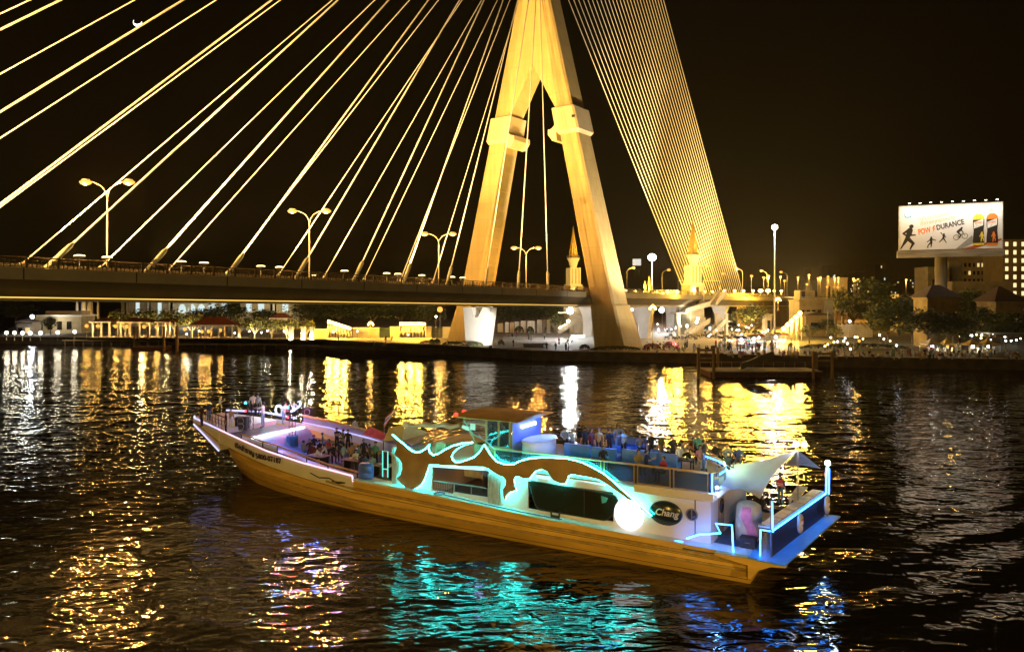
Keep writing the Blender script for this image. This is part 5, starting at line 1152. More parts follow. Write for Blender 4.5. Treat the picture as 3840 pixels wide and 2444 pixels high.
h_ = MB(); h_.loft(rings, closed=False, caps=False, smooth=True)
for i in range(len(h_.f)):
    if i % 9 in (2, 3, 4, 5, 6): h_.m[i] = 1
h_.v += [Vector((-39.4, 0, 1.9))]; k_ = len(h_.v) - 1; b0 = (len(st_) - 1) * 10
for i in range(9): h_.face((b0 + i, b0 + i + 1, k_))
h_.face([i for i in range(10)])
h_.mat(2)
for f in (.60, 1.2):
    for sg in (0, 1):
        pts = []
        for rg in rings:
            a = rg[:4] if sg == 0 else rg[::-1][:4]; t_ = f * 2; i = int(t_); pts.append(a[i].lerp(a[i + 1], t_ - i))
        h_.tube(pts, .016, 4)
SEAM = mat('plank seam', (.10, .055, .02), .8)
hull = h_.build('hull', [HULL, mat('weathered lower hull paint', (.54, .33, .07), .55, var=.25, scale=.7, stretch=(.4, 1, 2), dirt=(.14, .08, .03)), SEAM], boat)
for f, nm, rr in ((.42, 'upper_rub_strake', .11), (.92, 'lower_rub_strake', .09)):
    m_ = MB()
    for sg in (0, 1):
        pts = []
        for rg in rings:
            a = rg[:4] if sg == 0 else rg[::-1][:4]; t_ = f * 2; i = int(t_); q = a[i].lerp(a[i + 1], t_ - i); pts.append(q + Vector((0, -.01 if sg == 0 else .01, 0)))
        m_.tube(pts, rr, 5)
    m_.build('rub_strake', mat('worn strake paint', (.40, .27, .09), .55, var=.25, scale=2), hull)
# bulwark with pink lit cap from midships to the bow
m_ = MB(); cap = []
for sg in (-1, 1):
    a = [(-23.6, 2.02, 4.25)] + [(x, zt, yt) for x, zt, yt, _, _ in st_[6:]]
    P_ = [Vector((x, sg * y, z)) for x, z, y in a]; P_[0] = Vector((-23.65, sg * 4.25, 2.14))
    if sg < 0: cap = [p + Vector((0, -.02, .05)) for p in P_]
    m_.loft([[p + Vector((0, 0, -.9)), p + Vector((0, 0, .02)), p + Vector((0, -sg * .12, .02)), p + Vector((0, -sg * .12, -.9))] for p in P_])
m_.build('bulwark', BW, boat)
m_ = MB(); m_.tube(cap, .05, 5); m_.tube([cap[0], cap[0] + Vector((0.05, 0, -.35))], .05, 5); m_.build('gunwale_glow', GLOW_P, boat)  # stage light on the gunwale cap, put in as a glowing tube
# prow: white tapering platform with tubes
m_ = MB()
pr = [(-37.5, 2.72, 2.1, 3.56), (-39, 2.35, 2.65, 3.70), (-40.5, 1.95, 3.15, 3.82), (-41.8, 1.55, 3.5, 3.92), (-42.3, 1.1, 3.68, 3.95)]
m_.loft([[Vector((x, -y, z0)), Vector((x, -y * 1.03, (z0 + z1) / 2)), Vector((x, -y, z1)), Vector((x, y, z1)), Vector((x, y * 1.03, (z0 + z1) / 2)), Vector((x, y, z0))] for x, y, z0, z1 in pr]); prow = m_.build('prow', BW, boat)
m_ = MB()
m_.tube([Vector((x, -y * 1.04, z0 + (z1 - z0) * .45)) for x, y, z0, z1 in pr], .03, 5)
m_.build('rubbing_tubes', mat('rusty tube', (.35, .16, .05), .6), prow)
m_ = MB(); m_.tube([Vector((x, -y, z1 + .05)) for x, y, z0, z1 in pr], .055, 5); m_.tube([Vector((x, -y * 1.02, z0 - .03)) for x, y, z0, z1 in pr[:4]], .05, 5); m_.build('prow_light_strip', NEON_V, prow)
m_ = MB(); m_.tube([(-41.5, 1.2, 4.2), (-39.0, 2.5, 4.1), (-36, 3.25, 3.72)], .075, 6); m_.build('bow_tube_light', NEON_V, boat)
m_ = MB()
for i in range(10):
    t_ = i / 9; x = -41.6 + 4.6 * t_; y = -(1.45 + 1.2 * t_); m_.tube([(x, y, 3.9 - .3 * t_), (x, y, 4.75 - .25 * t_)], .022, 4)
    if i < 9: m_.ring((x + .25, y - .06, 4.3 - .28 * t_), .17, .018, 'y', 8, 3)
m_.tube([(-41.6, -1.45, 4.75), (-37, -2.65, 4.5)], .035, 5); m_.build('bow_railing', DARK, boat)
# decks
m_ = MB(); m_.loft([[Vector((x, -y, z)), Vector((x, y, z)), Vector((x, y, z - .12)), Vector((x, -y, z - .12))] for x, y, z in ((-41.9, 1.3, 3.62), (-40.2, 1.85, 3.42), (-38.8, 2.2, 3.22), (-35.3, 3.0, 3.2))]); m_.build('foredeck', DECK, boat)
m_ = MB(); m_.loft([[Vector((x, -y, 1.62)), Vector((x, y, 1.62))] for x, y in ((-35.5, 2.2), (-31.5, 3.4), (-28, 3.9), (-23, 4.1), (-18, 4.2))], closed=False, caps=False); m_.build('dining_deck', DECK, boat)
m_ = MB()
m_.loft([[Vector((x, sg * 4.40, z)), Vector((x, sg * 3.4, z)), Vector((x, sg * 3.4, z - .1)), Vector((x, sg * 4.40, z - .1))] for sg in (-1,) for x, z in ((-23.5, 2.02), (-20, 1.93), (-16, 1.76), (-11, 1.51), (-5, 1.41), (.1, 1.31))])
m_.build('side_deck', BW, boat)
m_ = MB(); m_.box2((-3, -4.44, 1.12), (1.0, 4.44, 1.302)); m_.build('aft_deck', mat('dark blue deck', (.06, .10, .17), .6, var=.3, scale=2), boat)
# overhanging stern platform
m_ = MB(); m_.prism([Vector((x, -4.8, z)) for x, z in ((-1.4, 1.34), (1.75, 1.30), (1.75, 1.17), (1.1, 1.1), (.5, .82), (.12, .35), (.1, 1.0), (-1.4, 1.22))], (0, .4, 0)); m_.build('stern_flange', HULL, boat)
m_ = MB(); q = [Vector(p) for p in ((.1, -4.8, 1.306), (1.75, -5.1, 1.306), (2.95, 4.3, 1.306), (.1, 4.3, 1.306))]; m_.prism(q, (0, 0, .06)); m_.build('stern_platform', mat('stern platform blue', (.14, .36, .62), .5, var=.15, scale=1.2), boat)  # blue base colour over the whole platform
m_ = MB(); m_.prism([Vector((x, -4.38, z)) for x, z in ((.1, 1.29), (1.2, 1.29), (.55, .85), (.12, .2))], (0, 8.5, 0)); m_.build('counter', HULL, boat)
# stage with lit front edge
m_ = MB(); m_.prism([Vector(p) for p in ((-35.28, -2.6, 3.22), (-34.6, -2.5, 3.22), (-35.0, 3.1, 3.22), (-35.28, 3.1, 3.22))], (0, 0, -.1)); stg = m_.build('stage_lip', BW, boat)
m_ = MB(); m_.box((-34.62, .2, 3.2), (.16, 5.2, .13), rz=.05); m_.build('stage_light_bar', emis('stage light bar', (.95, .97, 1), 6.0), stg)
m_ = MB(); m_.prism([Vector(p) for p in ((-34.7, -2.5, 3.1), (-34.7, 3.1, 3.1), (-32.6, 3.0, 1.66), (-32.6, -2.6, 1.66))], (0, 0, -.05)); m_.build('stage_front', mat('violet white board', (.30, .30, .46), .4, var=.05), boat)
slight(boat, (-34.0, .2, 5.4), (-33.4, .2, 2.2), (.22, .30, 1.0), 200, 150, .3)
# inner side railing of the dining deck: blue panels then counter
rl = [by(x, y, -3.25) for x, y in ((905, 1625), (985, 1655), (1040, 1670), (1150, 1712), (1230, 1740), (1340, 1768), (1430, 1800))]
m_ = MB(); m_.tube(rl, .055, 6); m_.build('counter_handrail', mat('varnished handrail', (.55, .36, .12), .35), boat)
for a in rl[:-1]:
    m_ = MB(); m_.tube([a, a + Vector((0, 0, -.75))], .04, 5); m_.build('handrail_post', DARK, boat)
m_ = MB()
for a, b in ((rl[0], rl[1]), (rl[1], rl[2])): m_.prism([a + Vector((.06, 0, -.1)), b + Vector((-.06, 0, -.1)), b + Vector((-.06, 0, -.85)), a + Vector((.06, 0, -.85))], (0, .03, 0))
m_.build('blue_side_panel', BLUEF, boat)
m_ = MB(); m_.loft([[p + Vector((0, dy, -.34)) for dy in (-.12, .42)] for p in rl[2:6]], closed=False, caps=False); m_.loft([[p + Vector((0, .42, -.34)), p + Vector((0, .42, -1.1))] for p in rl[2:6]], closed=False, caps=False); m_.build('drinks_counter', mat('lilac counter', (.50, .46, .58), .35, var=.05), boat)
# far bulwark with gold handrail and lit inner panels
fr_ = [(-35.3, 3.3, 3.9), (-33, 3.85, 3.58), (-29.5, 4.15, 3.1), (-27.2, 4.2, 2.75), (-22, 4.2, 2.6)]
m_ = MB(); m_.loft([[Vector((x, y, z - 1.3)), Vector((x, y, z - .02)), Vector((x, y + .1, z - .02)), Vector((x, y + .1, z - 1.3))] for x, y, z in fr_]); m_.build('far_bulwark', mat('lilac panel', (.30, .28, .42), .4, var=.08, scale=2), boat)
m_ = MB(); m_.tube([(x, y - .05, z + .07) for x, y, z in fr_], .085, 6); m_.build('far_handrail', MATS['varnished handrail'], boat)
m_ = MB(); m_.tube([(x, y - .12, z - .42) for x, y, z in fr_], .035, 5); m_.build('far_light_strip', NEON_V, boat)
m_ = MB(); m_.prism([Vector((x, 4.0, z)) for x, z in ((-30, 2.9), (-29.2, 3.5), (-27.6, 3.1), (-27.8, 2.6))], (0, .06, 0)); m_.build('banner', mat('red banner', (.60, .10, .09), .5), boat)

# deckhouse
HX0, HX1, HZ0, HZ1 = -20.7, -1.85, 1.40, 3.74
m_ = MB()
def wall(x0, x1, z0, z1): m_.box2((x0, -3.72, z0), (x1, -3.6, z1))
wall(HX0, -18.1, 1.3, 3.62); wall(-18.1, -14.2, 3.42, 3.62); wall(-18.1, -16.6, 1.3, 1.72); wall(-16.6, -14.2, 1.3, 1.95); wall(-14.2, -11.75, 1.3, 3.62); wall(-11.75, -6.8, 3.18, 3.62); wall(-11.75, -6.8, 1.3, 1.68); wall(-6.8, HX1, 1.3, 3.62)
house = m_.build('deckhouse_wall', BW, boat)
m_ = MB(); m_.box2((HX0, 3.6, 1.3), (HX1, 3.72, 3.62)); m_.box2((HX1 - .12, -3.598, 1.3), (HX1, -2.4, 3.62)); m_.box2((HX1 - .12, -1.2, 1.3), (HX1, 3.598, 3.62)); m_.box2((-13.9, -3.598, 1.3), (-13.8, 3.598, 3.62)); m_.build('deckhouse_bulkhead', BW, boat)
m_ = MB(); m_.box2((HX0 - .25, -3.9, 3.622), (HX1 + .12, 3.9, 3.74)); m_.build('upper_deck', mat('pale upper deck', (.40, .42, .36), .55, var=.15, scale=.8), boat)
m_ = MB(); m_.box2((-5.6, -4.0, 3.42), (HX1 + .2, -3.723, 3.80)); m_.tube([(HX1 + .2, -3.86, 3.62), (HX1 + .2, 3.8, 3.62)], .17, 8); m_.build('deck_edge_moulding', BW, boat)
# saloon window
def rrect(pts, r=.22, n=4):
    out = []
    for i, p in enumerate(pts):
        a, b = Vector(pts[i - 1]) - Vector(p), Vector(pts[(i + 1) % len(pts)]) - Vector(p); a.normalize(); b.normalize(); p = Vector(p)
        for k in range(n + 1): t_ = k / n; out.append((p + a * r * (1 - t_)).lerp(p + b * r * t_, t_))
    return out
wpts = [by(x, y, -3.72) for x, y in ((1982, 1800), (2315, 1858), (2318, 1902), (2275, 1952), (2012, 1908))]
wq = rrect(wpts, .28)
m_ = MB(); m_.prism([p + Vector((0, -.03, 0)) for p in wq], (0, .05, 0)); sw = m_.build('saloon_window', glass('saloon glass', (.020, .022, .014), .08), boat)
m_ = MB(); m_.tube(wq + [wq[0]], .04, 5); m_.build('window_rim', DARK, sw)
m_ = MB(); m_.box((-8.4, -3.77, 2.42), (.05, .03, 1.3)); m_.build('mullion', DARK, sw)
m_ = MB(); m_.prism([Vector((-7.3 + x, -3.80, 2.75 + z)) for x, z in ((-.15, .2), (.22, .12), (.12, -.12), (-.1, -.18))], (0, .03, 0)); m_.build('window_sticker', mat('teal sticker', (.08, .45, .48), .5), sw)
# open saloon bay: railing, floor, inside wall, seats
m_ = MB(); m_.box2((-18.1, -3.6, 1.4), (-13.9, 3.6, 1.55)); m_.box2((-18.2, 1.2, 1.55), (-13.9, 1.3, 3.6)); m_.build('bay_inside', mat('dark wood lining', (.12, .07, .035), .6, var=.3, scale=3, stretch=(1, 1, 5)), boat)
m_ = MB()
for k in range(9): x = -17.9 + .16 * k; m_.tube([(x, -3.66, 1.72), (x, -3.66, 2.42)], .018, 4)
m_.tube([(-18.05, -3.66, 2.44), (-14.25, -3.66, 2.44)], .035, 5)
for x in (-16.55, -15.4, -14.3): m_.tube([(x, -3.66, 1.7), (x, -3.66, 2.44)], .03, 5)
m_.build('bay_railing', STEEL, boat)
m_ = MB(); m_.box2((-16.5, -3.68, 1.98), (-14.3, -3.65, 2.38)); m_.build('bay_glass', glass('smoked glass', (.04, .05, .07), .08, .55), boat)
m_ = MB(); m_.box2((-17.9, -.6, 2.1), (-15.6, .9, 2.5)); m_.box2((-17.9, .6, 2.5), (-15.6, .95, 3.1)); m_.build('bay_bench', mat('tan upholstery', (.40, .25, .08), .6, var=.3, scale=3), boat)
m_ = MB(); m_.tube([(-15.3, -2.2, 3.3), (-14.7, -2.6, 1.7)], .05, 5); m_.build('stair_rail', mat('orange wood', (.5, .22, .05), .5), boat)
plight(boat, (-16.2, -1.6, 3.2), (.35, .5, 1.0), 22, .15); plight(boat, (-15.2, -2.2, 3.0), (1.0, .6, .25), 10, .1)
# curtains at the two ends of the bay
for x0, x1, z0, z1 in ((-14.25, -13.3, 1.55, 3.3), (-21.0, -20.3, 1.6, 4.15)):
    m_ = MB(); n = 10
    m_.loft([[Vector((x0 + (x1 - x0) * i / n, -3.76 - .06 * (i % 2), z)) for i in range(n + 1)] for z in (z0, (z0 + z1) / 2, z1)], closed=False, caps=False, smooth=True); m_.build('curtain', mat('pale curtain', (.42, .46, .44), .8, var=.3, scale=3, stretch=(5, 1, 1)), boat)

# dolphin silhouette board with neon outline
TOP = [(1471, 1631), (1490, 1648), (1513, 1666), (1539, 1689), (1561, 1698), (1579, 1694), (1596, 1683), (1609, 1669), (1606, 1683), (1609, 1696), (1624, 1708), (1646, 1701), (1669, 1686), (1696, 1673), (1729, 1664), (1771, 1660), (1739, 1669), (1716, 1681), (1699, 1696), (1692, 1711), (1696, 1724), (1709, 1735), (1729, 1732), (1755, 1724), (1779, 1714), (1797, 1697), (1815, 1668), (1838, 1706), (1862, 1732), (1898, 1743), (1925, 1742), (1948, 1730), (1978, 1721), (2028, 1716), (2078, 1717), (2126, 1720), (2179, 1733), (2219, 1752), (2262, 1776), (2299, 1806), (2329, 1834), (2362, 1863), (2405, 1902), (2443, 1935)]
BOT = [(2400, 1906), (2355, 1872), (2312, 1842), (2279, 1818), (2246, 1799), (2213, 1790), (2166, 1782), (2143, 1777), (2130, 1786), (2126, 1799), (2120, 1812), (2096, 1812), (2076, 1802), (2066, 1789), (2053, 1769), (2030, 1759), (2007, 1766), (1993, 1782), (1983, 1795), (1963, 1795), (1945, 1786), (1933, 1787), (1926, 1799), (1929, 1819), (1936, 1838), (1911, 1845), (1898, 1859), (1892, 1876), (1886, 1858), (1884, 1832), (1895, 1819), (1897, 1802), (1888, 1789), (1875, 1786), (1858, 1776), (1835, 1759), (1815, 1751), (1745, 1749), (1679, 1745), (1609, 1741), (1599, 1772), (1589, 1799), (1576, 1819), (1559, 1830), (1539, 1833), (1519, 1825), (1499, 1809), (1487, 1791), (1500, 1779), (1508, 1756), (1506, 1736), (1496, 1719), (1476, 1704), (1486, 1683), (1488, 1659), (1480, 1643)]
YS = -3.98
tp = [by(x, y, YS) for x, y in TOP]; bt = [by(x, y, YS) for x, y in BOT]
bm = bmesh.new(); vs = [bm.verts.new((p.x, YS, p.z)) for p in tp + bt]; f_ = bm.faces.new(vs)
rr_ = bmesh.ops.extrude_face_region(bm, geom=[f_]); bmesh.ops.translate(bm, vec=(0, .06, 0), verts=[v for v in rr_['geom'] if isinstance(v, bmesh.types.BMVert)])
bmesh.ops.triangulate(bm, faces=bm.faces[:]); bmesh.ops.recalc_face_normals(bm, faces=bm.faces[:])
me = bpy.data.meshes.new('dolphin_silhouette'); bm.to_mesh(me); bm.free(); me.materials.append(BROWN); dol = bpy.data.objects.new('dolphin_silhouette', me); COL.objects.link(dol); dol.parent = boat
m_ = MB(); m_.tube([p + Vector((0, .04, .02)) for p in tp], .034, 5); m_.build('neon_outline', NEON_C, dol)
m_ = MB(); m_.tube([p + Vector((0, .09, -.015)) for p in bt + [tp[0]]], .034, 5); m_.build('neon_outline', NEON_C, dol)
for (x0, y0, x1, y1) in ((2010, 1790, 2062, 1799), (2140, 1795, 2270, 1822)):
    a, b = by(x0, y0, -3.78), by(x1, y1, -3.78); m_ = MB(); m_.prism([a, b, b + Vector((0, 0, .16)), a + Vector((0, 0, .16))], (0, .05, 0)); m_.build('light_box', emis('cyan white light box', (.55, 1, .95), 1.4), boat)
a, b = by(1615, 1746, -3.78), by(1815, 1757, -3.78); m_ = MB(); m_.prism([a, b, b + Vector((0, 0, -.10)), a + Vector((0, 0, -.06))], (0, .05, 0)); m_.build('light_box', MATS['cyan white light box'], boat)
# white moon disc lamp
c_ = by(2358, 1927, -3.9); m_ = MB(); m_.lathe((0, 0, 0), [(.02, -.22), (.55, -.19), (.76, -.10), (.80, 0), (.78, .06)], 28); dk = m_.build('moon_disc_lamp', emis('moon disc glow', (1, 1, .97), 1.7), boat); dk.location = c_; dk.rotation_euler = (R(90), 0, 0); dk.scale = (.98, 1, 1); dk.rotation_euler = (R(-90), 0, 0)
for v in dk.data.vertices: v.co.z = v.co.z
# name oval
c_ = by(2497, 1922, -3.74); m_ = MB(); m_.lathe((0, 0, 0), [(.05, .0), (1.0, .0), (1.0, .06), (.94, .10), (.05, .10)], 32); ov = m_.build('name_oval', glass('dark oval board', (.015, .02, .015), .2), boat); ov.location = c_; ov.rotation_euler = (R(90), 0, 0); ov.scale = (.84, .60, 1)
text_mesh('name_lettering', 'Chang', .46, mat('pale lettering', (.75, .72, .62), .5), boat, Matrix.Translation(c_ + Vector((.06, -.12, .02))) @ Matrix.Rotation(R(90), 4, 'X'), .01, shear=.25, bold=.006)
m_ = MB(); m_.ring((c_.x, c_.y - .09, c_.z), .0, .0, 'y', 3, 3)
for xx, yy, pl in ((2595, 1928, -3.74),):
    c2 = by(xx, yy, pl); m_ = MB(); m_.lathe((0, 0, 0), [(.02, .02), (.25, .02), (.25, .05), (.02, .05)], 20); po = m_.build('porthole', glass('porthole glass', (.05, .05, .06), .02), boat); po.location = c2; po.rotation_euler = (R(90), 0, 0)
    m_ = MB(); m_.ring((0, 0, .05), .27, .035, 'z', 20, 6); m_.build('porthole_rim', STEEL, po)
    m_ = MB(); m_.box((0, 0, .06), (.04, .5, .02)); m_.build('porthole_bar', STEEL, po)
m_ = MB(); m_.box2((-2.62, -3.745, 1.6), (-2.58, -3.72, 3.4)); m_.box2((-5.0, -3.735, 3.34), (-2.2, -3.722, 3.38)); m_.build('panel_joint', DARK, boat)
# aft bulkhead door with round window
c2 = Vector((HX1 + .03, -1.85, 2.75)); m_ = MB(); m_.box2((HX1 - .1, -2.38, 1.35), (HX1 + .0, -1.22, 3.5)); dr = m_.build('aft_door', mat('tan door', (.45, .33, .20), .6), boat)
m_ = MB(); m_.lathe((0, 0, 0), [(.02, 0), (.36, 0), (.36, .04), (.02, .04)], 20); po = m_.build('door_porthole', glass('porthole glass'), dr); po.location = c2; po.rotation_euler = (0, R(90), 0)

# upper deck railing: handrail, posts, smoked panels, curved after end
path = [Vector((-13.9, -3.72, 0)), Vector((-9.6, -3.72, 0)), Vector((-7.4, -3.72, 0)), Vector((-5.6, -3.72, 0)), Vector((-3.75, -3.72, 0)), Vector((-1.9, -3.72, 0))]
m_ = MB(); m_.tube([p + Vector((0, 0, 4.72)) for p in path], .05, 6); m_.build('upper_handrail', MATS['varnished handrail'], boat)
for a, b in zip(path[:-1], path[1:]):
    m_ = MB(); m_.box2((b.x - .05, -3.76, 3.74), (b.x + .05, -3.68, 4.72)); m_.build('rail_post', DARK, boat)
    m_ = MB(); m_.box2((a.x + .1, -3.735, 3.82), (b.x - .1, -3.705, 4.64)); gl_ = m_.build('rail_glass', glass('smoked glass'), boat)
    m_ = MB()
    for lo, hi in (((a.x + .08, -3.75, 3.79), (b.x - .08, -3.69, 3.83)), ((a.x + .08, -3.75, 3.83), (a.x + .12, -3.69, 4.66)), ((b.x - .12, -3.75, 3.83), (b.x - .08, -3.69, 4.66))): m_.box2(lo, hi)
    m_.build('glass_frame', mat('brass frame', (.50, .34, .10), .35, .5), gl_)
arc = [Vector((-1.9, -3.72, 4.72)), Vector((-1.6, -3.2, 4.72)), Vector((-1.55, -2.2, 4.72)), Vector((-1.85, -1.1, 4.72)), Vector((-2.5, -.2, 4.72)), Vector((-3.3, .5, 4.72))]
m_ = MB(); m_.tube(arc, .055, 6); m_.tube([p + Vector((0, 0, -.3)) for p in arc], .03, 5); m_.build('curved_handrail', MATS['brass frame'], boat)
m_ = MB()
for p in arc: m_.tube([p + Vector((0, 0, -.98)), p], .03, 5)
m_.build('curved_rail_posts', STEEL, boat)
m_ = MB(); m_.tube([p + Vector((.05, 0, -.12)) for p in arc[1:]], .022, 5); m_.tube([(-1.78, -3.74, 4.68), (-1.78, -3.74, 3.5)], .028, 5); m_.build('blue_neon_line', NEON_B, boat)
m_ = MB(); m_.tube([(-13, 3.72, 4.72), (-1.9, 3.72, 4.72)], .045, 6); m_.tube([(-13, 3.72, 4.25), (-1.9, 3.72, 4.25)], .025, 5)
for k in range(8): m_.tube([(-13 + 1.585 * k, 3.72, 3.74), (-13 + 1.585 * k, 3.72, 4.72)], .035, 5)
m_.build('far_upper_railing', DARK, boat)
m_ = MB(); m_.tube([(-13.9, -3.5, 4.6), (-16.0, -1.9, 5.0)], .035, 5); m_.build('stair_handrail', BLUEF, boat)
# wheelhouse
WX0, WX1, WY = -17.35, -13.85, 1.85
wood = mat('tan painted wood', (.34, .24, .11), .55, var=.12, scale=2)
m_ = MB()
m_.box2((-16.3, -WY, 3.745), (WX1, -WY + .08, 4.42)); m_.box2((-16.3, WY - .08, 3.745), (WX1, WY, 4.42)); m_.box2((-16.38, -WY, 3.745), (-16.3, WY, 4.42)); wh = m_.build('wheelhouse', wood, boat)
for y in (-WY + .04, WY - .04):
    for (xa, xb) in ((-16.2, -17.3), (-15.55, -15.55), (-14.7, -14.7), (-13.95, -13.95)): m_ = MB(); m_.tube([(xa, y, 4.4), (xb if xa != -16.2 else -17.2, y, 6.0)], .065, 5); m_.build('wheelhouse_post', wood, wh)
    m_ = MB(); m_.box2((-17.2, y - .03, 5.55), (-15.6, y + .03, 5.63)); m_.build('window_rail', wood, wh)
    for (xa, xb) in ((-15.45, -14.8), (-14.6, -14.05)): m_ = MB(); m_.box2((xa, y - .015, 4.45), (xb, y + .015, 5.95)); m_.build('wheelhouse_window', glass('smoked glass'), wh)
m_ = MB(); m_.loft([[Vector((x, y, 6.0 + .14 * (1 - (y / 2.3) ** 2))) for y in (-2.25, -1.4, 0, 1.4, 2.25)] + [Vector((x, y, 5.96)) for y in (2.25, -2.25)] for x in (-17.75, -17.5, -13.5, -13.2)]); m_.build('wheelhouse_roof', mat('tan roof canvas', (.44, .29, .08), .7, var=.18, scale=1.2), wh)
m_ = MB(); m_.box2((WX1 - .02, -WY + .1, 3.745), (WX1 + .06, WY - .1, 5.95)); m_.build('aft_wall', mat('blue white wall', (.26, .36, .70), .5, var=.04), wh)
for k in range(4): m_ = MB(); m_.ball((WX1 + .16, -.75 + .5 * k, 5.5), .10, 8, 6); m_.build('wall_bulb', emis('bulb glow', (.93, .96, 1), 9.0), wh)
slight(boat, (WX1 + 1.9, .2, 6.1), (WX1 + .2, 0, 4.6), (.05, .18, 1.0), 420, 120, .25)
for (x, y) in ((-17.6, -1.95), (-17.9, -.6)): m_ = MB(); m_.ball((x, y, 6.05), .13, 8, 6); m_.build('navigation_lamp', emis('red lamp glow', (1, .03, .02), 5.0), wh)
m_ = MB(); m_.tube([(-17.1, -1.86, 5.75), (-16.4, -1.9, 5.0), (-15.6, -1.9, 4.75), (-14.9, -1.9, 4.85), (-14.5, -1.9, 5.2)], .022, 5); m_.build('cyan_cable_light', emis('dim cyan line', (.05, .75, .72), .8), wh)
m_ = MB(); m_.box((-16.9, -1.95, 5.35), (.5, .03, .22), ry=.2); m_.box((-16.4, -1.95, 5.45), (.35, .03, .38)); m_.build('hung_notice', BW, wh)
# awnings in front of the wheelhouse
can = mat('tan awning cloth', (.50, .33, .13), .75, var=.12, scale=1.5)
m_ = MB(); ap = {k: bz(*v) for k, v in dict(L=(1438, 1652, 3.55), P=(1458, 1604, 4.35), F=(1506, 1652, 3.6), T=(1516, 1590, 4.6), E=(1610, 1622, 4.35), G=(1548, 1672, 3.85)).items()}
m_.quad(ap['L'], ap['F'], ap['T'], ap['P']); m_.build('front_awning', can, boat, fix=False)
m_ = MB(); m_.quad(ap['F'] + Vector((0.01, 0, 0)), ap['G'], ap['E'], ap['T'] + Vector((0.01, 0, 0))); m_.build('side_awning', mat('pale awning cloth', (.52, .46, .40), .7, var=.08), boat, fix=False)
m_ = MB(); e2 = bz(1730, 1592, 4.6)
m_.loft([[ap['T'].lerp(e2, t_) + Vector((0, .35 * math.cos(q_), .16 * math.sin(q_) - .14 * math.sin(math.pi * t_ * 3) ** 2)) for q_ in (0, 1.05, 2.1, 3.14, 4.2, 5.2)] for t_ in [i / 14 for i in range(15)]], smooth=True); m_.build('rolled_awning', mat('white awning cloth', (.66, .66, .58), .7, var=.05), boat)
for pp in ([ap['G'], bz(1620, 1640, 4.1), bz(1735, 1606, 4.2)], [ap['F'], ap['F'] + Vector((0, 0, -1.9))], [ap['L'], ap['L'] + Vector((0, 0, -1.9))]): m_ = MB(); m_.tube(pp, .045, 5); m_.build('awning_pole', mat('green steel tube', (.06, .16, .11), .5), boat)
m_ = MB(); m_.box2((-18.6, -2.6, 3.745), (-17.9, -1.9, 4.4)); m_.build('roof_locker', wood, boat)
aP = by(1620, 1628, .4); m_ = MB(); m_.tube([(aP.x, .4, 3.74), (aP.x + .35, .5, 6.15)], .018, 5); m_.build('radio_mast', STEEL, boat)
plight(boat, (-19.3, -1.2, 4.6), (.25, 1.0, .75), 26, .2)
# flag on a short staff
fb = by(1441, 1600, 1.6); ft = by(1479, 1537, 1.6)
fl = thing('flag', 'red white and blue striped flag drooping on a slanted staff above the tan awning', 'flag', TM @ Vector((fb.x, 1.6, 3.6)), TA)
d = Vector((ft.x - fb.x, 0, ft.z - fb.z)); m_ = MB(); m_.tube([(0, 0, 0), Vector((0, 0, fb.z - 3.6)), Vector((0, 0, fb.z - 3.6)) + d], .022, 5); m_.build('staff', BLUEF, fl)
for i, (c_, w0, w1) in enumerate((((.55, .04, .05), 0, .17), ((.7, .68, .66), .17, .33), ((.05, .09, .35), .33, .67), ((.7, .68, .66), .67, .83), ((.55, .04, .05), .83, 1))):
    m_ = MB(); B0 = Vector((0, 0, fb.z - 3.6))
    def fp(u, v): return B0 + d * (.98 - .45 * u) + Vector((-.75 * v * (1 - .2 * u), .05 * math.sin(6 * v + 3 * u), -.55 * v - .1 * u))
    n = 5
    for k in range(n):
        m_.quad(fp(w0, k / n), fp(w0, (k + 1) / n), fp(w1, (k + 1) / n), fp(w1, k / n))
    m_.build('flag_stripe', mat('flag cloth ' + ('red', 'white', 'blue', 'white', 'red')[i], c_, .8), fl, fix=False)
# bar counter and sofas on the upper deck
t = thing('bar_counter', 'rounded white drum bar counter glowing blue behind the wheelhouse', 'bar counter', TM @ Vector((-12.75, -.45, 3.745)), TA)
m_ = MB(); m_.lathe((0, 0, 0), [(1.02, 0), (1.06, .5), (1.03, 1.05)], 24, sx=.75, sy=1.45); m_.build('body', BW, t); m_ = MB(); m_.lathe((0, 0, 1.053), [(1.1, 0), (1.1, .06), (1.0, .07)], 24, sx=.75, sy=1.45); m_.build('counter_top', WHITE, t)
slight(boat, (-10.6, -2.2, 5.9), (-12.8, -.6, 4.2), (.2, .4, 1.0), 130, 90, .2)
SOFA = mat('blue sofa leather', (.10, .22, .55), .45, var=.06)
def sofa(x0, y0, w, rz, label, blue=True):
    t = thing('sofa', label, 'sofa', TM @ Vector((x0, y0, 3.745)), TA + rz, 'blue lit sofas on the upper deck')
    m_ = MB(); m_.box2((0, -.1, .1), (w, .12, .95)); m_.build('backrest', SOFA, t); m_ = MB(); m_.box2((.02, .125, .1), (w - .02, .8, .45)); m_.build('seat', SOFA, t)
    for x in (0, w - .14): m_ = MB(); m_.box2((x, .81, 0), (x + .14, .92, .42)); m_.build('leg', DARK, t)
    return t
sofa(-11.2, -.25, 1.6, 0, 'blue sofa back nearest the bar counter'); sofa(-9.45, -.45, 1.5, 0, 'second blue sofa back from the bar counter'); sofa(-7.75, -.1, 1.5, 0, 'third blue sofa back from the bar counter'); sofa(-6.1, -.2, 1.5, 0, 'rightmost blue sofa back on the upper deck'); sofa(-7.6, 3.4, 2.2, R(180), 'blue sofa facing the camera along the far upper rail')
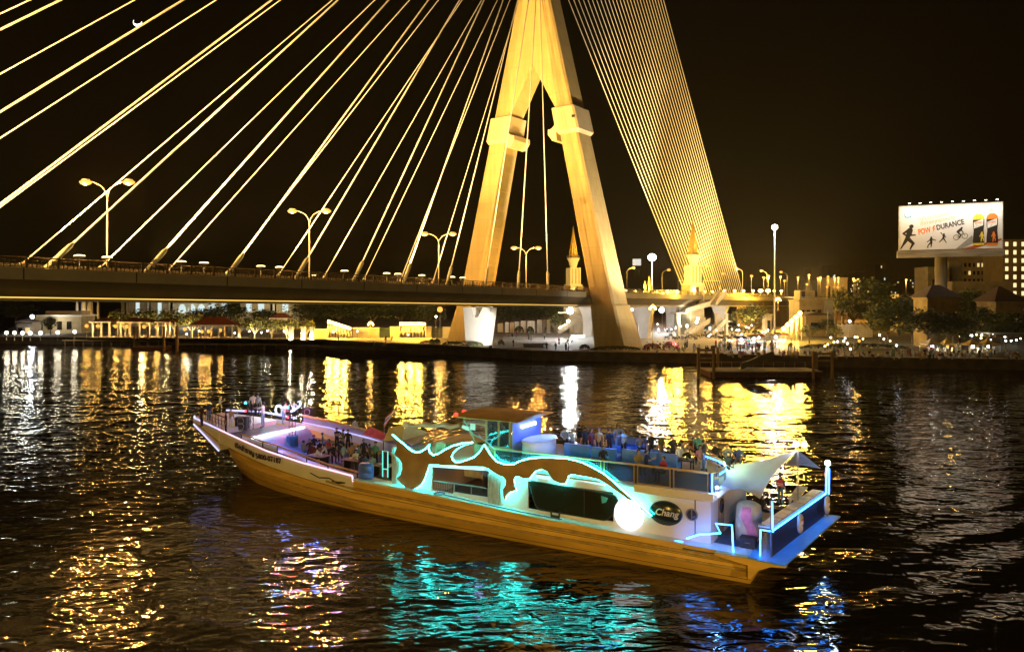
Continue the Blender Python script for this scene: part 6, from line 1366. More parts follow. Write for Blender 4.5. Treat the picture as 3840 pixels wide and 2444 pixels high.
for s_, (x, y, lb) in enumerate(((-10.3, 1.5, 'low dark table behind the first two blue sofas'), (-7.2, 1.6, 'low dark table in the middle of the upper deck'), (-4.5, .6, 'low dark table beside the curved rail'), (-8.7, -2.4, 'low dark table by the smoked glass panels'))):
    t = thing('low_table', lb, 'table', TM @ Vector((x, y, 3.745)), TA, 'low tables on the upper deck'); m_ = MB(); m_.box((0, 0, .55), (1.1, .7, .05)); m_.build('table_top', DARK, t)
    for sx in (-1, 1):
        for sy in (-1, 1): m_ = MB(); m_.box((sx * .48, sy * .28, .262), (.05, .05, .52)); m_.build('leg', DARK, t)
    m_ = MB(); m_.lathe((0, 0, 0), [(.04, 0.576), (.04, .74), (.015, .8), (.015, .86)], 8); m_.location = None; b_ = m_.build('drink_bottle', glass('green bottle glass', (.03, .12, .04), .1), None); b_.location = TM @ Vector((x + .2, y, 3.745)); tag(b_, 'green bottle standing on the ' + lb, 'bottle', 'bottles on the upper deck tables')
slight(boat, (-9, 1.2, 7.0), (-8.6, 0, 4), (.08, .30, 1.0), 720, 130, .3); plight(boat, (-5.0, 1.0, 5.4), (.9, .35, .3), 9, .12); plight(boat, (-3.0, -1.2, 5.0), (.2, .5, 1), 10, .1)
# stern: sail awnings, rails, shelf, neon lines, masts
sailm = mat('white sail cloth', (.72, .72, .68), .7, var=.04, scale=1)
def sail(name, A, B, C, D, sag, m=sailm, n=12):
    """stretched cloth with hollow edges between four corners, sagging in the middle, with small radial folds"""
    A, B, C, D = map(Vector, (A, B, C, D)); ce = (A + B + C + D) / 4
    def edge_(p, q, t_): k = p.lerp(q, .5).lerp(ce, .34); return p * (1 - t_) ** 2 + k * 2 * t_ * (1 - t_) + q * t_ ** 2
    m_ = MB(); g_ = []
    for v in range(n + 1):
        row = []
        for u in range(n + 1):
            a, b = u / n, v / n
            P_ = edge_(A, B, a) * (1 - b) + edge_(D, C, a) * b + edge_(A, D, b) * (1 - a) + edge_(B, C, b) * a - (A * (1 - a) * (1 - b) + B * a * (1 - b) + C * a * b + D * (1 - a) * b)
            row.append(P_ + Vector((0, 0, -sag * math.sin(math.pi * a) * math.sin(math.pi * b) + .035 * math.sin(9 * (a + b)) * math.sin(math.pi * a) + .02 * math.sin(17 * a - 6 * b))))
        g_.append(row)
    m_.loft(g_, closed=False, caps=False, smooth=True); return m_.build(name, m, boat, fix=False)
sA, sB, sC, sD = by(2715, 1745, .4), by(2992, 1688, 1.0), by(2850, 1868, -3.5), by(2695, 1830, -3.6)
sail('sail_awning', sA, sB, sC, sD, .35)
sE = by(3078, 1756, 3.6); sF = by(2940, 1748, 2.6)
m_ = MB(); m_.quad(sB + Vector((0, .05, 0)), sE, (sE + sF) / 2 + Vector((0, 0, .12)), sF); m_.build('small_sail', mat('grey sail cloth', (.40, .44, .40), .7), boat, fix=False)
m_ = MB(); m_.tube([sB + Vector((0, 0, -.02)), Vector((sB.x, sB.y, 1.35))], .05, 6); m_.tube([sA, Vector((sA.x, sA.y, 3.74))], .035, 5); m_.build('sail_pole', STEEL, boat)
m_ = MB(); m_.ball(sB + Vector((-.08, 0, .3)), .13, 8, 6); m_.build('blue_top_lamp', emis('blue lamp glow', (.35, .55, 1), 16), boat); m_ = MB(); m_.ball(sB + Vector((.30, 0, .32)), .14, 8, 6); m_.build('orange_top_lamp', emis('orange bulb glow', (1, .72, .35), 12), boat)
plight(boat, sB + Vector((0, -.3, .5)), (.6, .7, 1), 30, .12); plight(boat, sD + Vector((.1, -.25, .1)), (.2, .5, 1), 90, .08); plight(boat, sA + Vector((0.3, -1.0, .9)), (.6, 1, .5), 90, .1)
m_ = MB(); m_.ball(sD + Vector((-.05, -.1, .05)), .08, 8, 6); m_.build('sail_corner_lamp', emis('blue lamp glow', (.35, .55, 1), 16), boat)
# tarpaulin covered load with pink cloth
t = thing('covered_load', 'tall load under pale tarpaulin with a pink cloth draped over it on the aft deck', 'covered load', TM @ Vector((-.55, -1.7, 1.305)), TA)
m_ = MB(); rg = []
for z, k in ((0, 1.0), (.6, 1.04), (1.2, .98), (1.6, .9), (1.72, .6)): rg.append([Vector((.62 * k * math.cos(a) * (1 + .06 * math.sin(5 * a)), .75 * k * math.sin(a) * (1 + .05 * math.cos(7 * a)), z)) for a in [i * .3927 for i in range(16)]])
m_.loft(rg, smooth=True); m_.build('tarpaulin', mat('pale tarpaulin', (.55, .55, .46), .7, var=.1), t)
m_ = MB(); m_.loft([[Vector((x + w * k, -.80 - .05 * (k % .5) - .02 * i, z)) for k in (0, .25, .5, .75, 1.0)] for i, (x, w, z) in enumerate(((-.10, .42, 1.68), (-.2, .5, 1.2), (.05, .5, .7), (.2, .45, .15)))], closed=False, caps=False, smooth=True); m_.build('pink_cloth', mat('pink cloth', (.62, .22, .36), .8), t, fix=False)
# stern rail and shelf
m_ = MB(); a, b = Vector((1.05, -4.15, 2.62)), Vector((2.2, 3.9, 2.62))
m_.prism([a, b, b + Vector((-.62, 0, 0)), a + Vector((-.62, 0, 0))], (0, 0, .07)); m_.build('stern_shelf', mat('shelf board', (.50, .46, .38), .6), boat)
m_ = MB()
for k in range(5): p = a.lerp(b, (k + .5) / 5); m_.box((p.x - .3, p.y, 2.72), (.5, 1.25, .06), rz=-.14)
m_.build('shelf_trays', mat('pale tray', (.62, .58, .46), .4), boat)
m_ = MB(); m_.prism([a + Vector((.0, 0, -.05)), b + Vector((0, 0, -.05)), Vector((b.x, b.y, 1.37)), Vector((a.x, a.y, 1.37))], (-.05, 0, 0)); m_.build('stern_bulwark', mat('dark blue board', (.025, .03, .05), .5), boat)
m_ = MB()
for x0, y0, x1, y1, z in ((1.0, 2.5, 1.0, 3.9, 2.75), (1.0, 1.0, 1.0, 2.2, 2.75)):
    m_.box2((x0 - .15, y0, z), (x0 + .35, y1, z + .07)); m_.box2((x0 - .1, y0, 1.37), (x0 + .0, y0 + .1, z)); m_.box2((x0 - .1, y1 - .1, 1.37), (x0, y1, z))
m_.build('aft_bench', mat('shelf board'.replace('shelf', 'bench'), (.40, .36, .30), .6), boat)
for nm, pts in (('blue_neon_line', [(by(2575, 2018, -4.3)), by(2620, 2003, -4.3), by(2702, 1998, -4.3), by(2684, 1962, -4.3), by(2745, 1968, -4.3), by(2750, 2068, -4.3)]), ('blue_neon_line', [by(2850, 2082, -4.4), by(2852, 1985, -4.4), by(2900, 1992, -4.15), Vector((1.03, -4.2, 2.7))]), ('blue_neon_line', [Vector((1.10, -4.1, 2.56)), Vector((2.26, 3.9, 2.56))]), ('blue_neon_line', [Vector((1.06, -4.2, 2.62)), Vector((1.04, -4.2, 3.85))]), ('blue_neon_line', [Vector((2.28, 4.0, 2.55)), Vector((2.30, 4.0, 3.95))]), ('blue_neon_line', [Vector((2.40, 4.05, 2.55)), Vector((2.42, 4.05, 3.9))])):
    m_ = MB(); m_.tube(pts, .035, 5); m_.build(nm, NEON_B, boat)
m_ = MB(); m_.tube([(1.03, -4.25, 1.36), (1.0, -4.25, 3.9)], .045, 6); m_.tube([(2.34, 4.0, 1.36), (2.36, 4.0, 4.1)], .05, 6); m_.build('stern_pole', STEEL, boat)
m_ = MB(); m_.ball((2.36, 4.0, 4.2), .14, 8, 6); m_.build('stern_lamp', emis('green white lamp glow', (.85, 1, .78), 22), boat); plight(boat, (2.36, 3.8, 4.3), (.8, 1, .7), 55, .14)
# deck side neon lying along the house foot
m_ = MB(); m_.tube([by(x, y, -4.15) for x, y in ((1720, 1888), (1830, 1912), (1900, 1925), (2010, 1945), (2140, 1962), (2280, 1992), (2420, 2018), (2560, 2030))], .028, 5); m_.build('blue_neon_line', NEON_B, boat)
m_ = MB(); m_.tube([by(x, y, -4.05) for x, y in ((1480, 1836), (1600, 1868), (1700, 1880), (1830, 1904), (2010, 1938), (2140, 1956), (2290, 1986))], .026, 5); m_.build('cyan_neon_line', NEON_C, boat)
m_ = MB()
for k in range(3): m_.ring((-17.3 + .02 * k, -4.1, 1.86 + .015 * k), .3, .025, 'z', 12, 4)
m_.tube([(-17, -4.1, 1.86), (-15.5, -4.15, 1.78), (-12, -4.12, 1.58), (-9.5, -4.15, 1.53)], .025, 4); m_.build('mooring_rope', mat('blue rope', (.10, .15, .35), .8), boat)
m_ = MB(); m_.box((-9.9, -4.1, 1.62), (.5, .12, .1)); 
for s_ in (-1, 1): m_.tube([(-9.9 + .18 * s_, -4.1, 1.5), (-9.9 + .26 * s_, -4.1, 1.85)], .05, 5)
m_.build('mooring_bollard', DARK, boat)
m_ = MB(); m_.tube([(-27.2, -4.2, 1.95), (-26.4, -4.25, 1.75), (-25.6, -4.22, 1.82), (-24.8, -4.3, 1.6), (-24.2, -4.3, 1.7), (-25.3, -4.28, 1.66)], .035, 4); m_.build('hanging_rope', DARK, boat)
# hull lettering
text_M = lambda x0, y0, x1, y1: None
a, b = by(905, 1682, -3.65), by(1040, 1722, -4.05)
for body, (xa, ya, xb, yb, pl) in (('เรือสำราญ', (892, 1667, 955, 1698, -3.55)), ('5800-07187', (965, 1706, 1062, 1727, -3.95))):
    p, q = by(xa, ya, pl), by(xb, yb, pl - .12); dv = (q - p); L = dv.length; ex = dv.normalized(); ez = Vector((0, 0, 1)) - ex * ex.z; ez = (ez + Vector((0, -.22, 0))).normalized(); ey = ez.cross(ex).normalized()
    M = Matrix(((ex.x, ez.x, -ey.x, 0), (ex.y, ez.y, -ey.y, 0), (ex.z, ez.z, -ey.z, 0), (0, 0, 0, 1)))
    text_mesh('hull_lettering', body, .52, mat('dark lettering paint', (.03, .012, .025), .5), boat, Matrix.Translation((p + q) / 2 + Vector((0, -.16, -.02))) @ M, .02, bold=.008)
# stage equipment: things standing on the boat
def bthing(name, label, cat, x, y, z, rz=0.0, group=None): return thing(name, label, cat, TM @ Vector((x, y, z)), TA + rz, group)
SPKB = mat('speaker cabinet', (.02, .025, .05), .6)
def speaker(x, y, z, w, d, h, label, rz=0):
    t = bthing('loudspeaker', label, 'loudspeaker', x, y, z, rz, 'loudspeakers on the foredeck'); m_ = MB(); m_.box((0, 0, h / 2), (w, d, h)); m_.build('cabinet', SPKB, t)
    m_ = MB(); m_.box((0, -d / 2 - .012, h / 2), (w * .86, .02, h * .9)); m_.build('grille', DARK, t)
    m_ = MB()
    for zz in (.3, .72): m_.ring((0, -d / 2 - .03, h * zz), w * .28, .02, 'y', 14, 4)
    m_.build('driver_ring', STEEL, t); return t
p = bz(908, 1610, 3.3); speaker(p.x, p.y, 3.3, .85, .6, .95, 'black floor loudspeaker left of the singer on stage', .5)
p = bz(1160, 1625, 2.4); speaker(p.x, p.y, 2.2, .9, .7, 1.1, 'black lower loudspeaker of the stack right of the stage', .3); speaker(p.x, p.y, 3.31, .85, .7, 1.15, 'blue lit upper loudspeaker of the stack right of the stage', .3)
def truss(x, y, z, h, label, drape=False):
    t = bthing('light_truss', label, 'light stand', x, y, z, 0, 'light trusses at the stage'); m_ = MB()
    for sx in (-1, 1):
        for sy in (-1, 1): m_.tube([(sx * .16, sy * .16, 0), (sx * .16, sy * .16, h)], .025, 4)
    for k in range(8): zz = h * k / 8; m_.tube([(-.16, -.16, zz), (.16, -.16, zz + h / 8)], .015, 4); m_.tube([(.16, .16, zz), (-.16, .16, zz + h / 8)], .015, 4)
    m_.build('truss_frame', DARK, t)
    for k, q in enumerate((h, h * .8)): m_ = MB(); m_.lathe((0, -.3, q - .15), [(.05, -.14), (.14, -.1), (.14, .14), (.05, .16)], 8); m_.build('stage_lamp', mat('stage lamp body', (.02, .02, .03), .4), t); m_ = MB(); m_.ball((0, -.42, q - .15), .085, 7, 5); m_.build('stage_lamp_lens', NEON_B if k == 0 else emis('red stage lens', (1, .05, .08), 6), t)
    if drape:
        m_ = MB(); m_.loft([[Vector(((.42 + .03 * (i % 2)) * math.cos(i * .3927), (.42 + .03 * (i % 2)) * math.sin(i * .3927), zz)) for i in range(16)] for zz in (0.02, .7, 1.35)], smooth=False); m_.build('blue_drape', mat('blue drape', (.05, .16, .50), .8, var=.15, scale=4, stretch=(6, 6, 1)), t)
    return t
p = bz(938, 1640, 2.6); truss(p.x, p.y, 2.4, 3.0, 'dark light truss hung with a jacket left of the stage light bar')
p = bz(1096, 1700, 1.65); truss(p.x, p.y, 1.63, 3.6, 'light truss wrapped in blue drape right of the stage light bar', True)
slight(boat, (-33.6, -2.4, 6.2), (-36, .8, 3.4), (.12, .22, 1.0), 260, 100, .2); slight(boat, (-33.3, 2.6, 5.6), (-29, 0, 1.8), (.10, .20, 1.0), 330, 110, .2); slight(boat, (-31.5, 3.2, 5.2), (-27.5, -2.6, 2), (.75, .35, .8), 170, 80, .2); plight(boat, (-26.5, .5, 4.2), (.9, .5, .6), 22, .2); plight(boat, (-22.6, -1.8, 3.3), (.3, 1, .55), 24, .15); slight(boat, (-35.5, 1.5, 6.6), (-38, -.2, 3.4), (1, .95, .92), 80, 90, .2)
m_ = MB()
for k in range(14): t_ = k / 13; m_.ball((-36.3 + .9 * t_, 2.9 + .3 * math.sin(9 * t_), 4.6 + .5 * t_ - .5 * math.sin(3.1 * t_)), .06, 6, 4)
m_.build('string_lights', emis('string bulb glow', (.3, .5, 1), 10), boat)
for lx, ly, lz, c_ in ((-36.2, 2.6, 4.9, (1, .05, .04)), (-35.4, 2.3, 4.8, (.1, .3, 1)), (-37.2, 2.5, 4.9, (.1, .35, 1)), (-34.8, 2.2, 4.7, (1, .04, .03)), (-38.0, 2.3, 4.8, (.6, 1, .8))): plight(boat, (lx, ly, lz), c_, 110, .13)
def buoy(x, y, z, label, ax='y', rr=.36):
    t = bthing('lifebuoy', label, 'lifebuoy', x, y, z, 0, 'lifebuoys on the boat rails'); m_ = MB(); m_.ring((0, 0, 0), rr, .10, ax, 20, 8); m_.build('ring_body', mat('lifebuoy white', (.70, .66, .58), .6), t)
    for k in range(4):
        m_ = MB(); a = k * math.pi / 2 + .4; pp = [(rr * math.cos(a + q) , 0, rr * math.sin(a + q)) for q in (-.12, 0, .12)]
        m_.tube(pp if ax == 'y' else [(0, p_[0], p_[2]) for p_ in pp], .108, 8); m_.build('reflective_band', mat('lifebuoy orange', (.6, .15, .05), .6), t); return t
p = by(1046, 1538, 3.0); buoy(p.x, 3.0, p.z, 'white lifebuoy on the far bow rail beside the truss'); buoy(2.5, 2.6, 2.3, 'pale lifebuoy hanging on the outside of the stern rail, farther one', 'x'); buoy(1.75, -1.0, 2.15, 'pinkish lifebuoy hanging on the outside of the stern rail, nearer one', 'x')
for i, (x, y, lb) in enumerate(((-31.0, .6, 'dining table nearest the blue draped truss'), (-29.2, -1.4, 'dining table beside the leaning man in white'), (-28.0, 1.4, 'dining table in the middle of the dining deck'), (-26.2, -1.2, 'dining table by the lilac counter'), (-25.0, 1.6, 'dining table beneath the red banner'), (-23.4, -1.6, 'dining table nearest the dolphin head'))):
    t = bthing('dining_table', lb, 'table', x, y, 1.63, 0, 'dining tables on the fore dining deck'); m_ = MB(); m_.box((0, 0, .73), (1.5, .85, .05)); m_.build('table_top', mat('table cloth', (.34, .22, .18), .7), t)
    for sx in (-1, 1): m_ = MB(); m_.box((sx * .6, 0, .353), (.07, .6, .70)); m_.build('leg', DARK, t)
    m_ = MB(); m_.lathe((-.3, .1, .757), [(.15, 0), (.18, .03), (.02, .035)], 10); m_.lathe((.35, -.1, .757), [(.04, 0), (.05, .12), (.02, .2)], 8); o_ = m_.build('tableware', WHITE, None); o_.location = t.location; o_.rotation_euler = t.rotation_euler; tag(o_, 'plate and bottle on the ' + lb, 'tableware', 'tableware on the dining tables')
t = bthing('blue_barrel', 'bright blue ribbed plastic barrel at the side deck gap', 'barrel', -23.0, -3.75, 2.03); m_ = MB(); m_.lathe((0, 0, 0), [(.3, 0), (.36, .1), (.36, .35), (.33, .38), (.36, .41), (.36, .75), (.3, .85)], 14, sx=1.5); m_.build('barrel_body', mat('blue plastic', (.06, .14, .60), .4), t); m_ = MB(); m_.lathe((0, 0, .853), [(.3, 0), (.3, .04), (.05, .05)], 14, sx=1.5); m_.build('lid', MATS['blue plastic'], t)
t = bthing('menu_frame', 'teal lit upright menu frame left of the dolphin head', 'frame', -22.2, -2.9, 2.0); m_ = MB(); m_.tube([(-.2, 0, 0), (-.2, 0, 1.6), (.2, 0, 1.6), (.2, 0, 0)], .035, 5); m_.tube([(-.2, 0, .5), (.2, 0, .5)], .03, 5); m_.build('neon_frame', emis('teal tube', (.15, 1, .75), 1.2), t); m_ = MB(); m_.box((0, .03, 1.05), (.36, .02, 1.0)); m_.build('board', DARK, t)

for x, y, w, d_, h_, c_, lb in ((-.2, -3.2, .7, .5, .45, DARK, 'dark equipment case on the aft deck in front of the covered load'), (.45, .2, .8, .6, .55, SOFA, 'blue plastic crate under the sail awning'), (.3, 1.4, .6, .6, .8, DARK, 'dark generator box under the sail awning')):
    t = bthing('storage_box', lb, 'box', x, y, 1.306); m_ = MB(); m_.box((0, 0, h_ / 2), (w, d_, h_)); m_.build('box_body', c_, t); m_ = MB(); m_.box((0, 0, h_ + .025), (w + .05, d_ + .05, .05)); m_.build('lid', c_, t)
    m_ = MB(); m_.tube([(-.12, -d_ / 2 - .02, h_ * .6), (-.1, -d_ / 2 - .06, h_ * .66), (.1, -d_ / 2 - .06, h_ * .66), (.12, -d_ / 2 - .02, h_ * .6)], .015, 4); m_.build('handle', STEEL, t)
# ------------------------------------------------------------------ near bank behind the camera: quay with sodium street lamps that light the side of the boat
m_ = MB(); m_.box2((-160, -60, -1), (160, -12, 2.2)); struct(m_.build('near_quay', CONC_D))
for x, lb in ((-34, 'sodium street lamp on the near quay, left one'), (4, 'sodium street lamp on the near quay, middle one'), (40, 'sodium street lamp on the near quay, right one')):
    t = thing('street_lamp', lb, 'street lamp', (x, -15, 2.2), 0, 'street lamps of the near quay')
    m_ = MB(); m_.tube([(0, 0, 0), (0, 0, 9), (0, .5, 9.8), (0, 1.6, 10)], [.14, .1, .08, .07], 8); m_.build('pole', MATS['lamp pole paint'], t)
    m_ = MB(); m_.lathe((0, 2.0, 10), [(.15, .2), (.4, .1), (.42, 0)], 10); m_.build('lamp_head', STEEL, t)
    m_ = MB(); m_.ball((0, 2.0, 9.9), .3, 8, 5, .5); m_.build('lamp_glass', LENS_O, t)
    plight(t, (0, 2.0, 9.5), (1.0, .61, .12), 29000, .3)

# ------------------------------------------------------------------ people
SKIN = mat('skin', (.42, .25, .16), .6, var=.05); HAIR = mat('black hair', (.012, .010, .009), .5); SHOE = mat('dark shoe', (.03, .03, .03), .6)
SH = {k: mat(k + ' shirt', c, .85, var=.08) for k, c in dict(white=(.72, .72, .70), black=(.02, .02, .024), grey=(.25, .26, .28), blue=(.08, .16, .40), navy=(.02, .03, .08), olive=(.12, .14, .05), red=(.40, .04, .05), pink=(.62, .28, .30), tan=(.38, .27, .14), teal=(.08, .26, .24), maroon=(.12, .02, .03), yellow=(.55, .40, .08), skyblue=(.30, .44, .60)).items()}
PA_ = {k: mat(k + ' trousers', c, .85, var=.08) for k, c in dict(jean=(.08, .15, .28), black=(.02, .02, .024), white=(.70, .70, .68), khaki=(.28, .22, .13), palejean=(.22, .34, .48)).items()}
def skel(pose):
    """joints (x right, y back, z up; the figure faces -y) and radii, as chains"""
    sit = pose in ('sit', 'lean', 'sitarm'); z0 = 0.0
    hipz = .50 if sit else .93
    lean = {'lean': .38, 'bend': .30}.get(pose, .04 if sit else 0.0)
    def up(h, dx=0.0): return (dx, -math.sin(lean) * h, hipz + math.cos(lean) * h)
    J = {'pel': ((0, 0, hipz), .125), 'waist': (up(.20), .115), 'chest': (up(.40), .135), 'nb': (up(.53), .062), 'neck': (up(.58), .052), 'jaw': (up(.63), .078), 'head': (up(.70), .095), 'crown': (up(.775), .066)}
    hd = J['head'][0]; J['nose'] = ((0, hd[1] - .105, hd[2] - .025), .016)
    E = [('pel', 'waist', 1), ('waist', 'chest', 1), ('chest', 'nb', 1), ('nb', 'neck', 0), ('neck', 'jaw', 0), ('jaw', 'head', 0), ('head', 'crown', 0), ('head', 'nose', 0)]
    arms = {'stand': ((.26, 0, -.29), (.27, -.06, -.54)), 'walk': ((.25, .08, -.27), (.24, -.06, -.50)), 'phone': ((.26, -.08, -.26), (.10, -.30, -.12)), 'reach': ((.24, -.24, -.10), (.20, -.48, -.06)), 'up': ((.30, -.10, .12), (.24, -.20, .38)), 'sit': ((.26, -.02, -.27), (.16, -.26, -.36)), 'sitarm': ((.27, -.16, -.20), (.18, -.38, -.10)), 'lean': ((.24, -.18, -.22), (.18, -.42, -.26)), 'bend': ((.24, -.20, -.22), (.16, -.44, -.30))}[pose]
    sh = up(.475)
    for s, sg in (('L', -1), ('R', 1)):
        alt = 1 if not (pose == 'walk' and sg < 0) else -1
        solo = (pose in ('phone', 'up') and sg < 0)
        a = arms if not solo else ((.25, 0, -.28), (.26, -.08, -.52))
        S_ = (sg * .185, sh[1], sh[2]); e_ = (sg * a[0][0], sh[1] + a[0][1] * alt, sh[2] + a[0][2]); w_ = (sg * a[1][0], sh[1] + a[1][1] * alt, sh[2] + a[1][2])
        J['sh' + s] = (S_, .068); J['el' + s] = (e_, .046); J['wr' + s] = (w_, .030)
        d = (Vector(w_) - Vector(e_)).normalized(); pa = Vector(w_) + d * .075; J['pa' + s] = (tuple(pa), .034)
        E += [('chest', 'sh' + s, 1), ('sh' + s, 'el' + s, 1), ('el' + s, 'wr' + s, 0), ('wr' + s, 'pa' + s, 0)]
        side = d.cross(Vector((sg, 0, 0.001))).normalized(); side = side if side.length > .5 else Vector((0, 1, 0)); curl = d.cross(side).normalized() * -sg
        for k, (o, L) in enumerate(((-.027, .068), (-.009, .080), (.009, .076), (.026, .060))):
            f1 = pa + side * o + d * L * .55; f2 = f1 + d * L * .42 + curl * .016
            J['f%s%d' % (s, k)] = (tuple(f1), .0095); J['g%s%d' % (s, k)] = (tuple(f2), .0075); E += [('pa' + s, 'f%s%d' % (s, k), 0), ('f%s%d' % (s, k), 'g%s%d' % (s, k), 0)]
        th = Vector(w_) + d * .035 - side * .045 + curl * .012; J['t' + s] = (tuple(th), .011); J['u' + s] = (tuple(th + d * .032 - side * .012), .009); E += [('wr' + s, 't' + s, 0), ('t' + s, 'u' + s, 0)]
        if sit: leg = ((sg * .10, -.04, hipz - .02), (sg * .13, -.44, hipz + .01), (sg * .12, -.42, .09))
        elif pose == 'walk': leg = ((sg * .09, 0, .90), (sg * .10, -.10 * sg - .04, .50), (sg * .09, -.22 * sg + .05, .09))
        else: leg = ((sg * .095, 0, .90), (sg * .11, -.015, .49), (sg * .115, .02, .085))
        for n_, p_, r_ in (('hip', leg[0], .092), ('kn', leg[1], .062), ('an', leg[2], .044)): J[n_ + s] = (p_, r_)
        J['toe' + s] = ((leg[2][0] * 1.15, leg[2][1] - .17, .035), .038)
        E += [('pel', 'hip' + s, 2), ('hip' + s, 'kn' + s, 2), ('kn' + s, 'an' + s, 2), ('an' + s, 'toe' + s, 3)]
    return J, E
PROTO = {}
def person_proto(pose, lod):
    J, E = skel(pose)
    if lod: E = [e_ for e_ in E if e_[1][0] not in 'fgtu' or e_[1][:3] == 'toe']
    names = []; 
    for a, b, _ in E:
        for q in (a, b):
            if q not in names: names.append(q)
    me = bpy.data.meshes.new('body'); me.from_pydata([J[n][0] for n in names], [(names.index(a), names.index(b)) for a, b, _ in E], [])
    o = bpy.data.objects.new('body', me); COL.objects.link(o)
    md = o.modifiers.new('skin', 'SKIN'); md.use_smooth_shade = True; md.branch_smoothing = .6
    for i, n in enumerate(names): r_ = J[n][1]; sv = me.skin_vertices[0].data[i]; sv.radius = (r_ * (1.25 if n in ('pel', 'waist', 'chest') else 1), r_ * (.85 if n in ('pel', 'waist', 'chest') else 1)); sv.use_root = (n == 'pel')
    if not lod: sb = o.modifiers.new('sub', 'SUBSURF'); sb.levels = 1; sb.render_levels = 1
    dg = bpy.context.evaluated_depsgraph_get(); nm = bpy.data.meshes.new_from_object(o.evaluated_get(dg)); bpy.data.objects.remove(o); nm.name = 'person_body'
    nm.materials.clear()
    for m in (SKIN, SH['white'], PA_['jean'], SHOE): nm.materials.append(m)
    segs = [(Vector(J[a][0]), Vector(J[b][0]), k, J[a][1] + J[b][1]) for a, b, k in E]
    for p in nm.polygons:
        c = p.center; best = 1e9
        for a, b, k, r_ in segs:
            ab = b - a; t_ = max(0, min(1, (c - a).dot(ab) / max(1e-9, ab.length_squared))); dd = (c - a - ab * t_).length / r_
            if dd < best: best = dd; mi = k
        p.material_index = mi; p.use_smooth = True
    hd = Vector(J['head'][0]); h = MB()
    h.lathe(hd + Vector((0, .018, -.03)), [(.088, -.03), (.104, .02), (.102, .07), (.078, .115), (.03, .138)], 10, sx=.98, sy=1.02); hm = h.mesh('hair', HAIR)
    # keep the face clear: drop the front of the hair below the brow
    bm = bmesh.new(); bm.from_mesh(hm); bmesh.ops.delete(bm, geom=[f for f in bm.faces if f.calc_center_median().y < hd.y - .045 and f.calc_center_median().z < hd.z + .045], context='FACES'); bm.to_mesh(hm); bm.free()
    PROTO[(pose, lod)] = (nm, hm, hd)
for ps in ('stand', 'walk', 'phone', 'reach', 'up', 'sit', 'sitarm', 'lean', 'bend'): person_proto(ps, False)
for ps in ('stand', 'walk', 'phone', 'sit'): person_proto(ps, True)
def person(P, face, pose, shirt, pants, label, group=None, lod=False, sc=1.0, hair=True):
    """face: world heading in degrees the figure looks along (0 = towards the camera, 90 = to the right)"""
    nm, hm, hd = PROTO[(pose, lod)]
    o = bpy.data.objects.new('person', nm); COL.objects.link(o); o.location = P; o.rotation_euler = (0, 0, R(face)); o.scale = (sc, sc, sc)
    for i, m in ((1, SH[shirt]), (2, PA_[pants])): o.material_slots[i].link = 'OBJECT'; o.material_slots[i].material = m
    tag(o, label, 'person', group)
    if hair: h = bpy.data.objects.new('hair', hm); COL.objects.link(h); h.parent = o
    return o
def on_boat(x, y, zf, pose, face, shirt, pants, label, group, sc=1.0):
    """head at pixel x, y; feet on the deck level zf"""
    nm, hm, hd = PROTO[(pose, False)]; q = gp(x, y, zf + hd.z * sc); off = Matrix.Rotation(R(face), 3, 'Z') @ (Vector((hd.x, hd.y, 0)) * sc)
    return person((q.x - off.x, q.y - off.y, zf), face, pose, shirt, pants, label, group, sc=sc)
GB, GD, GU = 'people on the bow stage', 'guests on the fore dining deck', 'guests on the upper deck'
for a in ((986, 1513, 3.22, 'reach', -100, 'white', 'palejean', 'singer in loose white shirt and pale jeans reaching out beside the stage truss', 1.12),
          (866, 1530, 3.30, 'phone', 150, 'tan', 'white', 'woman in tan top and tight white trousers standing on the bow', 1.0),
          (847, 1546, 3.25, 'stand', -60, 'navy', 'black', 'person in dark navy clothes standing at the near bow railing', .95),
          (950, 1478, 3.9, 'stand', 180, 'white', 'black', 'broad person in white shirt and blue cap seen from behind on the bow', 1.05),
          (966, 1478, 3.9, 'stand', 170, 'grey', 'black', 'person in grey shirt standing close beside the one in a blue cap', 1.05),
          (1071, 1513, 3.25, 'bend', 60, 'white', 'palejean', 'person in white top stepping at the far rail beside the lifebuoy', 1.0),
          (1102, 1505, 3.0, 'stand', 20, 'white', 'black', 'man in white T-shirt and black trousers standing by the loudspeaker stack', 1.03),
          (825, 1488, 3.5, 'phone', 120, 'grey', 'black', 'person in pale grey shirt at the far tip of the bow', 1.0),
          (783, 1506, 3.6, 'stand', 60, 'navy', 'jean', 'slim dark person in blue jeans at the front of the bow', 1.0),
          (757, 1522, 3.62, 'stand', -40, 'black', 'black', 'barely lit person at the very tip of the bow', .92)):
    on_boat(*a[:8], GB, a[8])
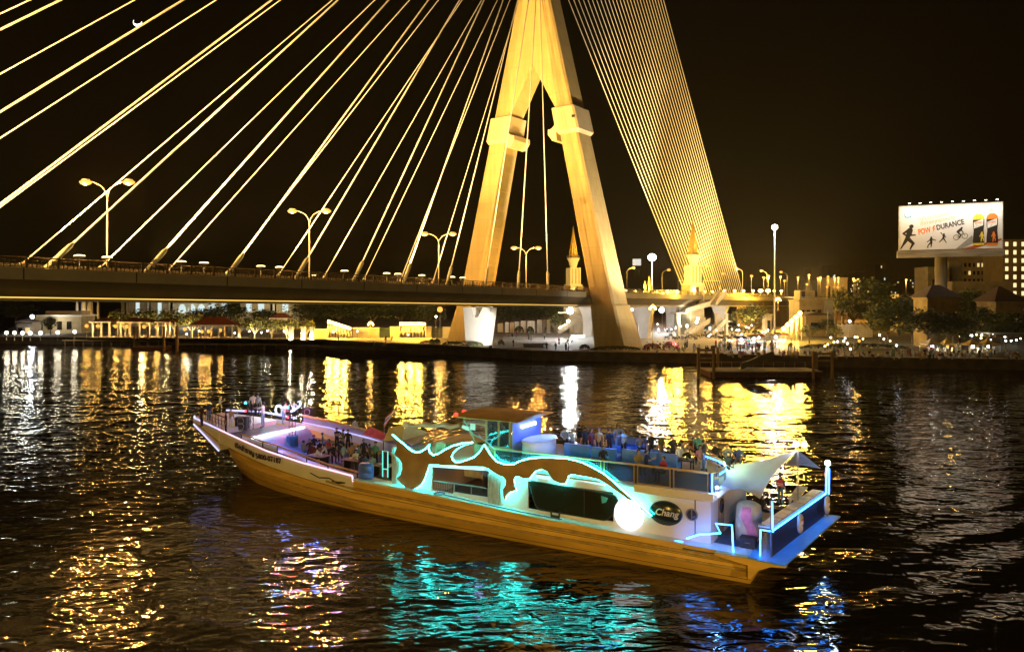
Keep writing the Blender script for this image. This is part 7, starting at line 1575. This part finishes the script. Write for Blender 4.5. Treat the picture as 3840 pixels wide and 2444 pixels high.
for a in ((1142, 1588, 1.66, 'stand', -30, 'skyblue', 'black', 'standing guest in grey blue T-shirt right of the blue drape'), (1177, 1635, 1.66, 'sit', 30, 'navy', 'black', 'seated guest in navy beside the grey blue T-shirt'), (1210, 1626, 1.66, 'sit', 100, 'olive', 'jean', 'seated guest in olive under the loudspeaker stack'),
          (1263, 1608, 1.66, 'reach', 40, 'black', 'black', 'tall dark guest reaching over a table in the dining deck middle'), (1286, 1614, 1.66, 'reach', -60, 'olive', 'khaki', 'guest in olive green reaching left beside the tall dark guest'), (1305, 1615, 1.66, 'stand', 10, 'black', 'black', 'dark standing guest right of the olive green guest'),
          (1331, 1572, 2.2, 'stand', 150, 'skyblue', 'palejean', 'big man in pale blue shirt standing against the far gold handrail'), (1193, 1680, 1.66, 'lean', 100, 'white', 'black', 'woman in white leaning at the near counter, left of the two in white'), (1214, 1668, 1.66, 'lean', -80, 'white', 'khaki', 'man in white shirt with red cap bending over the near counter'),
          (1139, 1655, 1.66, 'sit', 140, 'grey', 'jean', 'seated guest in grey at the foot of the blue drape'), (1170, 1664, 1.66, 'sit', -150, 'maroon', 'black', 'seated guest in maroon left of the women in white'), (1162, 1650, 1.66, 'sitarm', 20, 'black', 'black', 'seated guest in black behind the maroon guest'), (1199, 1653, 1.66, 'sit', 60, 'black', 'jean', 'seated guest in black behind the leaning woman in white'),
          (1232, 1650, 1.66, 'sitarm', -30, 'red', 'black', 'seated guest in red in the dining deck middle'), (1276, 1644, 1.66, 'phone', 0, 'navy', 'black', 'guest in navy holding up a bright phone'), (1288, 1668, 1.66, 'sit', 160, 'skyblue', 'jean', 'seated guest in sky blue seen from behind'), (1319, 1664, 1.66, 'sit', -160, 'tan', 'khaki', 'seated guest in tan right of the sky blue guest'),
          (1345, 1674, 1.66, 'sit', 40, 'teal', 'black', 'seated guest in teal beneath the red banner'), (1387, 1668, 1.66, 'sitarm', 80, 'olive', 'khaki', 'seated guest in olive with outstretched arms near the dolphin head'), (1352, 1706, 1.66, 'sit', 120, 'black', 'black', 'seated guest in black left of the blue dressed guest at the side gap'), (1371, 1706, 1.66, 'sit', 160, 'blue', 'jean', 'seated guest in bright blue at the side gap by the barrel'), (1396, 1708, 1.66, 'sit', -140, 'grey', 'black', 'seated guest in grey closest to the teal menu frame'), (1334, 1690, 1.66, 'sitarm', 30, 'white', 'black', 'seated guest in white between table and barrel'), (1250, 1668, 1.66, 'sit', 20, 'black', 'black', 'seated guest in black right of the bending man in white'), (1364, 1650, 1.66, 'stand', 30, 'black', 'black', 'dark standing guest under the red banner'), (1408, 1660, 1.66, 'stand', -20, 'teal', 'black', 'standing guest in teal right next to the dolphin head')):
    on_boat(*a, GD)
for a in ((2118, 1605, 3.76, 'sit', 170, 'skyblue', 'black', 'guest in pale blue seen from behind, first from the bar counter'), (2146, 1612, 3.76, 'sit', -170, 'skyblue', 'jean', 'guest in pale blue seen from behind, second from the bar counter'), (2173, 1596, 3.76, 'sitarm', 150, 'navy', 'black', 'guest in navy right of the two pale blue backs'), (2217, 1613, 3.76, 'stand', 40, 'maroon', 'black', 'standing guest in maroon with one blue lit side'), (2246, 1610, 3.76, 'stand', -20, 'tan', 'black', 'standing guest in tan beside the maroon guest'), (2262, 1676, 3.76, 'sit', 20, 'black', 'black', 'seated guest in black in front of the second sofa'),
          (2317, 1596, 3.76, 'phone', 20, 'skyblue', 'palejean', 'tall standing guest in pale blue in the upper deck middle'), (2339, 1616, 3.76, 'reach', -40, 'skyblue', 'black', 'guest in pale blue leaning to the tall pale blue guest'), (2399, 1633, 3.76, 'sit', 10, 'grey', 'black', 'seated guest in grey on the far sofa'), (2443, 1626, 3.76, 'stand', 0, 'black', 'black', 'standing guest in black behind the third sofa'), (2395, 1690, 3.76, 'sit', 20, 'tan', 'khaki', 'grey haired guest in tan jacket facing the camera behind the glass'), (2488, 1716, 3.76, 'sit', -60, 'red', 'black', 'seated guest in dim red behind the glass panels'),
          (2523, 1638, 3.76, 'stand', 20, 'black', 'black', 'standing guest in black with bushy hair on the right half of the upper deck'), (2560, 1655, 3.76, 'sitarm', 90, 'grey', 'black', 'guest in grey turning right toward the pink dress'), (2601, 1645, 3.76, 'sit', 30, 'maroon', 'black', 'guest in maroon by the far rail left of the cap'), (2618, 1632, 3.76, 'stand', -10, 'teal', 'black', 'standing guest in teal behind the pink dressed guest'), (2626, 1674, 3.76, 'sit', 10, 'pink', 'white', 'guest in pale pink dress by the curved rail'), (2683, 1664, 3.76, 'sit', 20, 'black', 'black', 'dark guest by the far rail, leftmost of the three at the after end'), (2727, 1669, 3.76, 'sit', 0, 'grey', 'black', 'guest in grey by the far rail, middle of the three at the after end'), (2769, 1673, 3.76, 'sit', -20, 'blue', 'jean', 'guest in blue by the far rail, rightmost of the three at the after end'), (2731, 1700, 3.76, 'sit', 10, 'black', 'black', 'dark seated guest in front of the three at the after end'), (2455, 1672, 3.76, 'sit', -170, 'blue', 'black', 'guest in blue seen from behind at the third sofa'), (2505, 1680, 3.76, 'sit', 150, 'black', 'jean', 'dark guest seen from behind at the rightmost sofa')):
    on_boat(*a, GU)
for a in ((2195, 1604, 3.76, 'stand', 200, 'black', 'black', 'dark guest standing behind the first sofa'), (2285, 1612, 3.76, 'phone', 30, 'navy', 'black', 'navy guest with phone between the tan guest and tall pale blue guest'), (2365, 1618, 3.76, 'sit', -20, 'white', 'jean', 'white shirted guest behind the third sofa'), (2480, 1628, 3.76, 'stand', 40, 'olive', 'khaki', 'olive shirted guest by the far rail left of the bushy haired guest'), (2548, 1668, 3.76, 'sit', -150, 'white', 'black', 'white shirted guest seen from behind near the rightmost sofa'), (2640, 1655, 3.76, 'stand', 60, 'black', 'jean', 'dark guest standing right of the teal shirt'), (2424, 1694, 3.76, 'sitarm', 60, 'navy', 'black', 'navy guest right of the grey haired guest')): on_boat(*a, GU)
# crewman in a red life vest at the stern
vz = 1.37; cm = on_boat(2927, 1783, vz, 'stand', 120, 'navy', 'jean', 'crewman in red life vest with white stripes standing at the stern', 'crew')
m_ = MB(); m_.loft([[Vector((.205 * k * math.cos(a), .150 * k * math.sin(a), z)) for a in [i * .5236 for i in range(12)]] for z, k in ((1.02, 1), (1.15, 1.04), (1.30, 1.06), (1.42, .92))], smooth=True); m_.build('life_vest', mat('red life vest', (.55, .04, .04), .7), cm)
m_ = MB()
for z in (1.10, 1.2): m_.loft([[Vector((.218 * math.cos(a), .163 * math.sin(a), zz)) for a in [i * .5236 for i in range(12)]] for zz in (z, z + .03)], smooth=True)
m_.build('reflective_stripes', WHITE, cm)
t = px(2912, 1900, 34); on_boat(2862, 1862, vz, 'sit', 60, 'black', 'black', 'dark seated crewman under the sail awning beside the covered load', 'crew')
for lx, ly, ps, sh, lb in ((-15.8, -1.5, 'stand', 'blue', 'blue lit guest standing inside the open saloon bay'), (-14.9, -1.0, 'stand', 'black', 'dark guest standing right inside the open saloon bay')): person(TM @ Vector((lx, ly, 1.56)), 30, ps, sh, 'black', lb, 'guests inside the saloon')
person(TM @ Vector((-15.9, -.6, 3.76)), -60, 'stand', 'black', 'black', 'helmsman as a dark figure inside the wheelhouse', 'crew')
# people on the far bank: crowds of small figures
rp = random.Random(21); SC = ['white', 'black', 'grey', 'blue', 'navy', 'olive', 'red', 'tan', 'teal', 'maroon', 'yellow', 'skyblue', 'pink', 'black', 'white']
def crowd(n, xr, yr, poses, label, group, z=2.0, face=None):
    for i in range(n):
        x = rp.uniform(*xr); y = rp.uniform(*yr)
        person(gp(x, y, z), rp.uniform(0, 360) if face is None else face + rp.uniform(-50, 50), rp.choice(poses), rp.choice(SC), rp.choice(list(PA_)), label, group, True, rp.uniform(.92, 1.05), True)
crowd(46, (2690, 2990), (1292, 1322), ('stand', 'walk', 'phone'), 'tiny standing figure in the market crowd around the lit food stalls', 'market crowd')
crowd(22, (2420, 2720), (1300, 1330), ('stand', 'sit', 'walk'), 'tiny figure by the quay edge between the pink bushes and pontoon frames', 'people by the pink bushes')
crowd(34, (2690, 3090), (1334, 1344), ('sit',), 'tiny seated figure along the quay edge behind the ferry pontoon', 'people seated behind the pontoon', 2.0, 0)
crowd(58, (3090, 3830), (1336, 1350), ('sit', 'sit', 'stand'), 'tiny figure in the long seated row on the dark right quay', 'seated crowd on the right quay', 2.0, 10)
crowd(22, (3400, 3760), (1312, 1332), ('stand', 'walk'), 'tiny standing figure in front of the market tents', 'people at the tents')
crowd(14, (2440, 2580), (1234, 1250), ('walk', 'stand'), 'tiny figure on the bright plaza left of the stair tower', 'people on the bright plaza')
for i, (x, y, sh, ps, lb) in enumerate(((1910, 1264, 'black', 'walk', 'dark walker left of a small group on the plaza'), (1921, 1263, 'grey', 'stand', 'grey shirted figure second in a small group on the plaza'), (1937, 1264, 'red', 'walk', 'reddish figure third in a small group on the plaza'), (1982, 1273, 'black', 'stand', 'dark figure left of a close pair on the plaza'), (1992, 1275, 'olive', 'stand', 'olive figure right of a close pair on the plaza'), (2042, 1272, 'white', 'walk', 'white shirted figure walking alone on the plaza'), (2092, 1250, 'grey', 'walk', 'walker in grey at the foot of the curved stairs'), (2133, 1284, 'white', 'sit', 'seated figure left in a group on the plaza floor'), (2150, 1285, 'skyblue', 'sit', 'seated figure right in a group on the plaza floor'), (2096, 1292, 'red', 'walk', 'child in red on the plaza near the water'), (1925, 1300, 'black', 'stand', 'dark figure leaning at the quay left of the box shelter'), (2050, 1312, 'black', 'stand', 'dark figure right of the box shelter'), (2084, 1314, 'navy', 'stand', 'navy figure second right of the box shelter'), (2122, 1316, 'black', 'stand', 'dark figure left of a pair by the near pylon leg'), (2132, 1317, 'grey', 'stand', 'grey figure right of a pair by the near pylon leg'), (1677, 1305, 'white', 'stand', 'white shirted figure on the quay by the far pylon leg'), (1752, 1307, 'grey', 'sit', 'seated figure on the quay below the branching pier'), (1447, 1277, 'black', 'sit', 'dark seated figure before the green gate'), (1470, 1277, 'red', 'sit', 'reddish seated figure before the level floodlight bank'), (1400, 1300, 'black', 'sit', 'left seated figure where the quay steps forward'), (1432, 1300, 'olive', 'sit', 'middle seated figure where the quay steps forward'), (1446, 1301, 'yellow', 'sit', 'right seated figure where the quay steps forward'), (1270, 1278, 'black', 'sit', 'dark seated figure under the sloping floodlight bank'), (660, 1264, 'red', 'stand', 'figure in red standing inside the large pavilion'))):
    person(gp(x, y, 2.0), rp.uniform(0, 360), ps, sh, 'black' if i % 2 else 'jean', lb, 'people on the plaza and promenade', True)
HAZE = 0.000042
# ------------------------------------------------------------------ humid night air
hz = MB(); hz.box2((-2600, -190, -3), (2600, 3900, 225)); hb = hz.build('haze', None); hb.data.materials.clear()
hm_ = bpy.data.materials.new('night haze'); hm_.use_nodes = True; hn = hm_.node_tree.nodes; hn.remove(hn['Principled BSDF'])
pv = hn.new('ShaderNodeVolumePrincipled'); pv.inputs['Color'].default_value = (.95, .92, .88, 1); pv.inputs['Density'].default_value = HAZE; pv.inputs['Anisotropy'].default_value = 0.55
hm_.node_tree.links.new(pv.outputs[0], hn['Material Output'].inputs['Volume']); hb.data.materials.append(hm_); hb['kind'] = 'stuff'
